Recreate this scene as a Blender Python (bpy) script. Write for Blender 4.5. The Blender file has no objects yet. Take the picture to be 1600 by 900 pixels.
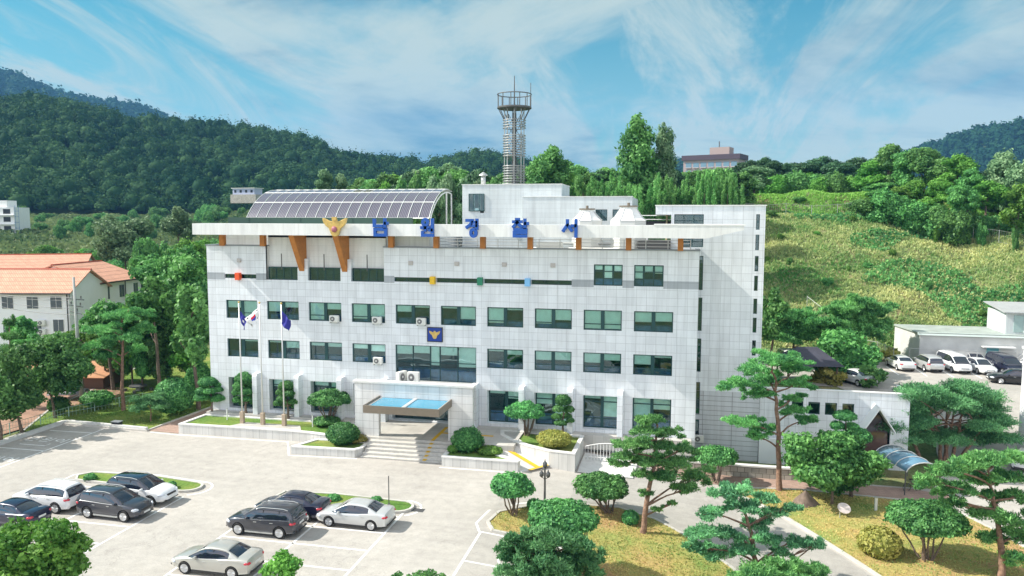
import bpy, bmesh, math, random
import numpy as np
from mathutils import Vector, Matrix, noise as mnoise

# ------------------------------------------------------------------ camera, sky, sun, exposure
S = bpy.context.scene
CF, YAW, PITCH, ROLL = 1181.5, .2106, .0923, .0026
CAM = np.array([42.27, -62.5, 18.0])
FW = np.array([-math.sin(YAW)*math.cos(PITCH), math.cos(YAW)*math.cos(PITCH), -math.sin(PITCH)])
_R = np.array([math.cos(YAW), math.sin(YAW), 0.0]); _U = np.cross(_R, FW)
RT = _R*math.cos(ROLL)+_U*math.sin(ROLL); UP = np.cross(RT, FW)
cd = bpy.data.cameras.new('camera'); cam = bpy.data.objects.new('camera', cd)
S.collection.objects.link(cam)
cam.matrix_world = Matrix(((RT[0], UP[0], -FW[0], CAM[0]), (RT[1], UP[1], -FW[1], CAM[1]), (RT[2], UP[2], -FW[2], CAM[2]), (0, 0, 0, 1)))
cd.sensor_width = 36; cd.lens = 36*CF/1600; cd.clip_start = .5; cd.clip_end = 9000
S.camera = cam
SUNV = Vector((-1.08, -.168, 1.0)).normalized()
sl = bpy.data.lights.new('sun', 'SUN'); so = bpy.data.objects.new('sun', sl); S.collection.objects.link(so)
sl.energy = 4.8; sl.angle = math.radians(.5); sl.color = (1, .94, .84)
so.rotation_euler = SUNV.to_track_quat('Z', 'Y').to_euler()
S.view_settings.view_transform = 'Standard'; S.view_settings.look = 'None'
S.view_settings.exposure = .70; S.view_settings.gamma = 1; S.view_settings.use_curve_mapping = False
W = bpy.data.worlds.new('World'); S.world = W; W.use_nodes = True
nt = W.node_tree; N = nt.nodes; L = nt.links; N.clear()
def wn(t, **k):
    n = N.new(t)
    for a, b in k.items(): setattr(n, a, b)
    return n
wo = wn('ShaderNodeOutputWorld'); bg = wn('ShaderNodeBackground'); L.new(bg.outputs[0], wo.inputs[0])
bg.inputs[1].default_value = .13
sky = wn('ShaderNodeTexSky', sky_type='NISHITA', sun_disc=False, sun_elevation=math.asin(SUNV.z), sun_rotation=math.atan2(SUNV.x, SUNV.y), altitude=100, air_density=1.0, dust_density=.6, ozone_density=2.5)
tc = wn('ShaderNodeTexCoord'); sx = wn('ShaderNodeSeparateXYZ'); L.new(tc.outputs['Generated'], sx.inputs[0])
def wm(op, a, b=None, clamp=False):
    n = wn('ShaderNodeMath', operation=op, use_clamp=clamp)
    for i, v in enumerate((a, b)):
        if v is None: continue
        if isinstance(v, (int, float)): n.inputs[i].default_value = v
        else: L.new(v, n.inputs[i])
    return n.outputs[0]
zz = wm('ADD', wm('MAXIMUM', sx.outputs[2], 0), .22)
cx_ = wn('ShaderNodeCombineXYZ'); L.new(wm('DIVIDE', sx.outputs[0], zz), cx_.inputs[0]); L.new(wm('DIVIDE', sx.outputs[1], zz), cx_.inputs[1])
def cloud(rot, scale, off, nsc, det, rough, dist, lo, hi):
    mp = wn('ShaderNodeMapping'); mp.inputs['Rotation'].default_value = (0, 0, rot); mp.inputs['Scale'].default_value = scale; mp.inputs['Location'].default_value = off
    L.new(cx_.outputs[0], mp.inputs[0])
    no = wn('ShaderNodeTexNoise'); no.inputs['Scale'].default_value = nsc; no.inputs['Detail'].default_value = det; no.inputs['Roughness'].default_value = rough; no.inputs['Distortion'].default_value = dist
    L.new(mp.outputs[0], no.inputs[0])
    r = wn('ShaderNodeMapRange', interpolation_type='SMOOTHSTEP'); r.inputs[1].default_value = lo; r.inputs[2].default_value = hi; L.new(no.outputs[0], r.inputs[0])
    return r.outputs[0]
c1 = cloud(.22, (1.7, .34, 1), (3.1, .4, 0), 1.25, 12, .66, 1.1, .40, .62)
c2 = cloud(.1, (.9, .6, 1), (7.3, 2.2, 0), .75, 10, .62, .8, .41, .60)
c3 = cloud(.2, (.8, .8, 1), (1.3, 8.2, 0), .9, 8, .6, .4, .47, .66)
hz = wn('ShaderNodeMapRange', interpolation_type='SMOOTHSTEP'); hz.inputs[1].default_value = .30; hz.inputs[2].default_value = .02; L.new(sx.outputs[2], hz.inputs[0])
cov = wm('MULTIPLY', wm('ADD', wm('MAXIMUM', wm('MULTIPLY', c1, .95), wm('MULTIPLY', c2, .95)), wm('MULTIPLY', hz.outputs[0], .55), True), .92, True)
tint = wn('ShaderNodeMix', data_type='RGBA', blend_type='MULTIPLY'); tint.inputs[0].default_value = 1; tint.inputs[7].default_value = (.16, .58, .50, 1)
L.new(sky.outputs[0], tint.inputs[6])
cc = wn('ShaderNodeMix', data_type='RGBA'); cc.inputs[6].default_value = (3.1, 3.55, 3.15, 1); cc.inputs[7].default_value = (.75, 1.55, 2.0, 1)
L.new(c3, cc.inputs[0])
mx = wn('ShaderNodeMix', data_type='RGBA'); L.new(cov, mx.inputs[0]); L.new(tint.outputs[2], mx.inputs[6]); L.new(cc.outputs[2], mx.inputs[7])
# unseen sky behind the camera is brightened, added fill light for the shaded facade
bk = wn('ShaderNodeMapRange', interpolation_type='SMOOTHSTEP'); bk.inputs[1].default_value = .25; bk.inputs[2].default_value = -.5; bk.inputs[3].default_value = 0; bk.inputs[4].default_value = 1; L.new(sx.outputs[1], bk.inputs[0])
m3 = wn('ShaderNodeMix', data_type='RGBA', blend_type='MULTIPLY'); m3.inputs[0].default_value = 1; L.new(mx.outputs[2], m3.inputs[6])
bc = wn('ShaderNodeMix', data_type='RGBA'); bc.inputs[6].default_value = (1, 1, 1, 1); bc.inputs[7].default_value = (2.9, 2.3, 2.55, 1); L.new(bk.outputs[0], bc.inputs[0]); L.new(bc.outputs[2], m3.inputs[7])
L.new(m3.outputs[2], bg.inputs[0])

# ------------------------------------------------------------------ small tools
random.seed(5); RNG = np.random.default_rng(11)
def sm(a, b, x):
    t = np.clip((np.asarray(x, float)-a)/(b-a), 0, 1); return t*t*(3-2*t)
def ln(a, b, x): return np.clip((np.asarray(x, float)-a)/(b-a), 0, 1)
def ray(u, v): return FW*CF+RT*(u-800)+UP*(450-v)
def azd(x, y):
    "direction of a place seen from the camera station, as the tangent right of the view axis"
    dx, dy = np.asarray(x)-CAM[0], np.asarray(y)-CAM[1]
    f = dx*-math.sin(YAW)+dy*math.cos(YAW); r = dx*math.cos(YAW)+dy*math.sin(YAW)
    return np.arctan2(r, f), np.hypot(dx, dy)
def G(x, y):
    "height of the terrain"
    x = np.asarray(x, float); y = np.asarray(y, float)
    front = -1.1-1.4*ln(31, 47, x)
    rear = np.where(x < 10, -1.1, -1.1+2.4*ln(10, 45, x))
    z = front+(rear-front)*ln(9, 17, y)
    a, d = azd(x, y)
    # left: flat, then fields that climb towards the hill
    fld = np.interp(d, [95, 130, 250, 330, 450, 700, 3000], [-1.1, 0, 5, 12.5, 19, 22, 22])
    toe = 38+6*sm(60, 90, x)-3.2*ln(84, 130, x)*9
    top = 17.2-3.0*sm(80, 125, x)
    slope = np.clip((y-toe)/28, 0, 1); slope = slope**.92
    back = 1.3+top*slope
    back = back+3.6*sm(72, 77, y)*sm(20, 44, x)*(1-sm(86, 96, x))+4*sm(90, 200, y)
    w = sm(-14, 12, x+0*(y-40))*(y > 25)
    back2 = np.where(y > toe, back, z)
    zf = np.where(d > 95, fld, z)
    t = sm(-.42, -.27, a)
    out = np.where(y > 30, zf*(1-t)+back2*t, np.where(d > 95, np.where(x < 0, fld, z), z))
    return out
def hit(u, v, dz=0.0):
    "the place on the terrain seen at a photograph position"
    d = ray(u, v); t = np.linspace(.015, .6, 6000); P = CAM+t[:, None]*d
    below = P[:, 2] < G(P[:, 0], P[:, 1])+dz
    i = int(np.argmax(below)) if below.any() else len(t)-1
    return P[i]
def spot(u, dist):
    "ground place in the direction of a photograph column, at a distance"
    d = ray(u, 341); h = np.array([d[0], d[1]])/math.hypot(d[0], d[1]); p = CAM[:2]+h*dist
    return np.array([p[0], p[1], float(G(p[0], p[1]))])
def depth(p): return float((np.asarray(p)-CAM)@FW)

MATS = {}
def mat(name, col, rough=.6, metal=0, n=0, nscale=3, bump=0, bscale=20, coat=0, spec=.5, col2=None, lo=.35, hi=.65):
    if name in MATS: return MATS[name]
    m = bpy.data.materials.new(name); m.use_nodes = True; t = m.node_tree; b = t.nodes['Principled BSDF']
    b.inputs['Roughness'].default_value = rough; b.inputs['Metallic'].default_value = metal
    b.inputs['Coat Weight'].default_value = coat; b.inputs['Specular IOR Level'].default_value = spec; b.inputs['Coat Roughness'].default_value = .04
    c = (*col, 1); b.inputs['Base Color'].default_value = c
    if n or col2:
        tcn = t.nodes.new('ShaderNodeTexCoord'); no = t.nodes.new('ShaderNodeTexNoise'); no.inputs['Scale'].default_value = nscale; no.inputs['Detail'].default_value = 7; no.inputs['Roughness'].default_value = .6
        t.links.new(tcn.outputs['Object'], no.inputs[0])
        r = t.nodes.new('ShaderNodeValToRGB'); r.color_ramp.elements[0].position = lo; r.color_ramp.elements[1].position = hi
        r.color_ramp.elements[0].color = tuple(v*(1-n) for v in col)+(1,)
        r.color_ramp.elements[1].color = (*(col2 if col2 else tuple(min(1, v*(1+n)) for v in col)), 1)
        t.links.new(no.outputs[0], r.inputs[0]); t.links.new(r.outputs[0], b.inputs['Base Color'])
    if bump:
        tcn = t.nodes.new('ShaderNodeTexCoord'); no = t.nodes.new('ShaderNodeTexNoise'); no.inputs['Scale'].default_value = bscale; no.inputs['Detail'].default_value = 5
        t.links.new(tcn.outputs['Object'], no.inputs[0])
        bp = t.nodes.new('ShaderNodeBump'); bp.inputs['Strength'].default_value = bump; bp.inputs['Distance'].default_value = .05
        t.links.new(no.outputs[0], bp.inputs['Height']); t.links.new(bp.outputs[0], b.inputs['Normal'])
    MATS[name] = m; return m
def tile_mat(name, col, w, h, line=.55, msize=.016, n=.05, axis='wall', rough=.5, off=0.0):
    "cladding or paving with joints; faces are mapped by position"
    m = bpy.data.materials.new(name); m.use_nodes = True; t = m.node_tree; b = t.nodes['Principled BSDF']; b.inputs['Roughness'].default_value = rough
    tcn = t.nodes.new('ShaderNodeTexCoord'); s = t.nodes.new('ShaderNodeSeparateXYZ'); t.links.new(tcn.outputs['Object'], s.inputs[0])
    c = t.nodes.new('ShaderNodeCombineXYZ')
    if axis == 'wall':
        ad = t.nodes.new('ShaderNodeMath'); t.links.new(s.outputs[0], ad.inputs[0]); t.links.new(s.outputs[1], ad.inputs[1])
        t.links.new(ad.outputs[0], c.inputs[0]); t.links.new(s.outputs[2], c.inputs[1])
    else:
        t.links.new(s.outputs[0], c.inputs[0]); t.links.new(s.outputs[1], c.inputs[1])
    br = t.nodes.new('ShaderNodeTexBrick'); br.offset = off; br.inputs['Scale'].default_value = 1; br.inputs['Brick Width'].default_value = w; br.inputs['Row Height'].default_value = h
    br.inputs['Mortar Size'].default_value = msize; br.inputs['Mortar Smooth'].default_value = .2; br.inputs['Bias'].default_value = 0
    br.inputs['Color1'].default_value = tuple(v*(1-n) for v in col)+(1,); br.inputs['Color2'].default_value = tuple(min(1, v*(1+n)) for v in col)+(1,)
    br.inputs['Mortar'].default_value = tuple(v*line for v in col)+(1,)
    t.links.new(c.outputs[0], br.inputs[0])
    no = t.nodes.new('ShaderNodeTexNoise'); no.inputs['Scale'].default_value = .9; no.inputs['Detail'].default_value = 8
    mp = t.nodes.new('ShaderNodeMapping'); mp.inputs['Scale'].default_value = (1.6, 1.6, .35) if axis == 'wall' else (1, 1, 1)
    t.links.new(tcn.outputs['Object'], mp.inputs[0]); t.links.new(mp.outputs[0], no.inputs[0])
    r = t.nodes.new('ShaderNodeMapRange'); r.inputs[1].default_value = .3; r.inputs[2].default_value = .7; r.inputs[3].default_value = .9; r.inputs[4].default_value = 1.05; t.links.new(no.outputs[0], r.inputs[0])
    mm = t.nodes.new('ShaderNodeMix'); mm.data_type = 'RGBA'; mm.blend_type = 'MULTIPLY'; mm.inputs[0].default_value = 1
    n2 = t.nodes.new('ShaderNodeTexNoise'); n2.inputs['Scale'].default_value = 1.1; n2.inputs['Detail'].default_value = 9; n2.inputs['Roughness'].default_value = .7
    mp2 = t.nodes.new('ShaderNodeMapping'); mp2.inputs['Scale'].default_value = (3.2, 3.2, .16) if axis == 'wall' else (.4, .4, 1); t.links.new(tcn.outputs['Object'], mp2.inputs[0]); t.links.new(mp2.outputs[0], n2.inputs[0])
    r2 = t.nodes.new('ShaderNodeMapRange'); r2.inputs[1].default_value = .30; r2.inputs[2].default_value = .52; r2.inputs[3].default_value = .84; r2.inputs[4].default_value = 1.0; t.links.new(n2.outputs[0], r2.inputs[0])
    ml = t.nodes.new('ShaderNodeMath'); ml.operation = 'MULTIPLY'; t.links.new(r.outputs[0], ml.inputs[0]); t.links.new(r2.outputs[0], ml.inputs[1])
    t.links.new(br.outputs[0], mm.inputs[6]); t.links.new(ml.outputs[0], mm.inputs[7]); t.links.new(mm.outputs[2], b.inputs['Base Color'])
    MATS[name] = m; return m
def leaf_mat(name, dark, light, trans=.3, far=0):
    m = bpy.data.materials.new(name); m.use_nodes = True; t = m.node_tree; t.nodes.clear()
    o = t.nodes.new('ShaderNodeOutputMaterial'); at = t.nodes.new('ShaderNodeAttribute'); at.attribute_name = 'tint'
    oi = t.nodes.new('ShaderNodeObjectInfo')
    r = t.nodes.new('ShaderNodeValToRGB'); r.color_ramp.elements[0].color = (*dark, 1); r.color_ramp.elements[1].color = (*light, 1)
    t.links.new(at.outputs['Fac'], r.inputs[0])
    hs = t.nodes.new('ShaderNodeHueSaturation')
    a = t.nodes.new('ShaderNodeMapRange'); a.inputs[3].default_value = .8; a.inputs[4].default_value = 1.25; t.links.new(oi.outputs['Random'], a.inputs[0]); t.links.new(a.outputs[0], hs.inputs['Value'])
    b = t.nodes.new('ShaderNodeMapRange'); b.inputs[3].default_value = .485; b.inputs[4].default_value = .515; t.links.new(oi.outputs['Random'], b.inputs[0]); t.links.new(b.outputs[0], hs.inputs['Hue'])
    t.links.new(r.outputs[0], hs.inputs['Color'])
    p = t.nodes.new('ShaderNodeBsdfPrincipled'); p.inputs['Roughness'].default_value = .8 if 'forest' in name else .55; p.inputs['Specular IOR Level'].default_value = .08 if 'forest' in name else .3
    t.links.new(hs.outputs[0], p.inputs['Base Color'])
    tr = t.nodes.new('ShaderNodeBsdfTranslucent'); t.links.new(hs.outputs[0], tr.inputs[0])
    ms = t.nodes.new('ShaderNodeMixShader'); ms.inputs[0].default_value = trans
    t.links.new(p.outputs[0], ms.inputs[1]); t.links.new(tr.outputs[0], ms.inputs[2]); t.links.new(ms.outputs[0], o.inputs[0])
    MATS[name] = m; return m

def asphalt(name, col):
    "bleached, patchy, lightly cracked and stained paving"
    m = bpy.data.materials.new(name); m.use_nodes = True; t = m.node_tree; p = t.nodes['Principled BSDF']; p.inputs['Roughness'].default_value = .9
    tcn = t.nodes.new('ShaderNodeTexCoord')
    def nz(sc, d, lo, hi, a, b, sv=(1, 1, 1), ro=.6):
        mp = t.nodes.new('ShaderNodeMapping'); mp.inputs['Scale'].default_value = sv; t.links.new(tcn.outputs['Object'], mp.inputs[0])
        q = t.nodes.new('ShaderNodeTexNoise'); q.inputs['Scale'].default_value = sc; q.inputs['Detail'].default_value = d; q.inputs['Roughness'].default_value = ro; t.links.new(mp.outputs[0], q.inputs[0])
        r = t.nodes.new('ShaderNodeMapRange'); r.inputs[1].default_value = lo; r.inputs[2].default_value = hi; r.inputs[3].default_value = a; r.inputs[4].default_value = b; t.links.new(q.outputs[0], r.inputs[0]); return r.outputs[0]
    def mul(a, b):
        q = t.nodes.new('ShaderNodeMath'); q.operation = 'MULTIPLY'; t.links.new(a, q.inputs[0]); t.links.new(b, q.inputs[1]); return q.outputs[0]
    f = mul(nz(.13, 6, .35, .65, .9, 1.06), nz(1.6, 8, .3, .7, .9, 1.08)); f = mul(f, nz(.45, 9, .26, .40, .78, 1.0, ro=.7)); f = mul(f, nz(14, 4, .3, .7, .88, 1.1)); f = mul(f, nz(.5, 5, .3, .7, .93, 1.05, (.15, 2.2, 1)))
    vo = t.nodes.new('ShaderNodeTexVoronoi'); vo.feature = 'DISTANCE_TO_EDGE'; vo.inputs['Scale'].default_value = .22
    wn_ = t.nodes.new('ShaderNodeTexNoise'); wn_.inputs['Scale'].default_value = .8; wn_.inputs['Detail'].default_value = 6; t.links.new(tcn.outputs['Object'], wn_.inputs[0])
    mx = t.nodes.new('ShaderNodeMix'); mx.data_type = 'VECTOR'; mx.inputs[0].default_value = .35; t.links.new(tcn.outputs['Object'], mx.inputs[4])
    sc = t.nodes.new('ShaderNodeVectorMath'); sc.operation = 'SCALE'; sc.inputs['Scale'].default_value = 9; t.links.new(wn_.outputs['Color'], sc.inputs[0]); t.links.new(sc.outputs[0], mx.inputs[5]); t.links.new(mx.outputs[1], vo.inputs['Vector'])
    cr = t.nodes.new('ShaderNodeMapRange'); cr.inputs[1].default_value = 0; cr.inputs[2].default_value = .007; cr.inputs[3].default_value = .80; cr.inputs[4].default_value = 1; t.links.new(vo.outputs['Distance'], cr.inputs[0]); f = mul(f, cr.outputs[0])
    mm = t.nodes.new('ShaderNodeMix'); mm.data_type = 'RGBA'; mm.blend_type = 'MULTIPLY'; mm.inputs[0].default_value = 1; mm.inputs[6].default_value = (*col, 1); t.links.new(f, mm.inputs[7]); t.links.new(mm.outputs[2], p.inputs['Base Color'])
    MATS[name] = m; return m

C = S.collection
class MB:
    def __init__(s): s.v = []; s.f = []; s.m = []; s.k = 0
    def add(s, v, f):
        o = len(s.v); s.v += [tuple(map(float, p)) for p in v]; s.f += [tuple(i+o for i in q) for q in f]; s.m += [s.k]*len(f); return s
    def box(s, x0, x1, y0, y1, z0, z1):
        return s.add([(x0, y0, z0), (x1, y0, z0), (x1, y1, z0), (x0, y1, z0), (x0, y0, z1), (x1, y0, z1), (x1, y1, z1), (x0, y1, z1)],
                     [(0, 3, 2, 1), (4, 5, 6, 7), (0, 1, 5, 4), (1, 2, 6, 5), (2, 3, 7, 6), (3, 0, 4, 7)])
    def quad(s, a, b, c, d): return s.add([a, b, c, d], [(0, 1, 2, 3)])
    def tube(s, pts, rad, n=8, caps=True):
        pts = [Vector(p) for p in pts]
        if isinstance(rad, (int, float)): rad = [rad]*len(pts)
        o = len(s.v); prev = None
        for i, p in enumerate(pts):
            d = (pts[min(i+1, len(pts)-1)]-pts[max(i-1, 0)]).normalized()
            a = prev if prev is not None else (Vector((1, 0, 0)) if abs(d.x) < .9 else Vector((0, 1, 0)))
            a = (a-d*a.dot(d)).normalized(); prev = a; b = d.cross(a)
            for k in range(n):
                t = 2*math.pi*k/n; q = p+(a*math.cos(t)+b*math.sin(t))*rad[i]; s.v.append(tuple(q))
        for i in range(len(pts)-1):
            for k in range(n):
                k2 = (k+1) % n; s.f.append((o+i*n+k, o+i*n+k2, o+(i+1)*n+k2, o+(i+1)*n+k)); s.m.append(s.k)
        if caps:
            s.f.append(tuple(o+k for k in range(n))[::-1]); s.f.append(tuple(o+(len(pts)-1)*n+k for k in range(n))); s.m += [s.k, s.k]
        return s
    def lathe(s, prof, n=16, c=(0, 0, 0)):
        o = len(s.v)
        for r, z in prof:
            for k in range(n):
                t = 2*math.pi*k/n; s.v.append((c[0]+r*math.cos(t), c[1]+r*math.sin(t), c[2]+z))
        for i in range(len(prof)-1):
            for k in range(n):
                k2 = (k+1) % n; s.f.append((o+i*n+k, o+i*n+k2, o+(i+1)*n+k2, o+(i+1)*n+k)); s.m.append(s.k)
        s.f.append(tuple(o+k for k in range(n))[::-1]); s.f.append(tuple(o+(len(prof)-1)*n+k for k in range(n))); s.m += [s.k, s.k]
        return s
    def prism(s, poly, z0, z1):
        n = len(poly); v = [(x, y, z0) for x, y in poly]+[(x, y, z1) for x, y in poly]
        return s.add(v, [tuple(range(n))[::-1], tuple(range(n, 2*n))]+[(i, (i+1) % n, n+(i+1) % n, n+i) for i in range(n)])
    def plate(s, poly, y0, y1):
        "polygon in x,z given a thickness along y"
        n = len(poly); v = [(x, y0, z) for x, z in poly]+[(x, y1, z) for x, z in poly]
        return s.add(v, [tuple(range(n)), tuple(range(n, 2*n))[::-1]]+[(i, n+i, n+(i+1) % n, (i+1) % n) for i in range(n)])
    def build(s, name, m, parent=None, smooth=False, bevel=0, loc=None, rz=0):
        me = bpy.data.meshes.new(name); me.from_pydata(s.v, [], s.f)
        ms = m if isinstance(m, (list, tuple)) else [m]
        for q in ms: me.materials.append(q)
        if len(ms) > 1: me.polygons.foreach_set('material_index', s.m)
        bm = bmesh.new(); bm.from_mesh(me); bmesh.ops.recalc_face_normals(bm, faces=bm.faces); bm.to_mesh(me); bm.free()
        if smooth: me.shade_smooth()
        o = bpy.data.objects.new(name, me); C.objects.link(o)
        if parent: o.parent = parent
        if loc is not None: o.location = loc
        o.rotation_euler.z = rz
        if bevel:
            b = o.modifiers.new('b', 'BEVEL'); b.width = bevel; b.segments = 2; b.limit_method = 'ANGLE'
        return o
def tag(o, label, cat, group=None, kind=None):
    if label: o['label'] = label
    if cat: o['category'] = cat
    if group: o['group'] = group
    if kind: o['kind'] = kind
    return o
def thing(name, label, cat, loc=(0, 0, 0), rz=0, group=None):
    o = bpy.data.objects.new(name, None); C.objects.link(o); o.location = loc; o.rotation_euler.z = rz; o.empty_display_size = .3
    return tag(o, label, cat, group)
def struct(o): o['kind'] = 'structure'; return o
def kids(o): return [c for c in bpy.data.objects if c.parent == o]
TREE = {}
def copy_tree(root, loc=None, rz=None, scale=None, label=None, group=None):
    def rec(o, par):
        c = o.copy(); C.objects.link(c)
        if par: c.parent = par
        for ch in TREE.setdefault(o.name, kids(o)): rec(ch, c)
        return c
    c = rec(root, None)
    if loc is not None: c.location = loc
    if rz is not None: c.rotation_euler.z = rz
    if scale is not None: c.scale = scale if isinstance(scale, (tuple, list)) else (scale,)*3
    if label: c['label'] = label
    if group: c['group'] = group
    return c

# ------------------------------------------------------------------ materials
M_tile = tile_mat('white wall tile', (.76, .79, .82), .82, .64, .70)
M_band = tile_mat('grey tile band', (.40, .43, .46), .82, .64, .7)
M_panel = tile_mat('smooth white panel', (.76, .77, .76), 4.13, .5, .86, .012, .02)
M_pent = tile_mat('penthouse cladding', (.62, .66, .67), 3.0, .42, .85, .014, .03)
M_stone = tile_mat('cut stone wall', (.45, .42, .36), .55, .42, .45, .03, .18, off=.5, rough=.8)
M_plant = tile_mat('planter stone', (.62, .61, .58), .62, 5, .6, .014, .05)
M_cope = mat('coping stone', (.72, .71, .68), .7, n=.08, nscale=2)
M_floor = tile_mat('entrance paving', (.52, .50, .46), .9, .6, .8, .014, .07, axis='floor')
M_brick = tile_mat('red brick paving', (.38, .26, .21), .4, .2, .75, .012, .12, axis='floor', off=.5, rough=.85)
M_white = mat('white paint', (.80, .80, .78), .5, n=.04, nscale=1.5)
M_fascia = tile_mat('fascia panel', (.80, .80, .78), 4.2, 3, .85, .012, .015)
M_cap = mat('dark coping metal', (.22, .24, .26), .5)
M_orange = mat('orange brown paint', (.46, .17, .03), .55, n=.12, nscale=2)
M_frame = mat('dark green window frame', (.010, .058, .062), .4)
M_blind = mat('pale green blind', (.72, .84, .77), .8, n=.06)
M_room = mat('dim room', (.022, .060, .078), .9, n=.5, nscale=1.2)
M_desk = mat('blue low panel', (.04, .13, .30), .6, n=.5, nscale=1.4)
M_blue = mat('blue sign letter', (.008, .085, .40), .5)
M_gold = mat('gold emblem', (.62, .42, .12), .45, n=.15, nscale=4)
M_dblue = mat('emblem blue', (.008, .045, .30), .4)
M_mauve = mat('emblem mauve', (.38, .12, .16), .5)
M_steel = mat('galvanised steel', (.50, .51, .50), .45, metal=.6)
M_dsteel = mat('dark steel', (.12, .12, .12), .5, metal=.3)
M_silver = mat('silver pole', (.66, .66, .64), .35, metal=.4)
M_ac = mat('off white air conditioner', (.70, .70, .66), .5)
M_black = mat('black rubber', (.012, .012, .013), .7)
M_trim = mat('black plastic', (.02, .02, .022), .5)
M_roof = mat('roof membrane', (.28, .30, .29), .8, n=.15, nscale=.6)
M_groof = mat('green roof coating', (.34, .38, .35), .7, n=.15, nscale=.6)
M_dgreen = mat('dark green screen', (.03, .075, .055), .6)
M_asph = asphalt('sun bleached asphalt', (.42, .395, .36))
M_road = asphalt('driveway asphalt', (.38, .36, .33))
M_line = mat('white road paint', (.78, .78, .76), .7, n=.07, nscale=2)
M_yel = mat('yellow tactile strip', (.70, .42, .02), .7)
M_kerb = mat('kerb stone', (.50, .48, .44), .8, n=.1, nscale=1.5)
M_bark = mat('red pine bark', (.24, .145, .10), .95, n=.4, nscale=5, bump=.8, bscale=9)
M_bark2 = mat('grey brown bark', (.17, .125, .095), .95, n=.35, nscale=5, bump=.8, bscale=9)
M_terra = tile_mat('terracotta roof tile', (.64, .33, .22), .30, .42, .62, .035, .1, axis='wall', rough=.8)
M_render = mat('white render', (.82, .82, .84), .8, n=.03, nscale=.5)
M_conc = mat('pale concrete', (.58, .58, .56), .8, n=.1, nscale=.7)
M_dark = mat('dark opening', (.02, .022, .028), .6)
def lawn_mat(name, a, b, c):
    m = bpy.data.materials.new(name); m.use_nodes = True; t = m.node_tree; p = t.nodes['Principled BSDF']; p.inputs['Roughness'].default_value = .95; p.inputs['Specular IOR Level'].default_value = .1
    tcn = t.nodes.new('ShaderNodeTexCoord')
    def nz(s, d): 
        q = t.nodes.new('ShaderNodeTexNoise'); q.inputs['Scale'].default_value = s; q.inputs['Detail'].default_value = d; q.inputs['Roughness'].default_value = .65; t.links.new(tcn.outputs['Object'], q.inputs[0]); return q.outputs[0]
    r = t.nodes.new('ShaderNodeValToRGB'); e = r.color_ramp.elements; e[0].position = .36; e[0].color = (*a, 1); e[1].position = .66; e[1].color = (*c, 1); k = e.new(.5); k.color = (*b, 1)
    t.links.new(nz(.22, 9), r.inputs[0])
    r2 = t.nodes.new('ShaderNodeMapRange'); r2.inputs[1].default_value = .3; r2.inputs[2].default_value = .7; r2.inputs[3].default_value = .72; r2.inputs[4].default_value = 1.3; t.links.new(nz(6, 6), r2.inputs[0])
    mm = t.nodes.new('ShaderNodeMix'); mm.data_type = 'RGBA'; mm.blend_type = 'MULTIPLY'; mm.inputs[0].default_value = 1; t.links.new(r.outputs[0], mm.inputs[6]); t.links.new(r2.outputs[0], mm.inputs[7]); t.links.new(mm.outputs[2], p.inputs['Base Color'])
    bp = t.nodes.new('ShaderNodeBump'); bp.inputs['Strength'].default_value = .7; bp.inputs['Distance'].default_value = .12; t.links.new(nz(7, 6), bp.inputs['Height']); t.links.new(bp.outputs[0], p.inputs['Normal'])
    MATS[name] = m; return m
M_lawn = lawn_mat('dry lawn', (.42, .26, .13), (.38, .32, .11), (.20, .30, .08))
M_lawn2 = lawn_mat('green lawn', (.26, .28, .08), (.16, .24, .055), (.09, .19, .04))
M_ground = lawn_mat('rough grass ground', (.25, .22, .11), (.17, .21, .09), (.10, .17, .06))
M_field = M_ground
L_pine = leaf_mat('pine needles', (.045, .18, .055), (.28, .58, .18), .3)
L_pine2 = leaf_mat('blue green pine needles', (.045, .17, .07), (.24, .54, .22), .3)
L_shrub = leaf_mat('clipped shrub leaves', (.03, .14, .045), (.20, .52, .15), .3)
L_broad = leaf_mat('broad leaves', (0.045, 0.16, 0.045), (0.22, 0.48, 0.13), .3)
L_bright = leaf_mat('bright green leaves', (.06, .20, .03), (.24, .48, .09), .4)
L_yel = leaf_mat('yellow green shrub leaves', (.20, .22, .04), (.52, .46, .14), .3)
L_pale = leaf_mat('pale grey green leaves', (.09, .20, .09), (.32, .48, .25), .35)
L_bamboo = leaf_mat('bamboo leaves', (.07, .24, .06), (.32, .60, .20), .5)
L_far = leaf_mat('hillside forest leaves', (.010, .05, .020), (.075, .17, .055), .2)
L_farb = leaf_mat('distant mountain forest', (.010, .045, .024), (.035, .10, .045), .2)
L_grass = leaf_mat('tall dry grass', (.10, .30, .07), (.72, .72, .34), .4)

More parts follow.
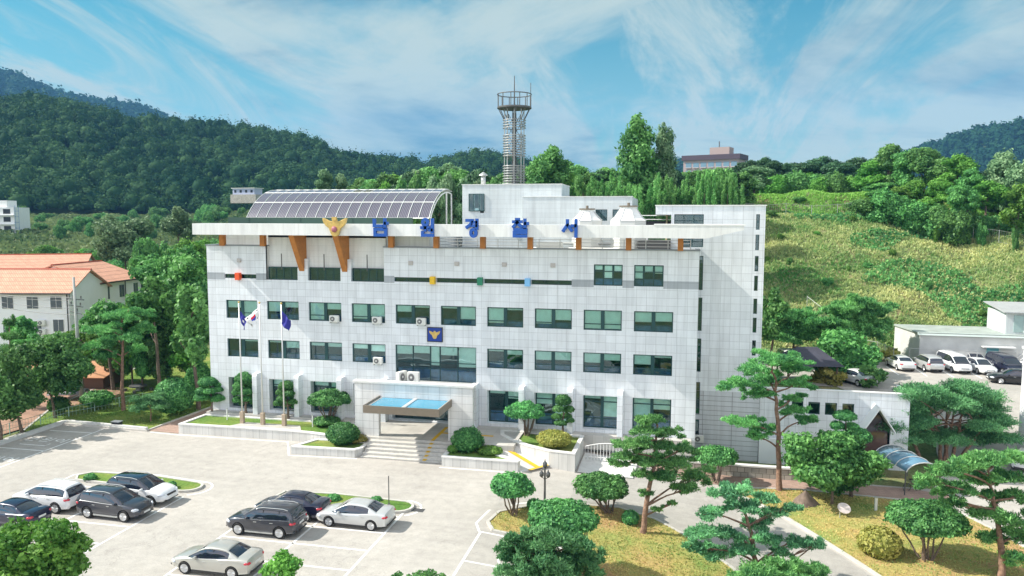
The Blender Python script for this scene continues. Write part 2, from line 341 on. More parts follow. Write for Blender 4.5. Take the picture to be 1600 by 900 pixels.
def glass_mat():
    m = bpy.data.materials.new('window glass'); m.use_nodes = True; t = m.node_tree; t.nodes.clear()
    o = t.nodes.new('ShaderNodeOutputMaterial'); tr = t.nodes.new('ShaderNodeBsdfTransparent'); tr.inputs[0].default_value = (.80, .95, .94, 1)
    g = t.nodes.new('ShaderNodeBsdfGlossy'); g.inputs['Roughness'].default_value = .02; g.inputs[0].default_value = (.7, .95, 1, 1)
    tcn = t.nodes.new('ShaderNodeTexCoord'); no = t.nodes.new('ShaderNodeTexNoise'); no.inputs['Scale'].default_value = .5; t.links.new(tcn.outputs['Object'], no.inputs[0])
    bp = t.nodes.new('ShaderNodeBump'); bp.inputs['Strength'].default_value = .12; bp.inputs['Distance'].default_value = .3; t.links.new(no.outputs[0], bp.inputs['Height']); t.links.new(bp.outputs[0], g.inputs['Normal'])
    fr = t.nodes.new('ShaderNodeFresnel'); fr.inputs[0].default_value = 1.5
    a = t.nodes.new('ShaderNodeMath'); a.operation = 'ADD'; a.inputs[1].default_value = .10; t.links.new(fr.outputs[0], a.inputs[0])
    mx = t.nodes.new('ShaderNodeMixShader'); t.links.new(a.outputs[0], mx.inputs[0]); t.links.new(tr.outputs[0], mx.inputs[1]); t.links.new(g.outputs[0], mx.inputs[2]); t.links.new(mx.outputs[0], o.inputs[0])
    return m
M_glass = glass_mat()
M_cargl = mat('tinted car glass', (.012, .016, .03), .04, spec=.9, coat=1)
M_poly = mat('blue polycarbonate', (.13, .27, .38), .25, coat=.6, n=.08, nscale=1)
M_teal = mat('teal canopy glass', (.02, .27, .42), .15, coat=.6, n=.06, nscale=.6)
M_bronze = mat('bronze metal edge', (.24, .20, .155), .4, metal=.4, n=.06)

# ------------------------------------------------------------------ terrain
def grid_obj(name, xs, ys, zf, m):
    X, Y = np.meshgrid(xs, ys); Z = zf(X, Y); v = np.stack([X, Y, Z], -1).reshape(-1, 3); nx, ny = len(xs), len(ys)
    i = np.arange(ny-1)[:, None]*nx+np.arange(nx-1)[None]; f = np.stack([i, i+1, i+1+nx, i+nx], -1).reshape(-1, 4)
    return raw(name, v, f, m)
def raw(name, v, f, m, tint=None, smooth=True, parent=None):
    me = bpy.data.meshes.new(name); n = len(f); k = f.shape[1]
    me.vertices.add(len(v)); me.vertices.foreach_set('co', np.ascontiguousarray(v, dtype=np.float32).ravel())
    me.loops.add(n*k); me.loops.foreach_set('vertex_index', np.ascontiguousarray(f, dtype=np.int32).ravel())
    me.polygons.add(n); me.polygons.foreach_set('loop_start', np.arange(0, n*k, k, dtype=np.int32)); me.polygons.foreach_set('loop_total', np.full(n, k, dtype=np.int32))
    me.materials.append(m)
    if tint is not None:
        a = me.attributes.new('tint', 'FLOAT', 'FACE'); a.data.foreach_set('value', np.asarray(tint, dtype=np.float32))
    me.update(calc_edges=True); me.validate()
    if smooth: me.shade_smooth()
    o = bpy.data.objects.new(name, me); C.objects.link(o)
    if parent: o.parent = parent
    return o
def fn(P, s, seed=0.):
    "cheap smooth noise for arrays"
    x, y = P[..., 0]/s+seed, P[..., 1]/s-seed*1.7; z = (P[..., 2]/s if P.shape[-1] > 2 else 0)
    return (np.sin(x*1.7+1.3*np.sin(y*1.1+z))+np.sin(y*2.1+1.7*np.sin(x*.9-z*1.3))+np.sin(z*1.9+x*1.2+y*.7)*.7+.6*np.sin(3.3*x+2.2*y+z*2.7)+.5*np.sin(5.1*y-4.3*x+z*4.4))/2.6
ax = np.concatenate([np.arange(-3000, -200, 80), np.arange(-200, -40, 6), np.arange(-40, 130, 1.0), np.arange(130, 300, 8), np.arange(300, 3001, 90)])
ay = np.concatenate([np.arange(-400, -70, 15), np.arange(-70, 100, 1.0), np.arange(100, 320, 6), np.arange(320, 3400, 90)])
def zground(X, Y):
    Z = G(X, Y); P = np.stack([X, Y], -1)
    rough = sm(39, 48, Y)*sm(12, 30, X)+sm(120, 200, np.hypot(X-CAM[0], Y-CAM[1]))
    return Z-.06+np.clip(rough, 0, 1)*(fn(P, 6.)*.45+fn(P, 1.9, 3)*.22)
struct(grid_obj('ground', ax, ay, zground, M_ground))

def sheet(name, poly, off, m, th=0, cuts=True):
    "a flat covering that follows the ground, given its outline"
    bm = bmesh.new(); vs = [bm.verts.new((x, y, 0)) for x, y in poly]; bm.faces.new(vs); bm.normal_update(); bmesh.ops.triangulate(bm, faces=bm.faces[:])
    for xc in (31, 47, 10, 45):
        g = bm.verts[:]+bm.edges[:]+bm.faces[:]; bmesh.ops.bisect_plane(bm, geom=g, plane_co=(xc, 0, 0), plane_no=(1, 0, 0))
    for yc in (9, 11, 13, 15, 17):
        g = bm.verts[:]+bm.edges[:]+bm.faces[:]; bmesh.ops.bisect_plane(bm, geom=g, plane_co=(0, yc, 0), plane_no=(0, 1, 0))
    for v in bm.verts: v.co.z = float(G(v.co.x, v.co.y))+off
    if th:
        r = bmesh.ops.extrude_face_region(bm, geom=bm.faces[:])
        for v in [e for e in r['geom'] if isinstance(e, bmesh.types.BMVert)]: v.co.z -= th
    bmesh.ops.recalc_face_normals(bm, faces=bm.faces)
    me = bpy.data.meshes.new(name); bm.to_mesh(me); bm.free(); me.materials.append(m)
    if not th:
        for p in me.polygons:
            if p.normal.z < 0: p.flip()
    o = bpy.data.objects.new(name, me); C.objects.link(o); return o
def strip(mb, pts, w, off, th=.0, gz=True):
    "painted line or kerb along a path on the ground"
    P = [Vector((x, y)) for x, y in pts]
    Q = [P[0]]
    for a, b in zip(P, P[1:]):
        n = max(1, int((b-a).length/1.5))
        Q += [a+(b-a)*(i/n) for i in range(1, n+1)]
    rows = []
    for i, p in enumerate(Q):
        d = (Q[min(i+1, len(Q)-1)]-Q[max(i-1, 0)]).normalized(); nn = Vector((-d.y, d.x))*w/2
        rows.append((p+nn, p-nn))
    v = []; f = []
    for a, b in rows:
        za, zb = float(G(a.x, a.y))+off, float(G(b.x, b.y))+off
        v += [(a.x, a.y, za), (b.x, b.y, zb), (a.x, a.y, za-th-.001), (b.x, b.y, zb-th-.001)]
    for i in range(len(rows)-1):
        o = 4*i; f.append((o, o+4, o+5, o+1))
        if th: f += [(o+2, o+6, o+4, o), (o+1, o+5, o+7, o+3)]
    if th:
        f += [(0, 1, 3, 2)]; e = 4*(len(rows)-1); f += [(e, e+2, e+3, e+1)]
    mb.add(v, f); return mb
def arc(cx, cy, r, a0, a1, n=10, ry=None):
    return [(cx+r*math.cos(math.radians(a0+(a1-a0)*i/n)), cy+(ry or r)*math.sin(math.radians(a0+(a1-a0)*i/n))) for i in range(n+1)]

# ------------------------------------------------------------------ paved areas, lawns, painted lines
def fl(u, v, z): d = ray(u, v); return CAM+d*((z-CAM[2])/d[2])
def wy(u, v, y): d = ray(u, v); return CAM+d*((y-CAM[1])/d[1])
struct(sheet('parking_lot', [(-12.6, -60), (64, -60), (66, -36), (70, -14), (90, -14), (90, 34), (50, 31), (50, 17), (58.5, 17), (66, 12), (64, 3), (62, -1), (44, -.9), (40, .0), (-.3, .0), (-3, -4.4), (-12.6, -4.0)], 0, M_asph))
struct(sheet('driveway', [(36, -4), (45, -4.8), (47.5, -6.5), (49.6, -9), (51.2, -12), (53.2, -16), (56, -22), (59, -30), (62, -45), (50, -45), (49.4, -30), (48.2, -23), (46.2, -18), (43.8, -14.6), (41.5, -12.6), (38.9, -11.6), (35.5, -12)], .02, M_road))
struct(sheet('brick_path', [(41, -1.5), (44, -1.45), (60.5, -1.45), (63, -2.5), (62, -5), (59, -4.0), (52, -3.4), (46, -3.9), (41, -3.2)], .05, M_brick, .04))
struct(sheet('side_path', [(-3.4, -4.4), (-.35, -4.6), (-.3, 12), (-2.2, 12)], .04, M_brick, .03))
ISL = [(31.8, -18.9), (31.2, -17.8), (31.5, -16.0), (33, -14.4), (35, -13.0), (38.9, -11.9), (41.5, -12.9), (43.6, -14.9), (46.0, -18.2), (48.0, -23), (49.1, -30), (49.2, -42), (36.6, -42), (36.4, -19.2)]
LAWN = [(46.2, -4.3), (47.8, -6.2), (49.9, -8.8), (51.5, -11.8), (53.5, -15.8), (56.3, -21.8), (59.3, -30), (62, -42), (72, -42), (68.5, -28), (66, -18), (63.5, -9), (61.8, -5.2), (59, -4.2), (52, -3.6)]
LW = [(-12.7, -4.2), (-3.5, -4.6), (-2.4, 12), (-3, 30), (-26, 30), (-18, 0), (-13.6, -8), (-13.3, -40), (-12.7, -40)]
def border(name, poly, w=.2, h=.14, m=None):
    mb = MB(); strip(mb, poly+[poly[0]], w, h, h+.05); return struct(mb.build(name, m or M_kerb))
for nm, pl, m in (('island_lawn', ISL, M_lawn), ('front_lawn', LAWN, M_lawn), ('side_lawn', LW, M_lawn2)):
    struct(sheet(nm, pl, .09, m)); border('kerb', pl)
I1 = [(.2, -15.3), (-.4, -16.1), (.2, -16.9)]+[(9.0, -17.3)]+arc(9.1, -16.4, .85, -80, 80, 6)+[(5.3, -15.0)]
I2 = [(16.2, -15.8), (16.0, -16.8), (16.8, -17.6), (24.6, -17.7)]+arc(24.9, -16.7, .9, -70, 80, 6)+[(20, -15.5)]
for pl in (I1, I2):
    struct(sheet('parking_island', pl, .12, M_lawn2)); border('kerb', pl, .18, .16)
# raised edge of the lot on the left
mb = MB(); strip(mb, [(-12.75, -40), (-12.75, -4.1), (-12.3, -3.85), (-3.6, -4.45)], .32, .32, .36); struct(mb.build('kerb', M_conc))
pm = MB()
LW_ = .15
def pl_(*pts, w=LW_): strip(pm, pts, w, .006)
for y in (-20.7, -23.2, -25.7, -28.2, -30.7, -33.2):
    pl_((.1, y), (9.7, y)); pl_((16.1, y), (25.4, y))
pl_((-.1, -17.6), (9.7, -18.2)); pl_((16, -18.1), (25.3, -18.1))
pl_((9.75, -18), (9.75, -36)); pl_((5, -18), (5, -36)); pl_((0, -18), (0, -36))
pl_((16.05, -18), (16.05, -36)); pl_((20.7, -18), (20.7, -36)); pl_((25.45, -17.2), (25.45, -36))
pl_(*([(-.9, -17.3), (-1.0, -15.8), (.2, -14.8), (5.3, -14.5), (9.2, -15.05)]+arc(9.3, -16.4, 1.35, 70, -70, 8)))
pl_(*([(25.0, -15.3)]+arc(25.0, -16.7, 1.35, 70, -60, 8)))
pl_((31.0, -19.2), (36.2, -19.45)); pl_((31.1, -19.3), (31.1, -40))
for y in (-23.2, -26.8, -30.4): pl_((31.1, y), (36.3, y))
pl_(*([(31.0, -19.2), (30.5, -18), (30.8, -15.8), (32.4, -13.9), (34.6, -12.5), (38.9, -11.2), (41.8, -12.3), (44.2, -14.4), (46.6, -18), (48.6, -23), (49.7, -30), (50, -42)]))
pl_((47.2, -6.8), (49.3, -9.2), (50.9, -12.1), (52.9, -16.1), (55.7, -22), (58.7, -30), (61, -40))
pl_((-7.8, -4.8), (-7.8, -40)); pl_((-12.2, -6.2), (-7.8, -6.1)); pl_((-12.2, -11.4), (-7.8, -11.4)); pl_((-12.2, -16.6), (-7.8, -16.6)); pl_((-12.2, -21.8), (-7.8, -21.8))
pl_((-3, -4.75), (-.3, -4.95), (10.4, -4.8), (12.3, -8.15), (18, -7.75)); pl_((25, -8.3), (31.2, -8.3))
for x in (66.2, 69, 71.6, 74.3, 77, 79.8, 82.5): pl_((x, 24.5), (x, 29.6))
# characters painted inside the bays on the left, and the wheelchair sign
def glyph(cx, cy, s, parts, rot=0, w=.14):
    for p in parts:
        pts = arc(p[1], p[2], p[3], 0, 360, 14) if p[0] == 'o' else p
        c, q = math.cos(rot), math.sin(rot)
        pl_(*[(cx+s*(x*c-y*q), cy+s*(x*q+y*c)) for x, y in pts], w=w)
g_min = [[(0, .55), (.5, .55), (.5, 1), (0, 1), (0, .55)], [(.8, 1.05), (.8, .35)], [(.8, .75), (1, .75)], [(.1, .3), (.1, 0), (.8, 0)]]
g_won = [('o', .3, .8, .2), [(0, .45), (.65, .45)], [(.85, 1.05), (.85, .2)], [(.1, .25), (.1, 0), (.9, 0)]]
g_in = [('o', .3, .6, .28), [(.85, 1.05), (.85, 0)]]
for y0 in (-9.2, -14.4, -19.6):
    for k, g in enumerate((g_min, g_won, g_in)): glyph(-11.9+k*1.35, y0, 1.05, g)
    pl_((-11.4, y0-1.0), (-8.9, y0-1.0), (-8.9, y0-.4), w=.14)
glyph(33.0, -22.9, 1.5, [('o', .3, .35, .34), [(.25, .62), (.3, 1.15), (.62, 1.15)], [(.3, .8), (.75, .78), (1.0, .3), (1.2, .35)], ('o', .3, 1.4, .1)], w=.13)
struct(pm.build('painted_lines', M_line))
mb = MB(); x, y = 26.2, -16.8; mb.box(x-.45, x+.45, y-.28, y+.28, -1.1, -1.092)
for k in range(8): mb.box(x-.4+k*.105, x-.34+k*.105, y-.24, y+.24, -1.092, -1.082)
tag(mb.build('drain_grate', M_dsteel), 'rectangular dark drain grate set in the parking lot right of the grassy island', 'drain')

# ------------------------------------------------------------------ main building
B = thing('police_station', 'white tiled four storey police station with a long flat roof beam on orange posts', 'building')
WX = [1.84+4.149*i for i in range(10)]; WWD = 3.16
holes = []
for i, x in enumerate(WX):
    holes.append((x, x+WWD, 8.71, 10.4))
    if i < 4 or i > 5: holes.append((x, x+WWD, 5.1, 6.8))
    if i not in (4, 5): holes.append((x, x+WWD, .25, 3.15))
holes += [(18.37, 25.76, 3.65, 6.83), (35.83, 38.2, 12.45, 14.2), (39.13, 41.5, 12.45, 14.2), (1.8, 5.0, 12.42, 12.8), (18.35, 34.0, 12.42, 12.82), (6.02, 17.4, 12.35, 15.4), (18.0, 26.0, .05, 3.2)]
def wall_holes(mb, x0, x1, z0, z1, holes, rev=.22, y=0, reveals=True):
    cl = lambda q: min(max(q, z0), z1)
    xs = sorted({x0, x1, *[h[0] for h in holes], *[h[1] for h in holes]}); zs = sorted({z0, z1, *[cl(h[2]) for h in holes], *[cl(h[3]) for h in holes]})
    inside = lambda x, z: any(h[0] < x < h[1] and h[2] < z < h[3] for h in holes)
    for a, b in zip(xs, xs[1:]):
        for c, d in zip(zs, zs[1:]):
            if not inside((a+b)/2, (c+d)/2): mb.quad((a, y, c), (b, y, c), (b, y, d), (a, y, d))
    if reveals:
        for a, b, c, d in holes:
            r = rev if c > 1 else .75
            mb.quad((a, y, c), (a, y+r, c), (a, y+r, d), (a, y, d)); mb.quad((b, y, c), (b, y+r, c), (b, y+r, d), (b, y, d))
            mb.quad((a, y, c), (b, y, c), (b, y+r, c), (a, y+r, c))
            if d < 15.3: mb.quad((a, y, d), (b, y, d), (b, y+r, d), (a, y+r, d))
mb = MB(); wall_holes(mb, 0, 44.3, -3.2, 15.4, holes)
mb.quad((0, 0, -3.2), (0, 18, -3.2), (0, 18, 15.4), (0, 0, 15.4)); mb.quad((44.3, 0, -3.2), (44.3, 18, -3.2), (44.3, 18, 15.4), (44.3, 0, 15.4)); mb.quad((0, 18, -3.2), (44.3, 18, -3.2), (44.3, 18, 15.4), (0, 18, 15.4))
mb.box(.001, 5.9, .15, .4, 14.6, 15.39); mb.box(17.5, 44.29, .15, .4, 14.6, 15.39)
bo = mb.build('wall', M_tile, B)
for p in bo.data.polygons: pass
for a, b in ((0, 1.8), (5.0, 6.02), (17.4, 18.35), (34.0, 35.83), (38.2, 39.13), (41.5, 44.3)): MB().box(a, b, -.012, .02, 12.3, 12.92).build('tile_band', M_band, B)
mb = MB(); mb.box(-.06, 6.08, -.08, .42, 15.4, 15.5); mb.box(17.34, 44.36, -.08, .42, 15.4, 15.5); mb.box(5.98, 6.1, .42, .9, 15.4, 15.5); mb.box(17.3, 17.42, .42, .9, 15.4, 15.5); mb.box(-.06, .3, .42, 18, 15.4, 15.5); mb.box(44.0, 44.36, .42, 3, 15.4, 15.5)
mb.build('parapet_cap', M_cap, B)
mb = MB(); mb.box(.3, 44.0, .95, 17.9, 14.3, 14.6); mb.build('roof_deck', M_roof, B)
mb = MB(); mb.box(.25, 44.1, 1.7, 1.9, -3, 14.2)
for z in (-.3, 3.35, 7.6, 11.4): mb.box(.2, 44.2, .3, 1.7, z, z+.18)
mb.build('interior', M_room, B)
# recessed upper panel wall
mb = MB(); wall_holes(mb, 6.02, 17.4, 13.52, 16.45, [], y=.5); mb.box(6.02, 17.4, .5, .6, 16.2, 16.44)
mb.quad((6.02, .0, 12.35), (6.02, .9, 12.35), (6.02, .9, 15.4), (6.02, 0, 15.4)); mb.quad((17.4, 0, 12.35), (17.4, .9, 12.35), (17.4, .9, 15.4), (17.4, 0, 15.4))
mb.box(.9, 6.0, 1.2, 13.5, 14.6, 17.3); mb.box(6.0, 21.4, .62, 13.5, 14.6, 17.3)
mb.build('upper_hall_wall', M_panel, B)
for x in (9.12, 13.28):
    mb = MB(); mb.box(x, x+1.0, -.002, .5, 12.35, 13.5); mb.box(x+.62, x+1.0, .05, .5, 13.5, 14.3); mb.build('recess_pier', M_tile, B)
mb = MB(); mb.box(1.5, 19.6, 1.3, 1.45, 17.3, 18.0)
for x in (3.6, 8.8, 13.9): mb.box(x, x+.04, 1.27, 1.3, 17.3, 18.0)
mb.build('green_screen', M_dgreen, B)
mb = MB(); mb.plate([(0, 16.45), (44.7, 16.45), (47.5, 17.12), (47.5, 17.45), (0, 17.45)], -2, .5)
mb.build('roof_beam', M_fascia, B)
mb = MB(); mb.box(40.7, 47.6, -2.03, .55, 17.452, 17.56); mb.build('beam_cap', M_white, B)
for x in (1.78, 5.86, 18.17, 22.28, 26.41, 30.5, 34.57, 38.66, 42.79):
    b = MB().box(x-.22, x+.22, -.35, .1, 15.4 if x not in (9,) else 13, 16.449); b.build('beam_post', M_orange, B)
for x in (9.55, 13.7):
    mb = MB(); n = [(-1.9, 16.449), (.6, 16.449), (.6, 13.1), (.05, 13.1)]
    v = [(x-.24, y, z) for y, z in n]+[(x+.24, y, z) for y, z in n]
    mb.add(v, [(0, 1, 2, 3), (4, 5, 6, 7)]+[(i, (i+1) % 4, 4+(i+1) % 4, 4+i) for i in range(4)]); mb.build('tapered_bracket', M_orange, B)
for x in (7.6, 11.75, 15.85):
    MB().tube([(x, -.05, 13.3), (x, -.05, 14.75)], .05, 6).build('short_pole', M_dsteel, B)
# windows ---------------------------------------------------------
rw = random.Random(3)
def window(x0, x1, z0, z1, y, cols, rows, fw=.07, parent=B, blinds=(.45, .75), mid=None, low=.3, desk=True):
    "frame with mullions; panes and blinds are its children. cols, rows: inner bar positions as fractions"
    m = MB(); m.box(x0, x1, y-.04, y+.05, z0, z0+fw); m.box(x0, x1, y-.04, y+.05, z1-fw, z1); m.box(x0, x0+fw, y-.04, y+.05, z0+fw, z1-fw); m.box(x1-fw, x1, y-.04, y+.05, z0+fw, z1-fw)
    cs = [x0]+[x0+(x1-x0)*c for c in cols]+[x1]
    for k, c in enumerate(cs[1:-1]):
        w = mid if mid and k == len(cols)//2 else fw
        m.box(c-w/2, c+w/2, y-.035, y+.045, z0+fw, z1-fw)
    for r in rows:
        z = z0+(z1-z0)*r; m.box(x0+fw, x1-fw, y-.03, y+.04, z-fw*.4, z+fw*.4)
    f = m.build('window', M_frame, parent)
    g = MB()
    g.quad((x0+fw*.5, y+.015, z0+fw*.5), (x1-fw*.5, y+.015, z0+fw*.5), (x1-fw*.5, y+.015, z1-fw*.5), (x0+fw*.5, y+.015, z1-fw*.5))
    g.build('pane', M_glass, f)
    if blinds:
        bm_ = MB()
        for a, b in zip(cs, cs[1:]):
            h = (z1-z0)*rw.uniform(blinds[0]-.12, blinds[1]+.12)
            if rw.random() < .16: h = (z1-z0)*.14
            elif rw.random() < .1: h = (z1-z0)*.93
            bm_.box(a+fw, b-fw, y+.07, y+.09, z1-h, z1-fw)
        bm_.build('blind', M_blind, f)
    if desk:
        MB().box(x0+.1, x1-.1, y+.3, y+.4, z0, z0+(z1-z0)*low).build('cabinet_row', M_desk, f)
    return f
for i, x in enumerate(WX):
    window(x, x+WWD, 8.71, 10.4, .16, [.5], [.3], .085, mid=.3, blinds=(.42, .7))
    if i < 4 or i > 5: window(x, x+WWD, 5.1, 6.8, .16, [.5], [.3], .085, mid=.3, blinds=(.15, .35) if i < 4 else (.3, .6))
    if i not in (4, 5): window(x, x+WWD, .25, 3.15, .7, [.5], [.28, .78], .09, mid=.26, blinds=(.1, .2) if i < 7 else (.35, .75), desk=i > 5)
window(18.37, 25.76, 3.65, 6.83, .18, [.215, .43, .55, .77], [.36, .53], .07, blinds=(.30, .5), desk=True, low=.36)
for x in (35.83, 39.13): window(x, x+2.37, 12.45, 14.2, .16, [.33, .67], [.34, .67], .09, blinds=(.3, .68), low=.33)
for a, b in ((1.85, 3.05), (3.75, 4.95), (18.4, 21.6), (22.2, 25.9), (26.5, 30.0), (30.6, 33.95)): window(a, b, 12.44, 12.8, .12, [.33, .67], [], .04, blinds=None, desk=False)
for a, b in ((6.1, 9.1), (10.15, 13.25), (14.3, 17.35)): window(a, b, 12.36, 13.5, .3, [.25, .5, .75], [], .07, blinds=None, desk=False)
window(18.05, 25.9, .05, 3.2, .7, [.2, .4, .6, .8], [.75], .08, blinds=None, desk=False)
for x in (21.95, 26.2, 30.3): MB().box(x-.3, x+.3, -.0, .14, 12.42, 12.82).build('recess_pier', M_band, B)
# ground floor fins
for i in range(11):
    x = WX[0]-.99+4.149*i
    if i in (5,): continue
    mb = MB(); y0 = -.85 if i not in (0, 10) else -.02
    if i in (0, 10): continue
    n = [(y0, -2.4), (0, -2.4), (0, 3.75), (y0+.1, 3.75), (y0, 3.5)]
    v = [(x+.28, y, z) for y, z in n]+[(x+.74, y, z) for y, z in n]
    x0_ = x; mb.add([(p[0]-.5, p[1], p[2]) for p in v], [tuple(range(5)), tuple(range(5, 10))[::-1]]+[(k, (k+1) % 5, 5+(k+1) % 5, 5+k) for k in range(5)])
    mb.build('entrance_fin', M_tile, B)
# small wall fittings of the facade
for x in (3.34, 19.89, 24.06, 28.24, 32.41):
    m = MB(); m.box(x-.2, x+.2, -.1, 0, 13.9, 14.25); m.box(x-.14, x+.14, -.14, -.1, 13.96, 14.19); m.build('wall_lamp_box', mat('grey beige box', (.5, .47, .45), .6), B)
for x, c, nm in ((3.28, (.80, .10, .03), 'red'), (21.93, (.80, .50, .02), 'amber'), (26.16, (.02, .22, .12), 'green'), (30.29, (.22, .52, .85), 'light blue')):
    o = MB().box(x-.22, x+.22, -.4, .1, 12.28, 12.95).build('accent_box', mat(nm+' enamel', c, .4), B, bevel=.02); o['label'] = nm+' accent box'
# right hand wing
mb = MB(); wh = [(42.25, 44.67, 17.45, 18.35), (42.9, 44.67, 15.6, 16.5)]
for a, b in ((11.99, 14.86), (8.5, 11.34), (4.98, 7.85), (1.31, 4.09), (-.65, .81)): wh.append((44.0, 44.72, a, b))
SL = ((17.09, 18.36), (15.4, 16.68), (13.64, 14.92), (12.01, 13.27), (10.08, 11.36), (8.5, 9.76), (6.55, 7.85), (4.9, 6.1))
for a, b in SL: wh.append((48.86, 49.16, a, b))
wall_holes(mb, 42.0, 49.6, 3.35, 19.05, wh, y=3, rev=.2)
for xx in (42.0, 49.6): mb.quad((xx, 3, -2.8), (xx, 15, -2.8), (xx, 15, 19.05), (xx, 3, 19.05))
mb.quad((42, 15, -2.8), (49.6, 15, -2.8), (49.6, 15, 19.05), (42, 15, 19.05)); mb.box(40.7, 42.0, 3.0, 9, 18.32, 19.05)
mb.build('wing_wall', M_tile, B)
mb = MB(); wall_holes(mb, 42.0, 49.6, -2.8, 3.35, [(44.0, 44.72, 1.31, 3.35), (44.0, 44.72, -.65, .81)], y=3, rev=.2); mb.build('wing_base_wall', tile_mat('grooved base cladding', (.60, .62, .65), 2.4, .42, .36, .02, .03), B)
mb = MB(); mb.box(40.64, 49.68, 2.93, 15.1, 19.05, 19.13); mb.build('wing_roof', M_white, B)
mb = MB(); mb.box(42.1, 49.5, 4.2, 4.4, -2.7, 18.9); mb.build('interior', M_room, B)
window(42.25, 44.67, 17.45, 18.35, 3.14, [.33, .67], [.4], .07, blinds=None, desk=False); window(42.9, 44.67, 15.6, 16.5, 3.14, [.5], [.5], .07, blinds=None, desk=False)
for a, b in ((11.99, 14.86), (8.5, 11.34), (4.98, 7.85), (1.31, 4.09), (-.65, .81)): window(44.0, 44.72, a, b, 3.12, [], [k/6 for k in range(1, 6)] if a > 1 else [], .06, blinds=None, desk=False)
for a, b in SL: window(48.86, 49.16, a, b, 3.12, [], [.5], .05, blinds=None, desk=False)
# penthouses
mb = MB(); mb.box(22.3, 31.9, 8, 13.5, 14.6, 21.15); wall_holes(mb, 28.4, 38.5, 14.6, 19.95, [(35.2, 36.27, 17.77, 18.8), (36.75, 37.4, 17.77, 18.8)], y=7, rev=.12)
mb.quad((28.4, 7, 14.6), (28.4, 18, 14.6), (28.4, 18, 19.95), (28.4, 7, 19.95)); mb.quad((38.5, 7, 14.6), (38.5, 18, 14.6), (38.5, 18, 19.95), (38.5, 7, 19.95)); mb.quad((28.4, 7, 19.95), (38.5, 7, 19.95), (38.5, 18, 19.95), (28.4, 18, 19.95))
mb.box(26.5, 28.3, 6.4, 8, 17.1, 17.3); mb.box(32.5, 34.5, 6, 7, 17.1, 17.3)
mb.build('rooftop_room_wall', M_pent, B)
mb = MB(); mb.box(22.24, 31.96, 7.94, 13.56, 21.15, 21.2); mb.build('parapet_cap', M_white, B); mb = MB(); mb.box(28.34, 38.56, 6.94, 7.2, 19.951, 20.0); mb.build('parapet_cap', M_white, B)
window(22.95, 24.5, 18.64, 20.3, 7.93, [.33, .67], [], .07, blinds=(.95, .98), desk=False)
window(35.2, 36.27, 17.77, 18.8, 7.08, [.5], [], .06, blinds=None, desk=False); window(36.75, 37.4, 17.77, 18.8, 7.08, [], [], .06, blinds=None, desk=False)
MB().box(34.9, 37.8, 7.4, 7.5, 17.3, 19.2).build('interior', M_room, B)
# entrance portal
mb = MB(); z = 4.45
mb.box(16.67, 18.75, -5, -4.55, -.02, z); mb.box(24.73, 26.78, -5, -4.55, -.02, z); mb.box(18.75, 24.73, -5, -4.55, 3.3, z)
mb.box(18.4, 25.9, -4.55, -.02, 3.5, 3.72)
mb.build('entrance_portal', tile_mat('portal tile', (.72, .72, .71), .95, .62, .62, .016), B)
mb = MB(); mb.box(16.55, 26.9, -5.1, -4.45, z, z+.16); mb.build('portal_coping', M_cope, B)
CN = []
mb = MB(); x0, x1, y0, y1, z0, z1 = 18.85, 25.05, -8.4, -5.003, 2.85, 3.45
mb.box(x0, x1, y0, y0+.09, z0, z1); mb.box(x0, x0+.09, y0+.09, y1, z0, z1); mb.box(x1-.09, x1, y0+.09, y1, z0, z1); mb.box(x0+.09, x1-.09, y0+.09, y1, z0, z0+.12)
cn = mb.build('canopy', M_bronze, B)
mb = MB(); mb.box(x0+.3, 21.83, y0+.3, y1-.02, z0+.38, z0+.44); mb.box(22.13, x1-.3, y0+.3, y1-.02, z0+.38, z0+.44); mb.build('canopy_glass', M_teal, cn)
mb = MB(); mb.box(21.83, 22.13, y0+.1, y1-.02, z0+.3, z0+.5); mb.box(x0+.1, x0+.3, y0+.1, y1-.02, z0+.2, z0+.46); mb.box(x1-.3, x1-.1, y0+.1, y1-.02, z0+.2, z0+.46); mb.build('canopy_beam', M_silver, cn)
# entrance platform and steps
mb = MB(); mb.box(16.6, 30.2, -5.3, -.86, -1.2, 0); mb.box(16.6, 44, -.86, 0, -1.2, -.02); mb.box(0, 16.6, -.9, 0, -1.2, -.03)
struct(mb.build('entrance_floor', M_floor))
mb = MB()
for k in range(5): mb.box(18.15, 25.05, -5.3-.42*(k+1), -5.3-.42*k, -1.2, -.2*(k+1)+.02)
for k in range(5): mb.box(18.15, 25.05, -5.3-.42*(k+1)-.03, -5.3-.42*(k+1), -.2*(k+1)-.04, -.2*(k+1)+.02)
struct(mb.build('entrance_steps', mat('granite step', (.55, .53, .49), .7, n=.1, nscale=3)))
mb = MB(); mb.add([(26.8, -5.31, .0), (30.2, -3.2, .0), (33.6, -5.4, -1.09), (31.4, -8.0, -1.09), (26.8, -5.31, -1.2), (30.2, -3.2, -1.2), (33.6, -5.4, -1.2), (31.4, -8, -1.2)], [(0, 1, 2, 3), (3, 2, 6, 7), (1, 5, 6, 2), (0, 3, 7, 4)])
struct(mb.build('access_ramp', mat('pale ramp concrete', (.60, .59, .56), .8, n=.06, nscale=1)))
mb = MB(); mb.add([(28.15, -4.3, .012-.05), (28.45, -4.1, .012-.05), (32.6, -6.7, -1.07), (32.3, -6.95, -1.07)], [(0, 1, 2, 3)]); mb.v = [(p[0], p[1], p[2]+.03) for p in mb.v]
mb.add([(31.75, -7.45, -1.05), (31.98, -7.62, -1.05), (33.2, -6.05, -1.05), (32.98, -5.9, -1.05)], [(0, 1, 2, 3)])
mb.box(23.3, 23.6, -5.25, -1.2, .004, .012); mb.box(23.6, 28.0, -3.1, -2.8, .004, .012)
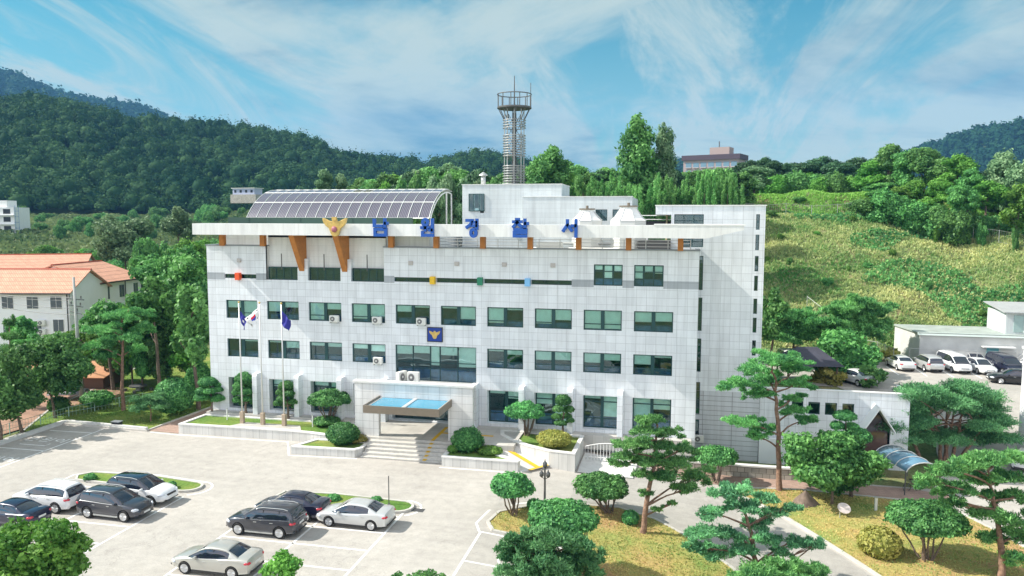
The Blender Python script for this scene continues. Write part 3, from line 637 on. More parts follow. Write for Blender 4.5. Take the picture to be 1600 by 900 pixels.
for k in range(5): mb.box(23.3, 23.6, -5.3-.42*(k+1)-.02, -5.3-.42*k, -.2*(k+1)+.022, -.2*(k+1)+.03)
struct(mb.build('tactile_strip', M_yel))
# planters ---------------------------------------------------------
def planter(label, poly, ztop, zsoil, zb, m=M_plant, w=.28, soil=M_lawn2, openp=False):
    t = thing('planter', label, 'planter')
    mb = MB(); n = len(poly); P = [Vector(p) for p in poly]; cc = sum((Vector(p) for p in poly), Vector((0, 0)))/n
    inn = []
    for i, p in enumerate(P):
        a = (P[i]-P[i-1]).normalized(); b = (P[(i+1) % n]-P[i]).normalized(); na = Vector((-a.y, a.x)); nb = Vector((-b.y, b.x)); d = (na+nb)
        d = d.normalized()/max(.4, d.normalized().dot(na)); inn.append(p+d*w)
    if sum((P[i].x*P[(i+1) % n].y-P[(i+1) % n].x*P[i].y) for i in range(n)) < 0: inn = [2*p-q for p, q in zip(P, inn)]
    v = [(p.x, p.y, zb) for p in P]+[(p.x, p.y, ztop-.1) for p in P]+[(p.x, p.y, ztop-.1) for p in inn]+[(p.x, p.y, zb) for p in inn]
    f = []
    for i in range(n):
        j = (i+1) % n; f += [(i, j, n+j, n+i), (2*n+i, 2*n+j, 3*n+j, 3*n+i)]
    mb.add(v, f); mb.build('planter_wall', m, t)
    mb = MB(); o = [p+(p-q).normalized()*.04 for p, q in zip(P, inn)]; q = [q-(p-q).normalized()*.03 for p, q in zip(P, inn)]
    v = [(p.x, p.y, ztop-.1) for p in o]+[(p.x, p.y, ztop) for p in o]+[(p.x, p.y, ztop) for p in q]+[(p.x, p.y, ztop-.1) for p in q]; f = []
    for i in range(n):
        j = (i+1) % n; f += [(i, j, n+j, n+i), (n+i, n+j, 2*n+j, 2*n+i), (2*n+i, 2*n+j, 3*n+j, 3*n+i), (3*n+i, 3*n+j, j, i)]
    mb.add(v, f); mb.build('coping', M_cope, t)
    mb = MB(); mb.prism([(q.x, q.y) for q in inn], zb, zsoil); mb.build('soil', soil, t); return t
planter('long pale stone planter below the three flagpoles, with lawn inside', [(-.3, -4.55), (10.3, -4.4), (12.4, -4.55), (14.6, -4.95), (16.55, -5.25), (16.55, -1.0), (0, -1.0)], -.2, -.3, -1.15)
planter('low stone planter left of the entrance steps with a dark green dome shrub', [(12.3, -7.8), (17.7, -7.55), (18.1, -6.9), (18.1, -5.32), (13.4, -5.32)], -.42, -.5, -1.15)
planter('low stone planter right of the entrance steps with a mixed round shrub', [(25.1, -8.0), (31.1, -8.0), (31.2, -7.6), (27.2, -5.32), (25.1, -5.32)], -.3, -.4, -1.15)
planter('curved stone planter beside the access ramp holding a spreading tree and a cloud pruned tree', [(28.2, 2.0-3.1), (28.5, -2.4), (29.6, -3.7), (31.2, -4.9), (33.2, -5.9), (35.2, -6.2), (35.3, -1.2), (29, -.95)], .05, -.1, -1.6)
struct(MB().prism([(4.3, -4.1), (11.3, -4.1), (10.4, -2.6), (5.2, -2.6)], -.3, -.26).build('flagpole_base', M_floor))

# ------------------------------------------------------------------ signs, emblems and fittings on the building
LET = {
 'nam': [[(.06, 1.0), (.06, .6), (.62, .6)], [(.80, 1.02), (.80, .46)], [(.80, .76), (1.0, .76)], [(.1, .38), (.86, .38), (.86, .03), (.1, .03), (.1, .38)]],
 'won': [('o', .33, .82, .19), [(0, .50), (.64, .50)], [(.33, .5), (.33, .3)], [(.88, 1.02), (.88, .2)], [(.6, .36), (.88, .36)], [(.12, .26), (.12, .03), (.95, .03)]],
 'gyeong': [[(0, .95), (.48, .95), (.36, .72), (.02, .52)], [(.86, 1.02), (.86, .44)], [(.48, .84), (.86, .84)], [(.44, .64), (.86, .64)], ('o', .58, .2, .21)],
 'chal': [[(.2, 1.02), (.42, 1.02)], [(0, .88), (.6, .88)], [(.33, .88), (.02, .56)], [(.28, .8), (.6, .58)], [(.8, 1.03), (.8, .5)], [(.8, .78), (1.02, .78)], [(.08, .42), (.86, .42), (.86, .24), (.1, .24), (.1, .03), (.9, .03)]],
 'seo': [[(.32, 1.0), (.32, .72), (.02, .34)], [(.32, .72), (.64, .36)], [(.92, 1.02), (.92, 0)], [(.6, .66), (.92, .66)]]}
def strokes(mb, parts, x0, z0, w, h, t, y0, y1):
    for p in parts:
        pts = arc(p[1], p[2], p[3], 0, 360, 20) if p[0] == 'o' else p
        Q = [Vector((x0+a*w, z0+b*h)) for a, b in pts]
        closed = (Q[0]-Q[-1]).length < 1e-4; n = len(Q); Lf = []; Rt = []
        for i in range(n):
            a = Q[i]-Q[i-1] if i > 0 else (Q[-1]-Q[-2] if closed else Q[1]-Q[0]); b = Q[i+1]-Q[i] if i < n-1 else (Q[1]-Q[0] if closed else Q[-1]-Q[-2])
            a = a.normalized(); b = b.normalized(); na = Vector((-a.y, a.x)); nb = Vector((-b.y, b.x)); m = (na+nb)
            m = m.normalized() if m.length > .01 else na; k = t/2/max(.5, m.dot(na)); Lf.append(Q[i]+m*k); Rt.append(Q[i]-m*k)
        if not closed:
            d = (Q[1]-Q[0]).normalized()*t*.25; Lf[0] -= d; Rt[0] -= d; d = (Q[-1]-Q[-2]).normalized()*t*.25; Lf[-1] += d; Rt[-1] += d
        v = []
        for a, b in zip(Lf, Rt): v += [(a.x, y0, a.y), (b.x, y0, b.y), (a.x, y1, a.y), (b.x, y1, b.y)]
        f = []
        for i in range(n-1):
            o = 4*i; f += [(o, o+4, o+5, o+1), (o+2, o+3, o+7, o+6), (o, o+2, o+6, o+4), (o+1, o+5, o+7, o+3)]
        if not closed: e = 4*(n-1); f += [(0, 1, 3, 2), (e, e+2, e+3, e+1)]
        mb.add(v, f)
for key, u0, u1, lab in (('nam', 582.5, 607.5, 'first blue Korean letter on the roof beam, right beside the gold emblem'), ('won', 656.7, 679.6, 'second blue Korean letter on the roof beam, with a small ring at its upper left'),
                         ('gyeong', 727.3, 749.6, 'third blue Korean letter on the roof beam, with a large ring at its foot'), ('chal', 800, 826.5, 'fourth blue Korean letter on the roof beam, the densest with many short bars'),
                         ('seo', 878, 903.4, 'last blue Korean letter on the roof beam, two slanting legs and an upright')):
    xa = wy(u0, 355, -2.1)[0]; xb = wy(u1, 355, -2.1)[0]; mb = MB()
    strokes(mb, LET[key], xa+.08, 16.5, (xb-xa)-.16, 1.36, .25, -2.22, -2.003)
    o = mb.build('sign_letter', M_blue); tag(o, lab, 'sign letter', 'blue letters on the roof beam')
def eagle(mb, cx, cz, s, y0, y1):
    half = [(0, .62), (.14, .62), (.20, .38), (.45, .42), (.82, .60), (1.0, .62), (.93, .30), (.72, .02), (.50, -.12), (.38, -.40), (.30, -.62), (.18, -.74), (0, -.78)]
    poly = [(cx+x*s, cz+z*s) for x, z in half]+[(cx-x*s, cz+z*s) for x, z in half[-2:0:-1]]
    mb.plate(poly, y0, y1)
t = thing('emblem', 'gold spread wing bird emblem on the roof beam left of the blue letters', 'emblem')
mb = MB(); eagle(mb, 14.3+.0, 17.25, 1.12, -2.35, -2.1); mb.build('bird_shape', M_gold, t, bevel=.04)
mb = MB(); mb.lathe([(.0, -.02), (.2, 0), (.26, .1), (.2, .2), (.05, .26)], 14)
mb.v = [(14.3+x, -2.35-z*.6, 17.0+y) for x, y, z in mb.v]; mb.build('disc', M_mauve, t, smooth=True)
mb = MB(); mb.box(14.22, 14.38, -2.12, -1.98, 16.6, 17.4); mb.plate([(14.12, 17.75), (14.48, 17.75), (14.52, 18.05), (14.08, 18.05)], -2.42, -2.3); mb.build('head', M_gold, t)
ex = wy(480, 355, -2.1)[0]; dx = wy(524.5, 355, -2.1)[0]-14.3
for c in kids(t): c.location.x = dx
t = thing('emblem', 'square blue wall plaque with a small gold bird above the large lobby window', 'emblem')
MB().box(21.43, 22.7, -.12, 0, 7.28, 8.45).build('plaque', M_dblue, t)
mb = MB(); mb.box(21.37, 21.43, -.14, 0, 7.22, 8.51); mb.box(22.7, 22.76, -.14, 0, 7.22, 8.51); mb.box(21.43, 22.7, -.14, 0, 7.22, 7.28); mb.box(21.43, 22.7, -.14, 0, 8.45, 8.51); mb.build('frame', M_dark, t)
mb = MB(); eagle(mb, 22.065, 7.88, .5, -.17, -.12); mb.build('bird_shape', M_gold, t)
# solar roof
sp = thing('solar_roof', 'curved rooftop canopy covered in rows of solar panels above the left half of the building', 'solar roof')
R_ = 7.6; AX0, AX1, AY0 = .55, 19.6, 6.0
def arcp(s):
    "point on the canopy curve, s metres along from the front edge"
    a0 = math.radians(52); a = a0-s/R_; return AY0+R_*(math.cos(math.pi/2+a0)*-1-math.sin(a)*1)+0, 17.95+R_*(math.cos(a)-math.cos(a0))
def arcpt(s, off=0):
    a0 = math.radians(52); a = a0-s/R_; return (AY0+(R_*math.sin(a0)-(R_+off)*math.sin(a)), 17.95+((R_+off)*math.cos(a)-R_*math.cos(a0)))
rows = [(0.02, 2.2), (2.26, 4.5), (4.56, 6.8)]; NC = 18; cw = (AX1-AX0)/NC
def pv_mat():
    m = bpy.data.materials.new('solar cell glass'); m.use_nodes = True; t = m.node_tree; b = t.nodes['Principled BSDF']; b.inputs['Roughness'].default_value = .3; b.inputs['Coat Weight'].default_value = .35
    tcn = t.nodes.new('ShaderNodeTexCoord'); s = t.nodes.new('ShaderNodeSeparateXYZ'); t.links.new(tcn.outputs['Object'], s.inputs[0])
    a = t.nodes.new('ShaderNodeMath'); a.operation = 'MODULO'; a.inputs[1].default_value = .165; t.links.new(s.outputs[0], a.inputs[0])
    g = t.nodes.new('ShaderNodeMath'); g.operation = 'LESS_THAN'; g.inputs[1].default_value = .05; t.links.new(a.outputs[0], g.inputs[0])
    m2 = t.nodes.new('ShaderNodeMix'); m2.data_type = 'RGBA'; m2.inputs[6].default_value = (.06, .055, .085, 1); m2.inputs[7].default_value = (.24, .23, .26, 1); t.links.new(g.outputs[0], m2.inputs[0]); t.links.new(m2.outputs[2], b.inputs['Base Color'])
    return m
M_pv = pv_mat()
for r, (s0, s1) in enumerate(rows):
    mb = MB(); 
    ss = [s0+.05+(s1-s0-.1)*k/4 for k in range(5)]
    v = []
    for s in ss:
        for x in (.06, cw-.06):
            y, z = arcpt(s, .0); y2, z2 = arcpt(s, -.05); v += [(x, y, z), (x, y2, z2)]
    f = []
    for k in range(4): o = 4*k; f += [(o, o+2, o+6, o+4), (o+1, o+5, o+7, o+3), (o, o+4, o+5, o+1), (o+2, o+3, o+7, o+6)]
    f += [(0, 1, 3, 2), (16, 18, 19, 17)]
    mb.add(v, f); p0 = None
    for c in range(NC):
        if r == 2 and c in (9, 10): continue
        if p0 is None: p0 = mb.build('solar_panel', M_pv, sp); p = p0
        else: p = p0.copy(); C.objects.link(p)
        p.location = (AX0+c*cw, 0, 0)
mb = MB()
for c in range(NC+1):
    x = AX0+c*cw; pts = [(x, *arcpt(s, .02)) for s in np.linspace(0, 7.4, 12)]; mb.tube(pts, .045, 4)
for s in (0, 2.23, 4.53, 6.83, 7.4):
    y, z = arcpt(s, .02); mb.tube([(AX0, y, z), (AX1, y, z)], .05, 4)
for x in (AX0, AX0+6.3, AX0+12.7, AX1):
    pts = [(x, *arcpt(s, -.3)) for s in np.linspace(0.3, 8.4, 14)]; mb.tube(pts, .07, 6)
    mb.tube([(x, *arcpt(6.5, -.3)), (x, arcpt(6.5)[0], 15)], .08, 6); mb.tube([(x, *arcpt(.5, -.3)), (x, arcpt(.5)[0], 15)], .08, 6); mb.tube([(x, *arcpt(8.3, -.3)), (x, arcpt(8.3)[0], 15)], .08, 6)
mb.build('frame', M_white, sp)
mb = MB(); ss = np.linspace(6.85, 8.4, 10); v = []
for s in ss:
    y, z = arcpt(s, 0); v += [(AX0, y, z), (AX1+.1, y, z)]
mb.add(v, [(2*i, 2*i+2, 2*i+3, 2*i+1) for i in range(9)]); mb.add([(a, b, c-.05) for a, b, c in v], [(2*i, 2*i+1, 2*i+3, 2*i+2) for i in range(9)]); mb.build('sheet_roof', mat('pale roof sheet', (.6, .62, .62), .5), sp)
# railings and pipes on the roof terrace
t = thing('roof_railing', 'pale steel handrail running along the roof terrace behind the beam', 'railing')
mb = MB()
for z in (15.65, 15.95, 16.2): mb.tube([(22, 1.2, z), (43.6, 1.2, z)], .03, 6)
mb.build('rail', M_steel, t)
for x in np.arange(22, 44, 1.8): MB().tube([(x, 1.2, 14.6), (x, 1.2, 16.2)], .035, 6).build('post', M_steel, t)
t = thing('roof_pipes', 'pale pipes and ducts lying on the roof terrace behind the handrail', 'pipes')
mb = MB(); mb.tube([(30, 3, 15.3), (40, 3, 15.3), (40, 3, 17)], .16, 8); mb.build('pipe', M_ac, t, smooth=True)
mb = MB(); mb.tube([(31, 3.6, 15.8), (42, 3.6, 15.8)], .12, 8); mb.build('pipe', M_steel, t, smooth=True)
mb = MB(); mb.box(39.3, 42.0, 2.6, 4.2, 14.7, 16.1); mb.build('duct', M_dsteel, t)
mb = MB(); mb.box(30.6, 32.8, 2.2, 3.0, 14.7, 15.9); mb.build('duct', M_ac, t)
t = thing('roof_platform', 'dark rooftop platform with pale rails between the plant rooms and the right wing', 'platform')
MB().box(38.8, 42.3, 6, 9, 17.2, 17.75).build('deck', M_dark, t)
for z in (17.9, 18.25): MB().tube([(38.8, 6, z), (42.4, 6, z)], .04, 6).build('rail', M_white, t)
MB().tube([(41.6, 5.9, 14.6), (41.6, 5.9, 18.9)], .07, 8).build('mast', mat('cream mast', (.6, .5, .3), .6), t)
def cooling(x, r, zt, lab):
    t = thing('cooling_tower', lab, 'cooling tower', (x, 4.2, 14.6))
    mb = MB(); mb.lathe([(r, 0), (r, 3.15), (r*.98, 3.2)], 8); mb.build('casing', M_ac, t, rz=.39)
    mb = MB(); mb.lathe([(r*1.02, 3.2), (r*.78, 3.5), (r*.48, zt-14.8), (r*.46, zt-14.6)], 8); o = mb.build('hood', M_white, t, rz=.39)
    for k in range(8):
        a = math.pi/4*k+.39; c, s = math.cos(a), math.sin(a); MB().tube([(r*1.02*c, r*1.02*s, 3.22), (r*.78*c, r*.78*s, 3.53), (r*.48*c, r*.48*s, zt-14.77)], .03, 4).build('rib', M_steel, t)
    mb = MB(); mb.lathe([(r*.52, zt-14.62), (r*.52, zt-14.5)], 12); mb.tube([(0, 0, zt-14.5), (0, 0, zt-14.25)], .12, 8); mb.build('fan_motor', M_bronze, t)
cooling(34.75, 1.36, 18.75, 'white octagonal cooling tower, the smaller left one of two on the roof')
cooling(38.35, 1.62, 19.0, 'white octagonal cooling tower, the larger right one of two on the roof')
t = thing('vent_pipe', 'steel vent pipe with a conical cap on top of the rooftop room', 'vent pipe', (24.0, 9.5, 21.15))
MB().lathe([(.24, 0), (.24, .9)], 12).build('pipe', M_steel, t, smooth=True); MB().lathe([(.46, .95), (.4, 1.05), (.05, 1.3)], 12).build('cap', M_steel, t)
# lattice tower on the roof
t = thing('lattice_tower', 'tall round lattice radio tower with ringed shaft and open railed platform on top', 'radio tower', (24.0, 24, -1))
Rr = 1.3; M_ring = mat('weathered steel ring', (.34, .35, .35), .5, metal=.4)
def circ(r, z, n=20): return [(r*math.cos(2*math.pi*k/n), r*math.sin(2*math.pi*k/n), z) for k in range(n+1)]
for k in range(8):
    a = math.pi/4*k+.2; MB().tube([(Rr*.86*math.cos(a), Rr*.86*math.sin(a), 0), (Rr*.86*math.cos(a), Rr*.86*math.sin(a), 31.4)], .055, 6).build('leg', M_steel, t)
z = 18.0
while z < 30.3:
    if not (25.1 < z < 25.85 or 28.6 < z < 29.3): MB().tube(circ(Rr, z), .05, 5, caps=False).build('ring', M_ring, t)
    z += .29
mb = MB()
for k in range(8):
    for j in range(14):
        a, b = math.pi/4*k+.2, math.pi/4*(k+1)+.2; z0 = 14+j*1.2; q = Rr*.72
        if j % 2: a, b = b, a
        mb.tube([(q*math.cos(a), q*math.sin(a), z0), (q*math.cos(b), q*math.sin(b), z0+1.2)], .03, 4)
mb.tube([(0, 0, 0), (0, 0, 31)], .25, 8)
mb.build('lattice', M_dsteel, t)
for k in range(10):
    a = 2*math.pi*k/10; MB().tube([(Rr*.9*math.cos(a), Rr*.9*math.sin(a), 30.2), (1.85*math.cos(a), 1.85*math.sin(a), 31.5)], .05, 5).build('bracket', M_dsteel, t)
MB().lathe([(1.1, 31.4), (1.98, 31.5), (1.98, 31.68), (1.1, 31.66)], 24).build('platform', M_dsteel, t)
mb = MB(); mb.tube(circ(1.95, 33.1, 24), .06, 5, caps=False)
for k in range(12):
    a = 2*math.pi*k/12; mb.tube([(1.93*math.cos(a), 1.93*math.sin(a), 31.6), (1.93*math.cos(a), 1.93*math.sin(a), 33.1)], .05, 5)
mb.build('railing', M_dsteel, t)
MB().tube([(0, 0, 31), (0, 0, 35.2)], [.1, .04], 6).build('antenna', M_dsteel, t); MB().tube([(1.85, .3, 31.6), (1.85, .3, 34.4)], .035, 6).build('antenna', M_dsteel, t)
# air conditioners
ac = thing('air_conditioner', 'off white outdoor unit', 'air conditioner', (0, 0, 0))
mb = MB(); mb.box(-.42, .42, -.18, .16, 0, .6); mb.build('casing', M_ac, ac, bevel=.03)
mb = MB(); mb.lathe([(.22, 0), (.22, .01), (.19, .015)], 16); mb.v = [(x-.1, -.185-z, y+.3) for x, y, z in mb.v]; g_ = mb.build('fan_grille', mat('grey grille', (.16, .16, .16), .6), ac)
mb = MB(); mb.lathe([(.07, 0), (.07, .02)], 12); mb.v = [(x-.1, -.205-z, y+.3) for x, y, z in mb.v]; mb.build('hub', M_ac, g_)
mb = MB(); mb.box(-.36, -.32, -.2, .2, -.1, -.001); mb.box(.32, .36, -.2, .2, -.1, -.001); mb.build('bracket', M_steel, ac)
first = True
for x, y, z, rz, lab in ((12.75, -.3, 8.7, 0, 'small wall air conditioner under the third window of the upper floor'), (16.8, -.3, 8.7, 0, 'small wall air conditioner under the fourth window of the upper floor'),
                     (20.9, -.3, 8.72, 0, 'small wall air conditioner under the fifth window of the upper floor, near the plaque'), (16.85, -.3, 5.08, 0, 'small wall air conditioner under the lower window left of the lobby glazing'),
                     (19.4, -1.3, 3.84, 1.2, 'left outdoor unit standing on the portal roof, seen from its narrow side'), (20.5, -1.3, 3.84, 0, 'right outdoor unit standing on the portal roof, its fan facing forward'),
                     (44.7, 2.4, -1.0, 0, 'outdoor unit low in the corner between main block and right wing')):
    o = ac if first else copy_tree(ac)
    first = False; o.location = (x, y, z); o.rotation_euler.z = rz; o['label'] = lab; o['group'] = 'outdoor air conditioning units'
    if y == -1.3: o.scale = (1.25, 1.25, 1.5)
    if z < 0: o.location.y = 2.5
# ------------------------------------------------------------------ flagpoles and flags
M_fw = mat('white flag cloth', (.78, .78, .78), .8); M_fr = mat('red flag cloth', (.65, .03, .06), .8); M_fb = mat('blue flag cloth', (.02, .06, .45), .8); M_fn = mat('navy flag cloth', (.03, .03, .28), .8)
def cloth(w, h, sag, seed, dirx=1):
    r = random.Random(seed); nx, nz = 10, 14; v = []; f = []
    for j in range(nz+1):
        for i in range(nx+1):
            a, b = i/nx, j/nz
            x = dirx*(w*a*(1-.35*b)+.10*b*math.sin(3*a+seed)); z = -h*b-sag*a*(1.0-.2*b); y = .16*math.sin(a*9+b*2.4+seed)*a+.05*math.sin(b*7+seed)
            v.append((x, y, z))
    for j in range(nz):
        for i in range(nx):
            o = j*(nx+1)+i; f.append((o, o+nx+1, o+nx+2, o+1))
    return v, f, nx, nz
def flagpole(x, y, h, lab):
    t = thing('flagpole', lab, 'flagpole', (x, y, -.26), 0, 'flagpoles before the facade')
    MB().tube([(0, 0, 0), (0, 0, h)], [.075, .045], 10).build('pole', M_silver, t, smooth=True)
    mb = MB(); mb.box(-.17, .17, -.17, .17, 0, 1.05); mb.build('base_block', mat('tan stone', (.42, .33, .24), .7, n=.1), t, bevel=.03)
    MB().lathe([(.02, h), (.09, h+.05), (.09, h+.12), (.02, h+.18)], 10).build('finial', M_gold, t, smooth=True)
flagpole(5.0, -2.95, 10.75, 'left flagpole of three on the planter, carrying a navy flag with a pale mark')
flagpole(7.0, -2.95, 10.75, 'middle flagpole of three on the planter, carrying the white national flag')
flagpole(9.08, -2.95, 10.75, 'right flagpole of three on the planter, carrying a plain navy flag')
def flag(x, z, w, h, sag, seed, dirx, lab, fnmat, mats, nm='flag'):
    v, f, nx, nz = cloth(w, h, sag, seed, dirx); mb = MB(); mb.add(v, f); mb.m = [fnmat((i+.5)/nx, (j+.5)/nz) for j in range(nz) for i in range(nx)]
    o = mb.build(nm, mats, None, smooth=True, loc=(x, -2.95, z)); sd = o.modifiers.new('t', 'SOLIDIFY'); sd.thickness = .008; tag(o, lab, 'flag', 'flags on the flagpoles')
flag(5.06, 9.8, .75, 1.1, .75, 1, 1, 'navy flag with a pale round mark hanging limp on the left pole', lambda a, b: 1 if .35 < a < .65 and .4 < b < .62 else 0, [M_fn, M_fw])
def kor(a, b):
    d = math.hypot((a-.5)*1.0, (b-.48)*1.1)
    if d < .25: return 1 if b < .47 else 2
    if (abs(a-.15) < .07 or abs(a-.85) < .07) and (abs(b-.15) < .08 or abs(b-.85) < .08): return 3
    return 0
flag(6.94, 10.2, 1.35, 1.0, 1.05, 2.2, -1, 'white national flag with red and blue centre hanging on the middle pole', kor, [M_fw, M_fr, M_fb, M_dark])
flag(9.14, 9.95, .8, 1.1, .85, 4, 1, 'plain navy flag hanging limp on the right pole', lambda a, b: 0, [M_fn])

# ------------------------------------------------------------------ vehicles
def interp_st(st, n):
    st = np.array(st, float); x = st[:, 0]; t = np.linspace(x[0], x[-1], n)
    out = [t]
    for c in range(1, st.shape[1]):
        y = st[:, c]; m = np.gradient(y, x); r = []
        for q in t:
            i = min(max(np.searchsorted(x, q)-1, 0), len(x)-2); h = x[i+1]-x[i]; u = (q-x[i])/h
            d = (y[i+1]-y[i])/h; a, b = m[i], m[i+1]
            if d == 0: a = b = 0
            else: a = math.copysign(min(abs(a), 3*abs(d)), d) if a*d > 0 else 0; b = math.copysign(min(abs(b), 3*abs(d)), d) if b*d > 0 else 0
            r.append(y[i]*(2*u**3-3*u**2+1)+h*a*(u**3-2*u**2+u)+y[i+1]*(-2*u**3+3*u**2)+h*b*(u**3-u**2))
        out.append(np.array(r))
    return np.stack(out, 1)
def bool_cut(o, cutters):
    for c in cutters:
        md = o.modifiers.new('c', 'BOOLEAN'); md.operation = 'DIFFERENCE'; md.object = c; md.solver = 'EXACT'
    dg = bpy.context.evaluated_depsgraph_get(); me = bpy.data.meshes.new_from_object(o.evaluated_get(dg)); o.modifiers.clear(); old = o.data; o.data = me; bpy.data.meshes.remove(old)
    for c in cutters: bpy.data.objects.remove(c)
    me.shade_smooth()
    try: me.set_sharp_from_angle(angle=math.radians(38))
    except Exception: pass
SPEC = {
 'sedan': dict(body=[(-2.42, .40, .78, .62), (-2.34, .30, 1.00, .78), (-2.05, .24, 1.08, .88), (-1.3, .2, 1.05, .92), (-.3, .2, 1.0, .925), (.7, .2, .96, .92), (1.25, .2, .92, .91), (1.85, .22, .83, .87), (2.22, .26, .70, .78), (2.42, .36, .56, .60)],
   cab=[(-1.78, 1.04, .80, .72), (-1.4, 1.24, .80, .66), (-1.0, 1.40, .80, .62), (-.55, 1.465, .81, .60), (0, 1.475, .81, .60), (.35, 1.42, .81, .62), (.75, 1.23, .80, .66), (1.2, .96, .78, .72)], roof=(-1.12, .42), base=.98, wb=1.40, wr=.335, pil=(-1.75, -1.22), mirror=(.72, .98)),
 'suv': dict(body=[(-2.34, .45, .85, .72), (-2.28, .36, 1.08, .84), (-2.0, .28, 1.16, .92), (-1.2, .25, 1.15, .945), (-.3, .25, 1.12, .95), (.7, .25, 1.09, .945), (1.2, .25, 1.07, .93), (1.8, .28, .99, .89), (2.15, .32, .86, .80), (2.35, .42, .66, .62)],
   cab=[(-2.26, 1.10, .82, .76), (-2.12, 1.38, .82, .70), (-1.92, 1.60, .82, .68), (-1.2, 1.69, .83, .67), (-.4, 1.70, .83, .66), (.3, 1.64, .83, .66), (.75, 1.40, .82, .70), (1.22, 1.08, .80, .76)], roof=(-1.98, .38), base=1.1, wb=1.36, wr=.37, pil=(-2.25, -1.95), mirror=(.75, 1.12)),
 'van': dict(body=[(-2.55, .40, .9, .80), (-2.5, .32, 1.15, .90), (-2.2, .26, 1.22, .95), (-1, .25, 1.2, .965), (.2, .25, 1.18, .965), (1.2, .25, 1.15, .95), (1.7, .26, 1.08, .92), (2.15, .30, .95, .86), (2.45, .36, .78, .74), (2.55, .44, .6, .6)],
   cab=[(-2.5, 1.15, .86, .80), (-2.4, 1.6, .86, .76), (-2.25, 1.84, .86, .73), (-1, 1.92, .87, .72), (.3, 1.91, .87, .72), (.9, 1.8, .86, .73), (1.4, 1.48, .85, .76), (1.95, 1.12, .80, .78)], roof=(-2.3, 1.0), base=1.18, wb=1.5, wr=.35, pil=(-2.48, -2.2), mirror=(1.3, 1.2))}
M_rim = mat('alloy rim', (.55, .56, .58), .3, metal=.8); M_rimd = mat('dark rim gap', (.03, .03, .035), .5)
M_head = mat('headlight glass', (.62, .66, .72), .1, coat=1); M_tail = mat('red tail light', (.55, .01, .03), .2, coat=1); M_plate = mat('number plate', (.75, .75, .72), .5)
CARP = {}
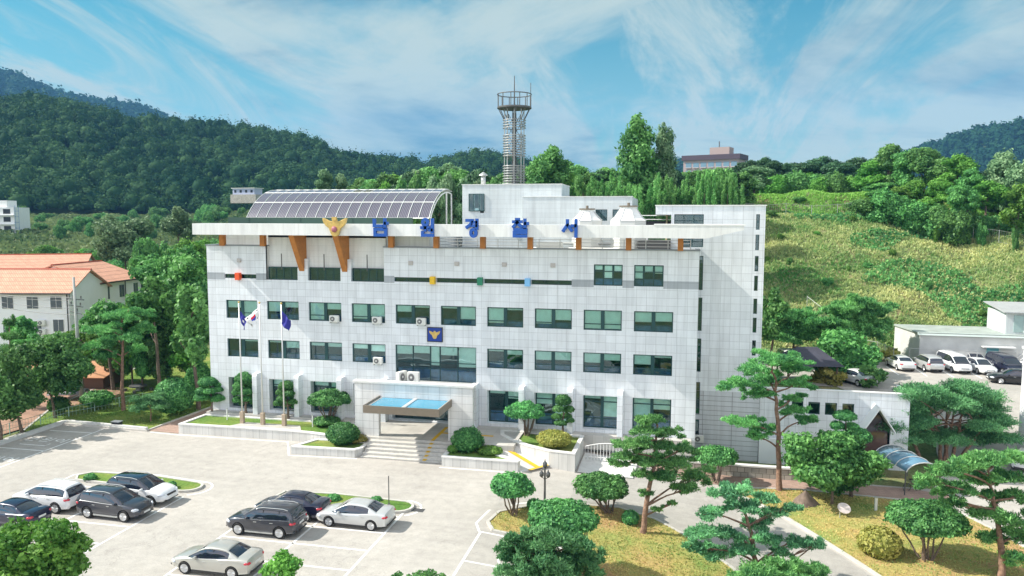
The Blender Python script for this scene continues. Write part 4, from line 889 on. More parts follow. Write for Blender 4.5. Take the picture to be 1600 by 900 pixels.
def car_proto(kind, paint, roofm=None, key=None):
    sp = SPEC[kind]; t = thing('parked_car', 'x', 'car')
    st = interp_st(sp['body'], 34); sec = 12; v = []; f = []
    for x, zb, zt, w in st:
        cr = .045*(w/.92)
        half = [(0, zb), (w*.80, zb), (w*.95, zb+.07), (w, zb+(zt-zb)*.30), (w*1.0, zb+(zt-zb)*.55), (w*.985, zb+(zt-zb)*.78), (w*.955, zt-.05), (w*.89, zt), (w*.6, zt+cr), (0, zt+cr*1.3)]
        ring = [(x, y, z) for y, z in half]+[(x, -y, z) for y, z in half[-2:0:-1]]; v += ring
    n = len(ring)
    for i in range(len(st)-1):
        for k in range(n): k2 = (k+1) % n; f.append((i*n+k, i*n+k2, (i+1)*n+k2, (i+1)*n+k))
    f.append(tuple(range(n))[::-1]); f.append(tuple((len(st)-1)*n+k for k in range(n)))
    mb = MB(); mb.add(v, f); body = mb.build('body', paint, None, smooth=True)
    W0 = max(s[3] for s in sp['body']); wr = sp['wr']; cut = []
    for sx_ in (-1, 1):
        for sy in (-1, 1):
            c = MB(); c.tube([(sx_*sp['wb'], sy*(W0-.32), wr), (sx_*sp['wb'], sy*(W0+.3), wr)], wr*1.17, 28); cut.append(c.build('cut', paint))
    bool_cut(body, cut); body.parent = t
    # cabin
    cs = interp_st(sp['cab'], 26); z0 = sp['base']; v = []; glass = []; top = []; ra, rb = sp['roof']; pa, pb = sp['pil']
    for x, zr, wb_, wt in cs:
        zb = min(z0-.06, zr-.03); zr = max(zr, zb+.03); h = zr-zb
        half = [(wb_+.06, zb), (wb_, zb+h*.45), (wt+.03, zb+h*.85), (wt-.05, zb+h*.97), (wt*.6, zb+h+.015), (0, zb+h+.03)]
        v += [(x, y, z) for y, z in half]+[(x, -y, z) for y, z in half[-2::-1]]
    n = 11
    for i in range(len(cs)-1):
        xm = (cs[i][0]+cs[i+1][0])/2
        for k in range(n-1):
            q = (i*n+k, i*n+k+1, (i+1)*n+k+1, (i+1)*n+k); side = k in (0, 1, 8, 9); edge = k in (2, 7)
            isroof = (ra < xm < rb and not side) or (side and pa < xm < pb) or (edge)
            (top if isroof else glass).append(q)
    mb = MB(); mb.add(v, glass+[tuple(range(n))[::-1], tuple((len(cs)-1)*n+k for k in range(n))]); mb.build('cabin_glass', M_cargl, t, smooth=True)
    mb = MB(); mb.add(v, top); ro = mb.build('roof', roofm or paint, t, smooth=True); sd = ro.modifiers.new('s', 'SOLIDIFY'); sd.thickness = .02; sd.offset = 1
    mb = MB()
    for sy in (-1, 1):
        xm = -.25 if kind != 'van' else 0
        i = int(np.argmin(abs(cs[:, 0]-xm))); zr = cs[i][1]; zb = z0-.05
        mb.tube([(xm, sy*(cs[i][2]+.015), zb), (xm, sy*(cs[i][3]+.05), zb+(zr-zb)*.85)], .03, 6)
        if kind != 'sedan': mb.tube([(xm-1.0, sy*(cs[i][2]+.015), zb), (xm-1.05, sy*(cs[i][3]+.04), zb+(zr-zb)*.85)], .035, 6)
    mb.build('door_pillar', M_trim, t)
    for sx_ in (-1, 1):
        for sy in (-1, 1):
            wh = MB(); wh.lathe([(wr*.62, -.1), (wr*.96, -.11), (wr, -.08), (wr, .08), (wr*.96, .11), (wr*.62, .1)], 24)
            wh.v = [(x, z*sy, y) for x, y, z in wh.v]; o = wh.build('wheel', M_black, t, smooth=False, loc=(sx_*sp['wb'], sy*(W0-.115), wr))
            r = MB(); r.lathe([(.03, .085), (wr*.64, .10), (wr*.68, .112), (wr*.62, .116), (wr*.58, .095), (.05, .09)], 20)
            r.v = [(x, z*sy, y) for x, y, z in r.v]; r.build('rim_dish', M_rimd, o)
            r = MB(); r.lathe([(wr*.6, .1), (wr*.7, .112), (wr*.7, .12), (wr*.6, .118)], 20)
            for k in range(5):
                a = 2*math.pi*k/5+.3
                for da in (-.16, .16): r.tube([(.04*math.cos(a), .04*math.sin(a), .112), (wr*.64*math.cos(a+da), wr*.64*math.sin(a+da), .112)], .02, 4)
            r.lathe([(.05, .1), (.06, .122), (.01, .125)], 10)
            r.v = [(x, z*sy, y) for x, y, z in r.v]; r.build('rim', M_rim, o)
    xf = sp['body'][-1][0]; xr = sp['body'][0][0]; zf = sp['body'][-2][2]; zr_ = sp['body'][1][2]; wf = sp['body'][-2][3]; wr2 = sp['body'][1][3]
    for sy in (-1, 1):
        mb = MB(); mb.lathe([(.01, -.5), (.7, -.35), (1, 0), (.7, .35), (.01, .5)], 14)
        mb.v = [(x*.20+xf-.26-abs(y)*.0, sy*(wf-.06)+y*.12-sy*x*.12, zf-.085+z*.22) for x, y, z in mb.v]; mb.build('headlight', M_head, t, smooth=True)
        mb = MB(); mb.lathe([(.01, -.5), (.7, -.35), (1, 0), (.7, .35), (.01, .5)], 14)
        mb.v = [(x*.17+xr+.17, sy*(wr2-.05)+y*.13+sy*x*.10, zr_-.14+z*.2) for x, y, z in mb.v]; mb.build('tail_light', M_tail, t, smooth=True)
        mb = MB(); mb.box(-.06, .08, -.11, .11, -.07, .07); mx_, mz = sp['mirror']; mb.v = [(x+mx_, sy*(W0+.03)+y, z+mz) for x, y, z in mb.v]; mb.build('wing_mirror', paint, t, bevel=.03)
        mb = MB()
        for dx in (-.95, .12): mb.box(dx, dx+.2, sy*(W0-.012)-.015, sy*(W0-.012)+.015, sp['base']-.19, sp['base']-.155)
        mb.build('door_handle', M_steel, t)
        mb = MB(); mb.box(-sp['wb']+wr*1.2, sp['wb']-wr*1.2, sy*(W0-.06)-.04, sy*(W0-.06)+.04, sp['body'][4][1]-.0, sp['body'][4][1]+.09); mb.build('sill', M_steel if kind == 'suv' else M_trim, t)
    mb = MB(); mb.box(xf-.14, xf-.0, -.42, .42, zf-.22, zf-.08); mb.build('grille', M_trim, t, bevel=.02)
    mb = MB(); mb.box(xf-.12, xf+.015, -.62, .62, .30 if kind == 'sedan' else .36, .42); mb.build('lower_grille', M_trim, t, bevel=.02)
    mb = MB(); mb.box(xf-.02, xf+.03, -.26, .26, .46, .57); mb.build('number_plate', M_plate, t); mb = MB(); mb.box(xr-.015, xr+.05, -.26, .26, zr_-.32, zr_-.2); mb.build('number_plate', M_plate, t)
    mb = MB(); mb.box(xr-.01, xr+.2, -.66, .66, .32, .46); mb.build('rear_bumper_trim', M_trim, t, bevel=.03)
    if kind == 'suv':
        for sy in (-1, 1): MB().tube([(-1.8, sy*.64, 1.66), (-1.5, sy*.64, 1.735), (-.2, sy*.64, 1.73), (.2, sy*.64, 1.66)], .022, 6).build('roof_rail', M_steel, t)
    return t
def paint(nm, c, met=.3): return mat(nm, c, .28, metal=met, coat=1, spec=.5)
P_wh = paint('white car paint', (.80, .81, .82), 0); P_gr = paint('dark grey car paint', (.045, .047, .06)); P_bl = paint('blue black car paint', (.012, .014, .04)); P_si = paint('silver car paint', (.60, .61, .61), .4); P_be = paint('champagne car paint', (.50, .49, .45), .4)
def put(t, x, y, heading, lab, grp=None, z=None):
    t.location = (x, y, float(G(x, y))+(.012 if z is None else z)); t.rotation_euler.z = math.radians(heading); t['label'] = lab; t['group'] = grp or 'cars in the front lot'; return t
put(car_proto('suv', P_gr), 7.55, -21.75, -2, 'dark grey sport utility vehicle facing right beside a white one with a black roof')
put(car_proto('suv', P_wh, M_cargl), 7.45, -19.15, -2, 'white car with a glossy black roof facing right beside the grassy island')
w = put(car_proto('suv', P_wh), 2.3, -21.5, 178, 'all white sport utility vehicle facing left, its red tail light toward the grey one')
put(car_proto('sedan', P_bl), 2.1, -24.3, 178, 'dark blue sedan cut by the left edge, behind the bright green tree')
put(car_proto('suv', P_gr), 18.3, -21.95, 180, 'dark grey sport utility vehicle facing left in front of a blue black sedan')
put(car_proto('sedan', P_bl), 18.6, -19.3, 180, 'blue black sedan facing left, parked behind the dark grey vehicle in the middle')
put(car_proto('sedan', P_si), 23.15, -19.7, 179, 'silver white sedan facing left beside the island with the thin pole')
put(car_proto('sedan', P_be), 18.35, -27.1, 180, 'champagne sedan facing left at the bottom, partly behind a small tree')
P2 = {k: car_proto(*a) for k, a in {'ws': ('sedan', paint('pearl white car paint', (.72, .73, .73), .1)), 'wv': ('van', P_wh), 'bv': ('van', P_bl), 'wsuv': ('suv', P_si), 'bs': ('sedan', paint('black car paint', (.01, .01, .013), .2))}.items()}
rear = 'cars in the rear lot'
put(P2['ws'], 67.4, 28.6, 96, 'white sedan seen from behind, leftmost car of the rear lot row', rear)
put(P2['wsuv'], 70.2, 28.6, 97, 'silver crossover seen from behind, between a white sedan and the white van', rear)
put(P2['wv'], 72.9, 28.6, -83, 'white van facing the camera in the rear lot', rear)
put(copy_tree(P2['ws']), 75.4, 28.4, -84, 'white sedan facing the camera between the white van and the dark van', rear)
put(P2['bv'], 78.0, 28.8, -84, 'dark blue van facing the camera in the rear lot', rear)
put(copy_tree(P2['ws']), 80.9, 27.9, -85, 'white sedan facing the camera right of the dark blue van', rear)
put(P2['bs'], 76.6, 22.6, 172, 'black sedan parked crosswise in front of the rear lot row', rear)
put(copy_tree(P2['wsuv']), 76.0, 32.3, -84, 'silver crossover half hidden behind the middle white sedan', rear)
put(copy_tree(P2['wv']), 55.2, 27.5, 100, 'white van half hidden behind trees beside the right wing', rear)
put(copy_tree(P2['ws']), 60.6, 19.2, 120, 'white car mostly hidden under a tree above the low annex', rear)
put(copy_tree(P2['ws']), 71.5, 6.5, 60, 'white car half hidden behind the large spreading pine', rear)

# ------------------------------------------------------------------ foliage
def unit(n, r): 
    a = r.normal(size=(n, 3)); return a/np.linalg.norm(a, axis=1, keepdims=True)
def foliage(name, pads, m, parent, size=.16, asp=.55, dens=60, seed=0, spread=.3, needle=False, flat=-1.0, core=.8, bump=.16, loc=None, tufts=0, rnd=.75):
    "crown: many small leaf faces spread through lumpy masses; pads are (x,y,z,rx,ry,rz)"
    r = np.random.default_rng(seed); V = []; T = []; F = []; o = 0
    for (cx, cy, cz, rx, ry, rz) in pads:
        R3 = np.array([rx, ry, rz]); area = 4*math.pi*((rx*ry)**1.6/3+(rx*rz)**1.6/3+(ry*rz)**1.6/3)**(1/1.6); n = int(area*dens)+8
        d = unit(n, r); 
        if flat > -1: d[:, 2] = np.maximum(d[:, 2], flat+r.uniform(-.08, .08, n))
        ph = r.uniform(0, 9)
        lump = 1+bump*fn(d*1.0, .38, ph)+bump*.6*fn(d, .17, ph+2)
        rad = lump*(1-spread*r.random(n)**1.8)
        c = np.array([cx, cy, cz])+d*R3*rad[:, None]
        nn = d/R3; nn /= np.linalg.norm(nn, axis=1, keepdims=True); nn = nn+unit(n, r)*rnd; nn /= np.linalg.norm(nn, axis=1, keepdims=True)
        q = unit(n, r)
        if needle: t1 = nn*.9+q*.8; t1[:, 2] += .25
        else: t1 = np.cross(nn, q)
        t1 /= np.linalg.norm(t1, axis=1, keepdims=True)+1e-9; t2 = np.cross(t1, nn if not needle else q); t2 /= np.linalg.norm(t2, axis=1, keepdims=True)+1e-9
        s = size*r.uniform(.6, 1.35, n)[:, None]; a = t1*s; b = t2*s*asp
        bend = nn*s*.18
        v = np.stack([c-a-bend, c+b, c+a-bend, c-b], 1).reshape(-1, 3); V.append(v)
        F.append(np.arange(4*n).reshape(-1, 4)+o); o += 4*n
        tint = .45+.26*fn(c, .9*max(.35, size*6), ph)+r.normal(0, .24, n)+.12*r.normal()
        T.append(np.clip(tint, 0, 1))
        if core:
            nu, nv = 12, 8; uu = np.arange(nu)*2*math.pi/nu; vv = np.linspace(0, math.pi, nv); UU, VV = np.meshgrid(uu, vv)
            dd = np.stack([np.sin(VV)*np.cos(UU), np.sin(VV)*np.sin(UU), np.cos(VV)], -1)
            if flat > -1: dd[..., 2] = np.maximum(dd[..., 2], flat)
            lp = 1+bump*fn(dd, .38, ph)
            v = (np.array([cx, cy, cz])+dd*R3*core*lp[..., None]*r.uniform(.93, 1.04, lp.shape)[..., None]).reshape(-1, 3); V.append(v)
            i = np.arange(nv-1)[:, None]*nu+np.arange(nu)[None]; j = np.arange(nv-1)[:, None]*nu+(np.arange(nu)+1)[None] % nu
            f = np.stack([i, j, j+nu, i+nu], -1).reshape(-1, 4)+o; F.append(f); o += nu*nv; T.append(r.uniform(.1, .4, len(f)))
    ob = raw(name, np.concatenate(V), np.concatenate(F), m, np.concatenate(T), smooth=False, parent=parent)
    if loc is not None: ob.location = loc
    return ob
def limb(mb, a, b, r0, r1, rnd, sag=.15, n=5):
    a, b = Vector(a), Vector(b); L_ = (b-a).length; o = Vector((rnd.uniform(-1, 1), rnd.uniform(-1, 1), rnd.uniform(-.2, .8)))*L_*sag
    pts = [a.lerp(b, k/n)+o*math.sin(math.pi*k/n)+Vector((rnd.uniform(-1, 1), rnd.uniform(-1, 1), 0))*L_*.02*(0 < k < n) for k in range(n+1)]
    mb.tube(pts, [r0+(r1-r0)*k/n for k in range(n+1)], 7, caps=False)
def px_pads(base, z0, pads):
    "crown masses given as photograph position, half sizes and metres behind the trunk"
    dep = depth(base); out = []
    for p in pads:
        u, v, ru, rv = p[:4]; dy = p[4] if len(p) > 4 else 0; thick = p[5] if len(p) > 5 else 1.0
        dd = dep+dy; d = ray(u, v); P = CAM+d*(dd/float(d@FW)); s = dd/CF
        out.append((P[0]-base[0], P[1]-base[1], P[2]-base[2], ru*s, ru*s*thick, rv*s))
    return out
GROUPS = {}
def tree(name, lab, cat, base, pads, leafm, bark, stems='trunk', r0=.16, seed=1, trunk=None, group=None, nl=None, **k):
    rnd = random.Random(seed); t = thing(name, lab, cat, tuple(base), 0, group)
    foliage('crown', pads, leafm, t, seed=seed, **k)
    mb = MB()
    if stems == 'multi':
        lo = min(p[2] for p in pads)
        for j in range(9):
            p = rnd.choice(pads); a = 2*math.pi*j/9; tgt = (p[0]*.9+math.cos(a)*p[3]*.45, p[1]*.9+math.sin(a)*p[4]*.45, p[2])
            limb(mb, (math.cos(a)*r0, math.sin(a)*r0, -.1), tgt, .065, .03, rnd, .08)
    else:
        pts = trunk or [(0, 0, -.15), (0, 0, max(p[2] for p in pads))]; pts = [Vector(p) for p in pts]
        P = []
        for a, b in zip(pts, pts[1:]): P += [a.lerp(b, q/3) for q in range(3)]
        P.append(pts[-1]); nP = len(P)
        P = [p+Vector((rnd.uniform(-1, 1), rnd.uniform(-1, 1), 0))*r0*.35*(0 < i) for i, p in enumerate(P)]
        mb.tube(P, [r0*(1.25 if i == 0 else 1)*(1-.72*i/(nP-1)) for i in range(nP)], 9, caps=False)
        for p in (pads[:nl] if nl else pads):
            c = Vector(p[:3]); zt = c.z-max(.3, .35*math.hypot(c.x, c.y)); cand = min(P[1:], key=lambda q: abs(q.z-zt))
            w = max(.03, r0*.38); limb(mb, cand, c-Vector((0, 0, p[5]*.2)), w, w*.4, rnd, .12)
            for _ in range(2 if not nl else 3): limb(mb, c.lerp(cand, .35), c+Vector((rnd.uniform(-.7, .7)*p[3], rnd.uniform(-.7, .7)*p[4], rnd.uniform(-.2, .4)*p[5])), w*.5, w*.2, rnd, .15, 3)
    mb.build('trunk', bark, t, smooth=True); return t
def dome(base, u, v, ru, rv, n=9, seed=0, dy=0):
    "spreading clipped crown: one flat bottomed mass with lobes on it"
    r = random.Random(seed); P = px_pads(base, 0, [(u, v+rv*.25, ru*.80, rv*.8, dy)])[0]; out = [P]
    for k in range(n):
        a = 2*math.pi*k/n+r.uniform(-.2, .2); q = r.uniform(.55, .78); out.append((P[0]+math.cos(a)*P[3]*q, P[1]+math.sin(a)*P[4]*q, P[2]+P[5]*r.uniform(.0, .25), P[3]*.42, P[4]*.42, P[5]*r.uniform(.5, .7)))
    for k in range(max(3, n//2)):
        a = r.uniform(0, 6.3); q = r.uniform(0, .35); out.append((P[0]+math.cos(a)*P[3]*q, P[1]+math.sin(a)*P[4]*q, P[2]+P[5]*r.uniform(.45, .6), P[3]*.45, P[4]*.45, P[5]*.55))
    return out
def g2(u, v): return hit(u, v)
K1 = dict(size=.10, asp=.6, dens=125, spread=.24, flat=-.12, bump=.14, core=.84)
# spreading clipped trees
SPD = [((803, 806), (800, 756, 43, 27), 'round clipped tree with many bare stems at the left tip of the dry grass island', 3, None),
       ((952, 803), (940, 757, 50, 30), 'round clipped tree on the island beside the driveway, right of the lamp post', 4, None),
       ((1118, 754), (1119, 710, 37, 23), 'low spreading clipped tree in front of the stone wall', 5, None),
       ((1447, 878), (1446, 806, 66, 38), 'wide clipped tree with fanned stems on the front lawn right of the yellow shrub', 6, None),
       ((893, 905), (880, 803, 68, 30), 'broad dense clipped tree in the lower middle, nearest of the island', 7, None)]
for (bu, bv), (u, v, ru, rv), lab, sd, z in SPD:
    b = g2(bu, bv); tree('clipped_tree', lab, 'tree', b, dome(b, u, v, ru, rv, 10, sd), L_shrub, M_bark2, 'multi', .22, sd, **K1)
def flp(u, v, z): return fl(u, v, z)
b = flp(515, 662, -.3); tree('clipped_tree', 'spreading clipped tree at the right end of the flagpole planter', 'tree', b, dome(b, 514, 620, 39, 20, 9, 8), L_shrub, M_bark2, 'multi', .2, 8, **K1)
b = flp(823, 680, -.1); tree('clipped_tree', 'spreading clipped tree inside the curved planter', 'tree', b, dome(b, 820, 640, 37, 20, 9, 9), L_shrub, M_bark2, 'multi', .2, 9, **K1)
# round shrubs
def shrub(name, lab, base, u, v, ru, rv, m, seed=1, **k):
    t = thing(name, lab, 'shrub', tuple(base)); P = px_pads(base, 0, [(u, v, ru, rv)])
    kk = dict(size=.09, asp=.6, dens=120, spread=.14, flat=-.8, bump=.06, core=.9, seed=seed); kk.update(k); foliage('foliage', P, m, t, **kk); return t
shrub('round_shrub', 'dark green dome shrub in the planter left of the entrance steps', flp(535, 693, -.5), 536, 677, 27, 17, L_shrub, 1)
shrub('round_shrub', 'mixed round shrub in the planter right of the entrance steps', flp(730, 704, -.4), 731, 687, 26, 19, L_shrub, 2, bump=.12)
shrub('low_shrub', 'small bright green shrub left of the mixed round shrub', flp(708, 707, -.4), 708, 702, 9, 7, L_bright, 3)
shrub('low_shrub', 'low bright green ground shrub right of the mixed round shrub', flp(765, 708, -.4), 766, 704, 20, 6, L_bright, 4)
shrub('low_shrub', 'yellow brown low hedge wrapped behind the dark dome shrub', flp(560, 690, -.5), 557, 684, 20, 6, L_yel, 5)
shrub('round_shrub', 'yellowish rounded shrub at the front of the curved planter', flp(866, 698, -.1), 866, 685, 28, 12, L_yel, 6)
shrub('round_shrub', 'dark ball shrub beside the lamp post on the island', g2(835, 797), 835, 788, 12, 9, L_shrub, 7)
shrub('round_shrub', 'dark ball shrub left of the leaning pine trunk', g2(985, 820), 985, 809, 14, 12, L_shrub, 8)
shrub('round_shrub', 'yellow green mounded shrub on the front lawn', g2(1375, 868), 1375, 848, 33, 24, L_yel, 9, size=.11)
shrub('round_shrub', 'small ball shrub on the left parking island, left of the white car', g2(142, 752), 141, 746, 10, 6, L_shrub, 10)
shrub('round_shrub', 'small ball shrub at the right tip of the left parking island', g2(268, 766), 268, 758, 8, 6, L_shrub, 11)
shrub('round_shrub', 'ball shrub on the middle parking island behind the blue black sedan', g2(521, 784), 521, 779, 12, 7, L_shrub, 12)
shrub('round_shrub', 'small ball shrub just behind the silver white sedan', g2(588, 785), 588, 780, 9, 4, L_shrub, 13)
shrub('round_shrub', 'large dark ball shrub on the side lawn, nearest the brick path', g2(268, 650), 272, 618, 30, 28, L_shrub, 14, dens=80, size=.13)
shrub('conical_shrub', 'cone shaped green shrub standing against the left end of the building', g2(315, 632), 312, 598, 22, 30, L_broad, 15, dens=70, size=.14, bump=.1)
shrub('low_shrub', 'dark green bush beside the foot of the concrete utility pole', g2(150, 640), 152, 622, 24, 12, L_broad, 16, size=.14, dens=60)
shrub('low_shrub', 'leafy bush below the orange ground left of the utility pole', g2(85, 648), 92, 632, 16, 13, L_broad, 17, size=.14, dens=60)
shrub('low_shrub', 'dark low bush under the spreading tree in the flagpole planter', flp(505, 664, -.3), 510, 657, 22, 6, L_shrub, 18)
# cloud pruned trees
def cloud_tree(lab, base, trunk_px, pads, seed, m=L_shrub):
    P = px_pads(base, 0, pads); T_ = px_pads(base, 0, [(u, v, 1, 1) for u, v in trunk_px]); tr = [(0, 0, -.1)]+[p[:3] for p in T_]
    return tree('cloud_pruned_tree', lab, 'tree', base, P, m, M_bark2, 'trunk', .13, seed, trunk=tr, size=.075, asp=.6, dens=170, spread=.12, flat=-.45, bump=.07, core=.9)
cloud_tree('cloud pruned tree with flat pads at the left tip of the flagpole planter', flp(331, 647, -.3), [(331, 628), (329, 605)], [(325, 597, 15, 8), (342, 601, 9, 6, .6), (314, 611, 9, 6, -.4), (328, 611, 10, 5, -.6), (340, 609, 9, 5), (316, 621, 13, 7, -.3), (340, 622, 12, 7, .3), (329, 617, 10, 5, .6)], 21)
cloud_tree('tall cloud pruned tree between the left and middle flagpoles', flp(385, 650, -.3), [(384, 630), (382, 600)], [(381, 592, 14, 11), (373, 604, 9, 8, -.5), (390, 602, 9, 7, .4), (370, 613, 8, 6), (384, 612, 11, 6, -.6), (397, 612, 9, 6, .3), (372, 625, 9, 6, .4), (388, 622, 12, 6, .2), (398, 627, 8, 6), (381, 628, 9, 5, .7)], 22)
cloud_tree('cloud pruned tree with many small pads beside the right flagpole', flp(450, 656, -.3), [(450, 635), (447, 608)], [(447, 603, 12, 8), (456, 608, 8, 5, .4), (439, 613, 8, 6), (451, 615, 10, 5, -.5), (461, 618, 9, 5, .3), (440, 623, 8, 6, -.3), (459, 627, 9, 6), (435, 630, 8, 5), (449, 632, 9, 5, .5), (462, 634, 7, 5, .3)], 23)
cloud_tree('tiered cloud pruned tree in the curved planter behind the yellowish shrub', flp(880, 684, -.1), [(880, 665), (880, 640)], [(880, 626, 13, 10), (873, 639, 10, 6, -.4), (889, 640, 9, 6, .3), (870, 651, 9, 5), (884, 650, 10, 5, .5), (891, 657, 7, 5), (876, 661, 10, 5, -.3)], 24)
b = g2(1330, 778); cloud_tree('cloud pruned tree with round green pads rising above the maple on the front lawn', b, [(1328, 720), (1322, 665)], [(1320, 650, 18, 9), (1308, 665, 11, 8), (1330, 668, 13, 8, .6), (1341, 682, 21, 13), (1310, 682, 13, 9, -.6), (1322, 694, 14, 8)], 25)
KP = dict(size=.135, asp=.2, dens=230, spread=.6, needle=True, flat=-.5, bump=.34, core=.36, nl=1)
def pine(lab, base, trunk_px, pads, seed, r0=.2, m=None, group=None, fill=0, **kw):
    r = random.Random(seed); pp = list(pads)
    pp = [(p[0], p[1], p[2]*.78, p[3]*.72, *p[4:]) for p in pp]
    for (u, v, ru, rv, *q) in pads:
        for _ in range(fill+2):
            a = r.uniform(0, 6.3); pp.append((u+math.cos(a)*ru*1.0, v+r.uniform(-1.0, 1.0)*rv, ru*r.uniform(.18, .42), rv*r.uniform(.28, .6), (q[0] if q else 0)+math.sin(a)*ru*.045, 1))
    r0 *= .8; P = px_pads(base, 0, pp); T_ = px_pads(base, 0, [(x[0], x[1], 1, 1, x[2] if len(x) > 2 else 0) for x in trunk_px]); tr = [(0, 0, -.15)]+[p[:3] for p in T_]
    k = dict(KP); k['nl'] = len(pads); k.update(kw)
    return tree('pine_tree', lab, 'tree', base, P, m or L_pine, M_bark, 'trunk', r0, seed, trunk=tr, group=group, **k)
b = g2(193, 643); pine('tall pine on the side lawn, its bare trunk in front of the left trees', b, [(191, 590), (192, 540), (190, 500), (203, 483)], [(160, 515, 26, 9, -1), (185, 492, 28, 9), (213, 488, 24, 9, 1), (150, 540, 24, 9), (225, 512, 20, 10, .5), (172, 530, 22, 8, 1), (205, 525, 18, 8, -1), (165, 555, 20, 8, .5), (215, 545, 18, 9, 1)], 31, .24, fill=3)
b = g2(1218, 768); pine('tall red trunked pine on the front lawn before the right wing', b, [(1217, 700), (1213, 640), (1212, 600), (1205, 570)],
     [(1210, 560, 34, 11), (1180, 575, 30, 10, -1), (1240, 575, 28, 10, 1), (1158, 598, 28, 9, -.5), (1200, 592, 28, 9, 1), (1248, 598, 22, 9), (1185, 615, 24, 8, .5), (1165, 660, 26, 8, -1), (1190, 668, 22, 8), (1182, 680, 20, 6, -.5), (1245, 640, 22, 8, 1), (1262, 655, 18, 8, 1), (1238, 622, 18, 7, 1.5)], 32, .27, fill=3)
b = g2(1004, 835); pine('leaning pine on the island, its foliage covering the fence and light well', b, [(1008, 790), (1018, 745), (1024, 700), (1026, 665)],
     [(1022, 655, 22, 9), (1008, 672, 24, 9, -.5), (1045, 675, 20, 9, .5), (990, 692, 26, 8, -1), (1030, 695, 28, 9), (1068, 700, 22, 10, 1), (975, 712, 22, 8, -1), (1010, 718, 28, 9), (1055, 722, 30, 12, .5), (1085, 742, 26, 12, 1), (1040, 742, 26, 9, -.5), (1005, 740, 18, 7), (1075, 762, 22, 8), (1012, 770, 12, 6), (1028, 796, 9, 5), (1052, 786, 8, 4), (965, 725, 14, 6, -1)], 33, .25, fill=3)
b = g2(1186, 925); pine('open crowned pine in the lower right overhanging the driveway', b, [(1180, 880), (1176, 845), (1168, 810), (1150, 780)],
     [(1143, 768, 28, 14), (1165, 790, 26, 12), (1110, 800, 24, 11, -.5), (1200, 778, 22, 10, .6), (1212, 800, 22, 9, .6), (1100, 830, 24, 14, -.6), (1135, 832, 26, 12), (1175, 818, 24, 9, .5), (1195, 842, 24, 9), (1090, 855, 18, 12, -.4), (1120, 862, 28, 13), (1165, 858, 26, 10, -.5), (1238, 792, 14, 7, .8), (1245, 845, 22, 8, .5), (1270, 852, 16, 8, .6), (1222, 862, 16, 8)], 34, .22, m=L_pine2, fill=3)
b = g2(1215, 960); pine('flat topped low pine at the bottom edge right of the open crowned pine', b, [(1215, 940), (1215, 915)], [(1180, 893, 34, 16), (1222, 888, 38, 15), (1262, 893, 30, 13), (1200, 905, 40, 14, -.8), (1245, 908, 36, 12, -.8)], 35, .2, fill=4)
b = g2(1564, 905); pine('big pine at the right edge with crooked trunk and wide loose crown', b, [(1566, 850), (1558, 810), (1550, 770), (1545, 735)],
     [(1548, 715, 34, 12), (1580, 712, 26, 12, .5), (1512, 725, 28, 11, -.5), (1475, 735, 28, 12, -1), (1530, 745, 32, 12, .5), (1580, 745, 28, 12), (1455, 752, 20, 10, -1), (1500, 762, 28, 11), (1555, 775, 28, 10, 1), (1595, 775, 20, 12), (1490, 785, 22, 9, -.5), (1530, 800, 26, 10), (1578, 812, 28, 14, -.5), (1600, 840, 24, 14), (1545, 838, 22, 10, .5), (1590, 870, 24, 12, -.5), (1470, 768, 14, 7)], 36, .26, fill=3)
b = g2(858, 960); pine('dense low pine in the lower middle in front of the broad clipped tree', b, [(858, 930), (856, 880), (850, 850)],
     [(862, 842, 36, 14), (826, 850, 30, 13, -.4), (900, 846, 30, 13, .4), (805, 842, 14, 10, -.6), (800, 868, 22, 12, -.5), (850, 870, 44, 16), (905, 872, 36, 14, .5), (820, 892, 36, 12, -.7), (870, 894, 44, 14, -.5), (925, 893, 20, 9, .3), (790, 852, 10, 7, -.4), (783, 893, 16, 8, -.8)], 37, .22, m=L_pine2, fill=3, core=.7, size=.17)
b = g2(1478, 722); pads = []
rr = random.Random(4)
for k in range(34):
    a = rr.uniform(0, math.pi); q = rr.uniform(.25, 1)**.5; pads.append((1484+math.cos(a)*92*q, 668-math.sin(a)*72*q+rr.uniform(-4, 6), rr.uniform(20, 30), rr.uniform(8, 12), rr.uniform(-2.5, 2.5)))
for k in range(10): pads.append((1395+k*20, 678+rr.uniform(-6, 10), 22, 9, rr.uniform(-2, 2)))
def multipine(lab, b, pads, seed):
    P = px_pads(b, 0, pads); k = dict(KP); k.update(size=.13, core=.55, dens=170); k.pop('nl'); t = thing('spreading_pine', lab, 'tree', tuple(b)); foliage('crown', P, L_pine2, t, seed=seed, **k)
    rnd = random.Random(seed); mb = MB()
    for (u, du) in ((1440, -30), (1462, -12), (1478, 0), (1492, 12), (1508, 30), (1470, 5)):
        T0 = px_pads(b, 0, [(u if u < 1450 else 1480+(u-1480)*.5, 722, 1, 1)])[0]; T1 = px_pads(b, 0, [(1480+du*2.2, 640, 1, 1)])[0]
        limb(mb, (T0[0], T0[1], -.2), T1[:3], .17, .07, rnd, .06)
        for _ in range(6):
            p = rnd.choice(P); limb(mb, Vector(T0[:3]).lerp(Vector(T1[:3]), rnd.uniform(.4, .9)), p[:3], .06, .03, rnd, .1)
    mb.build('trunk', M_bark, t, smooth=True); return t
multipine('very large umbrella shaped pine with several red trunks at the right', b, pads, 41)
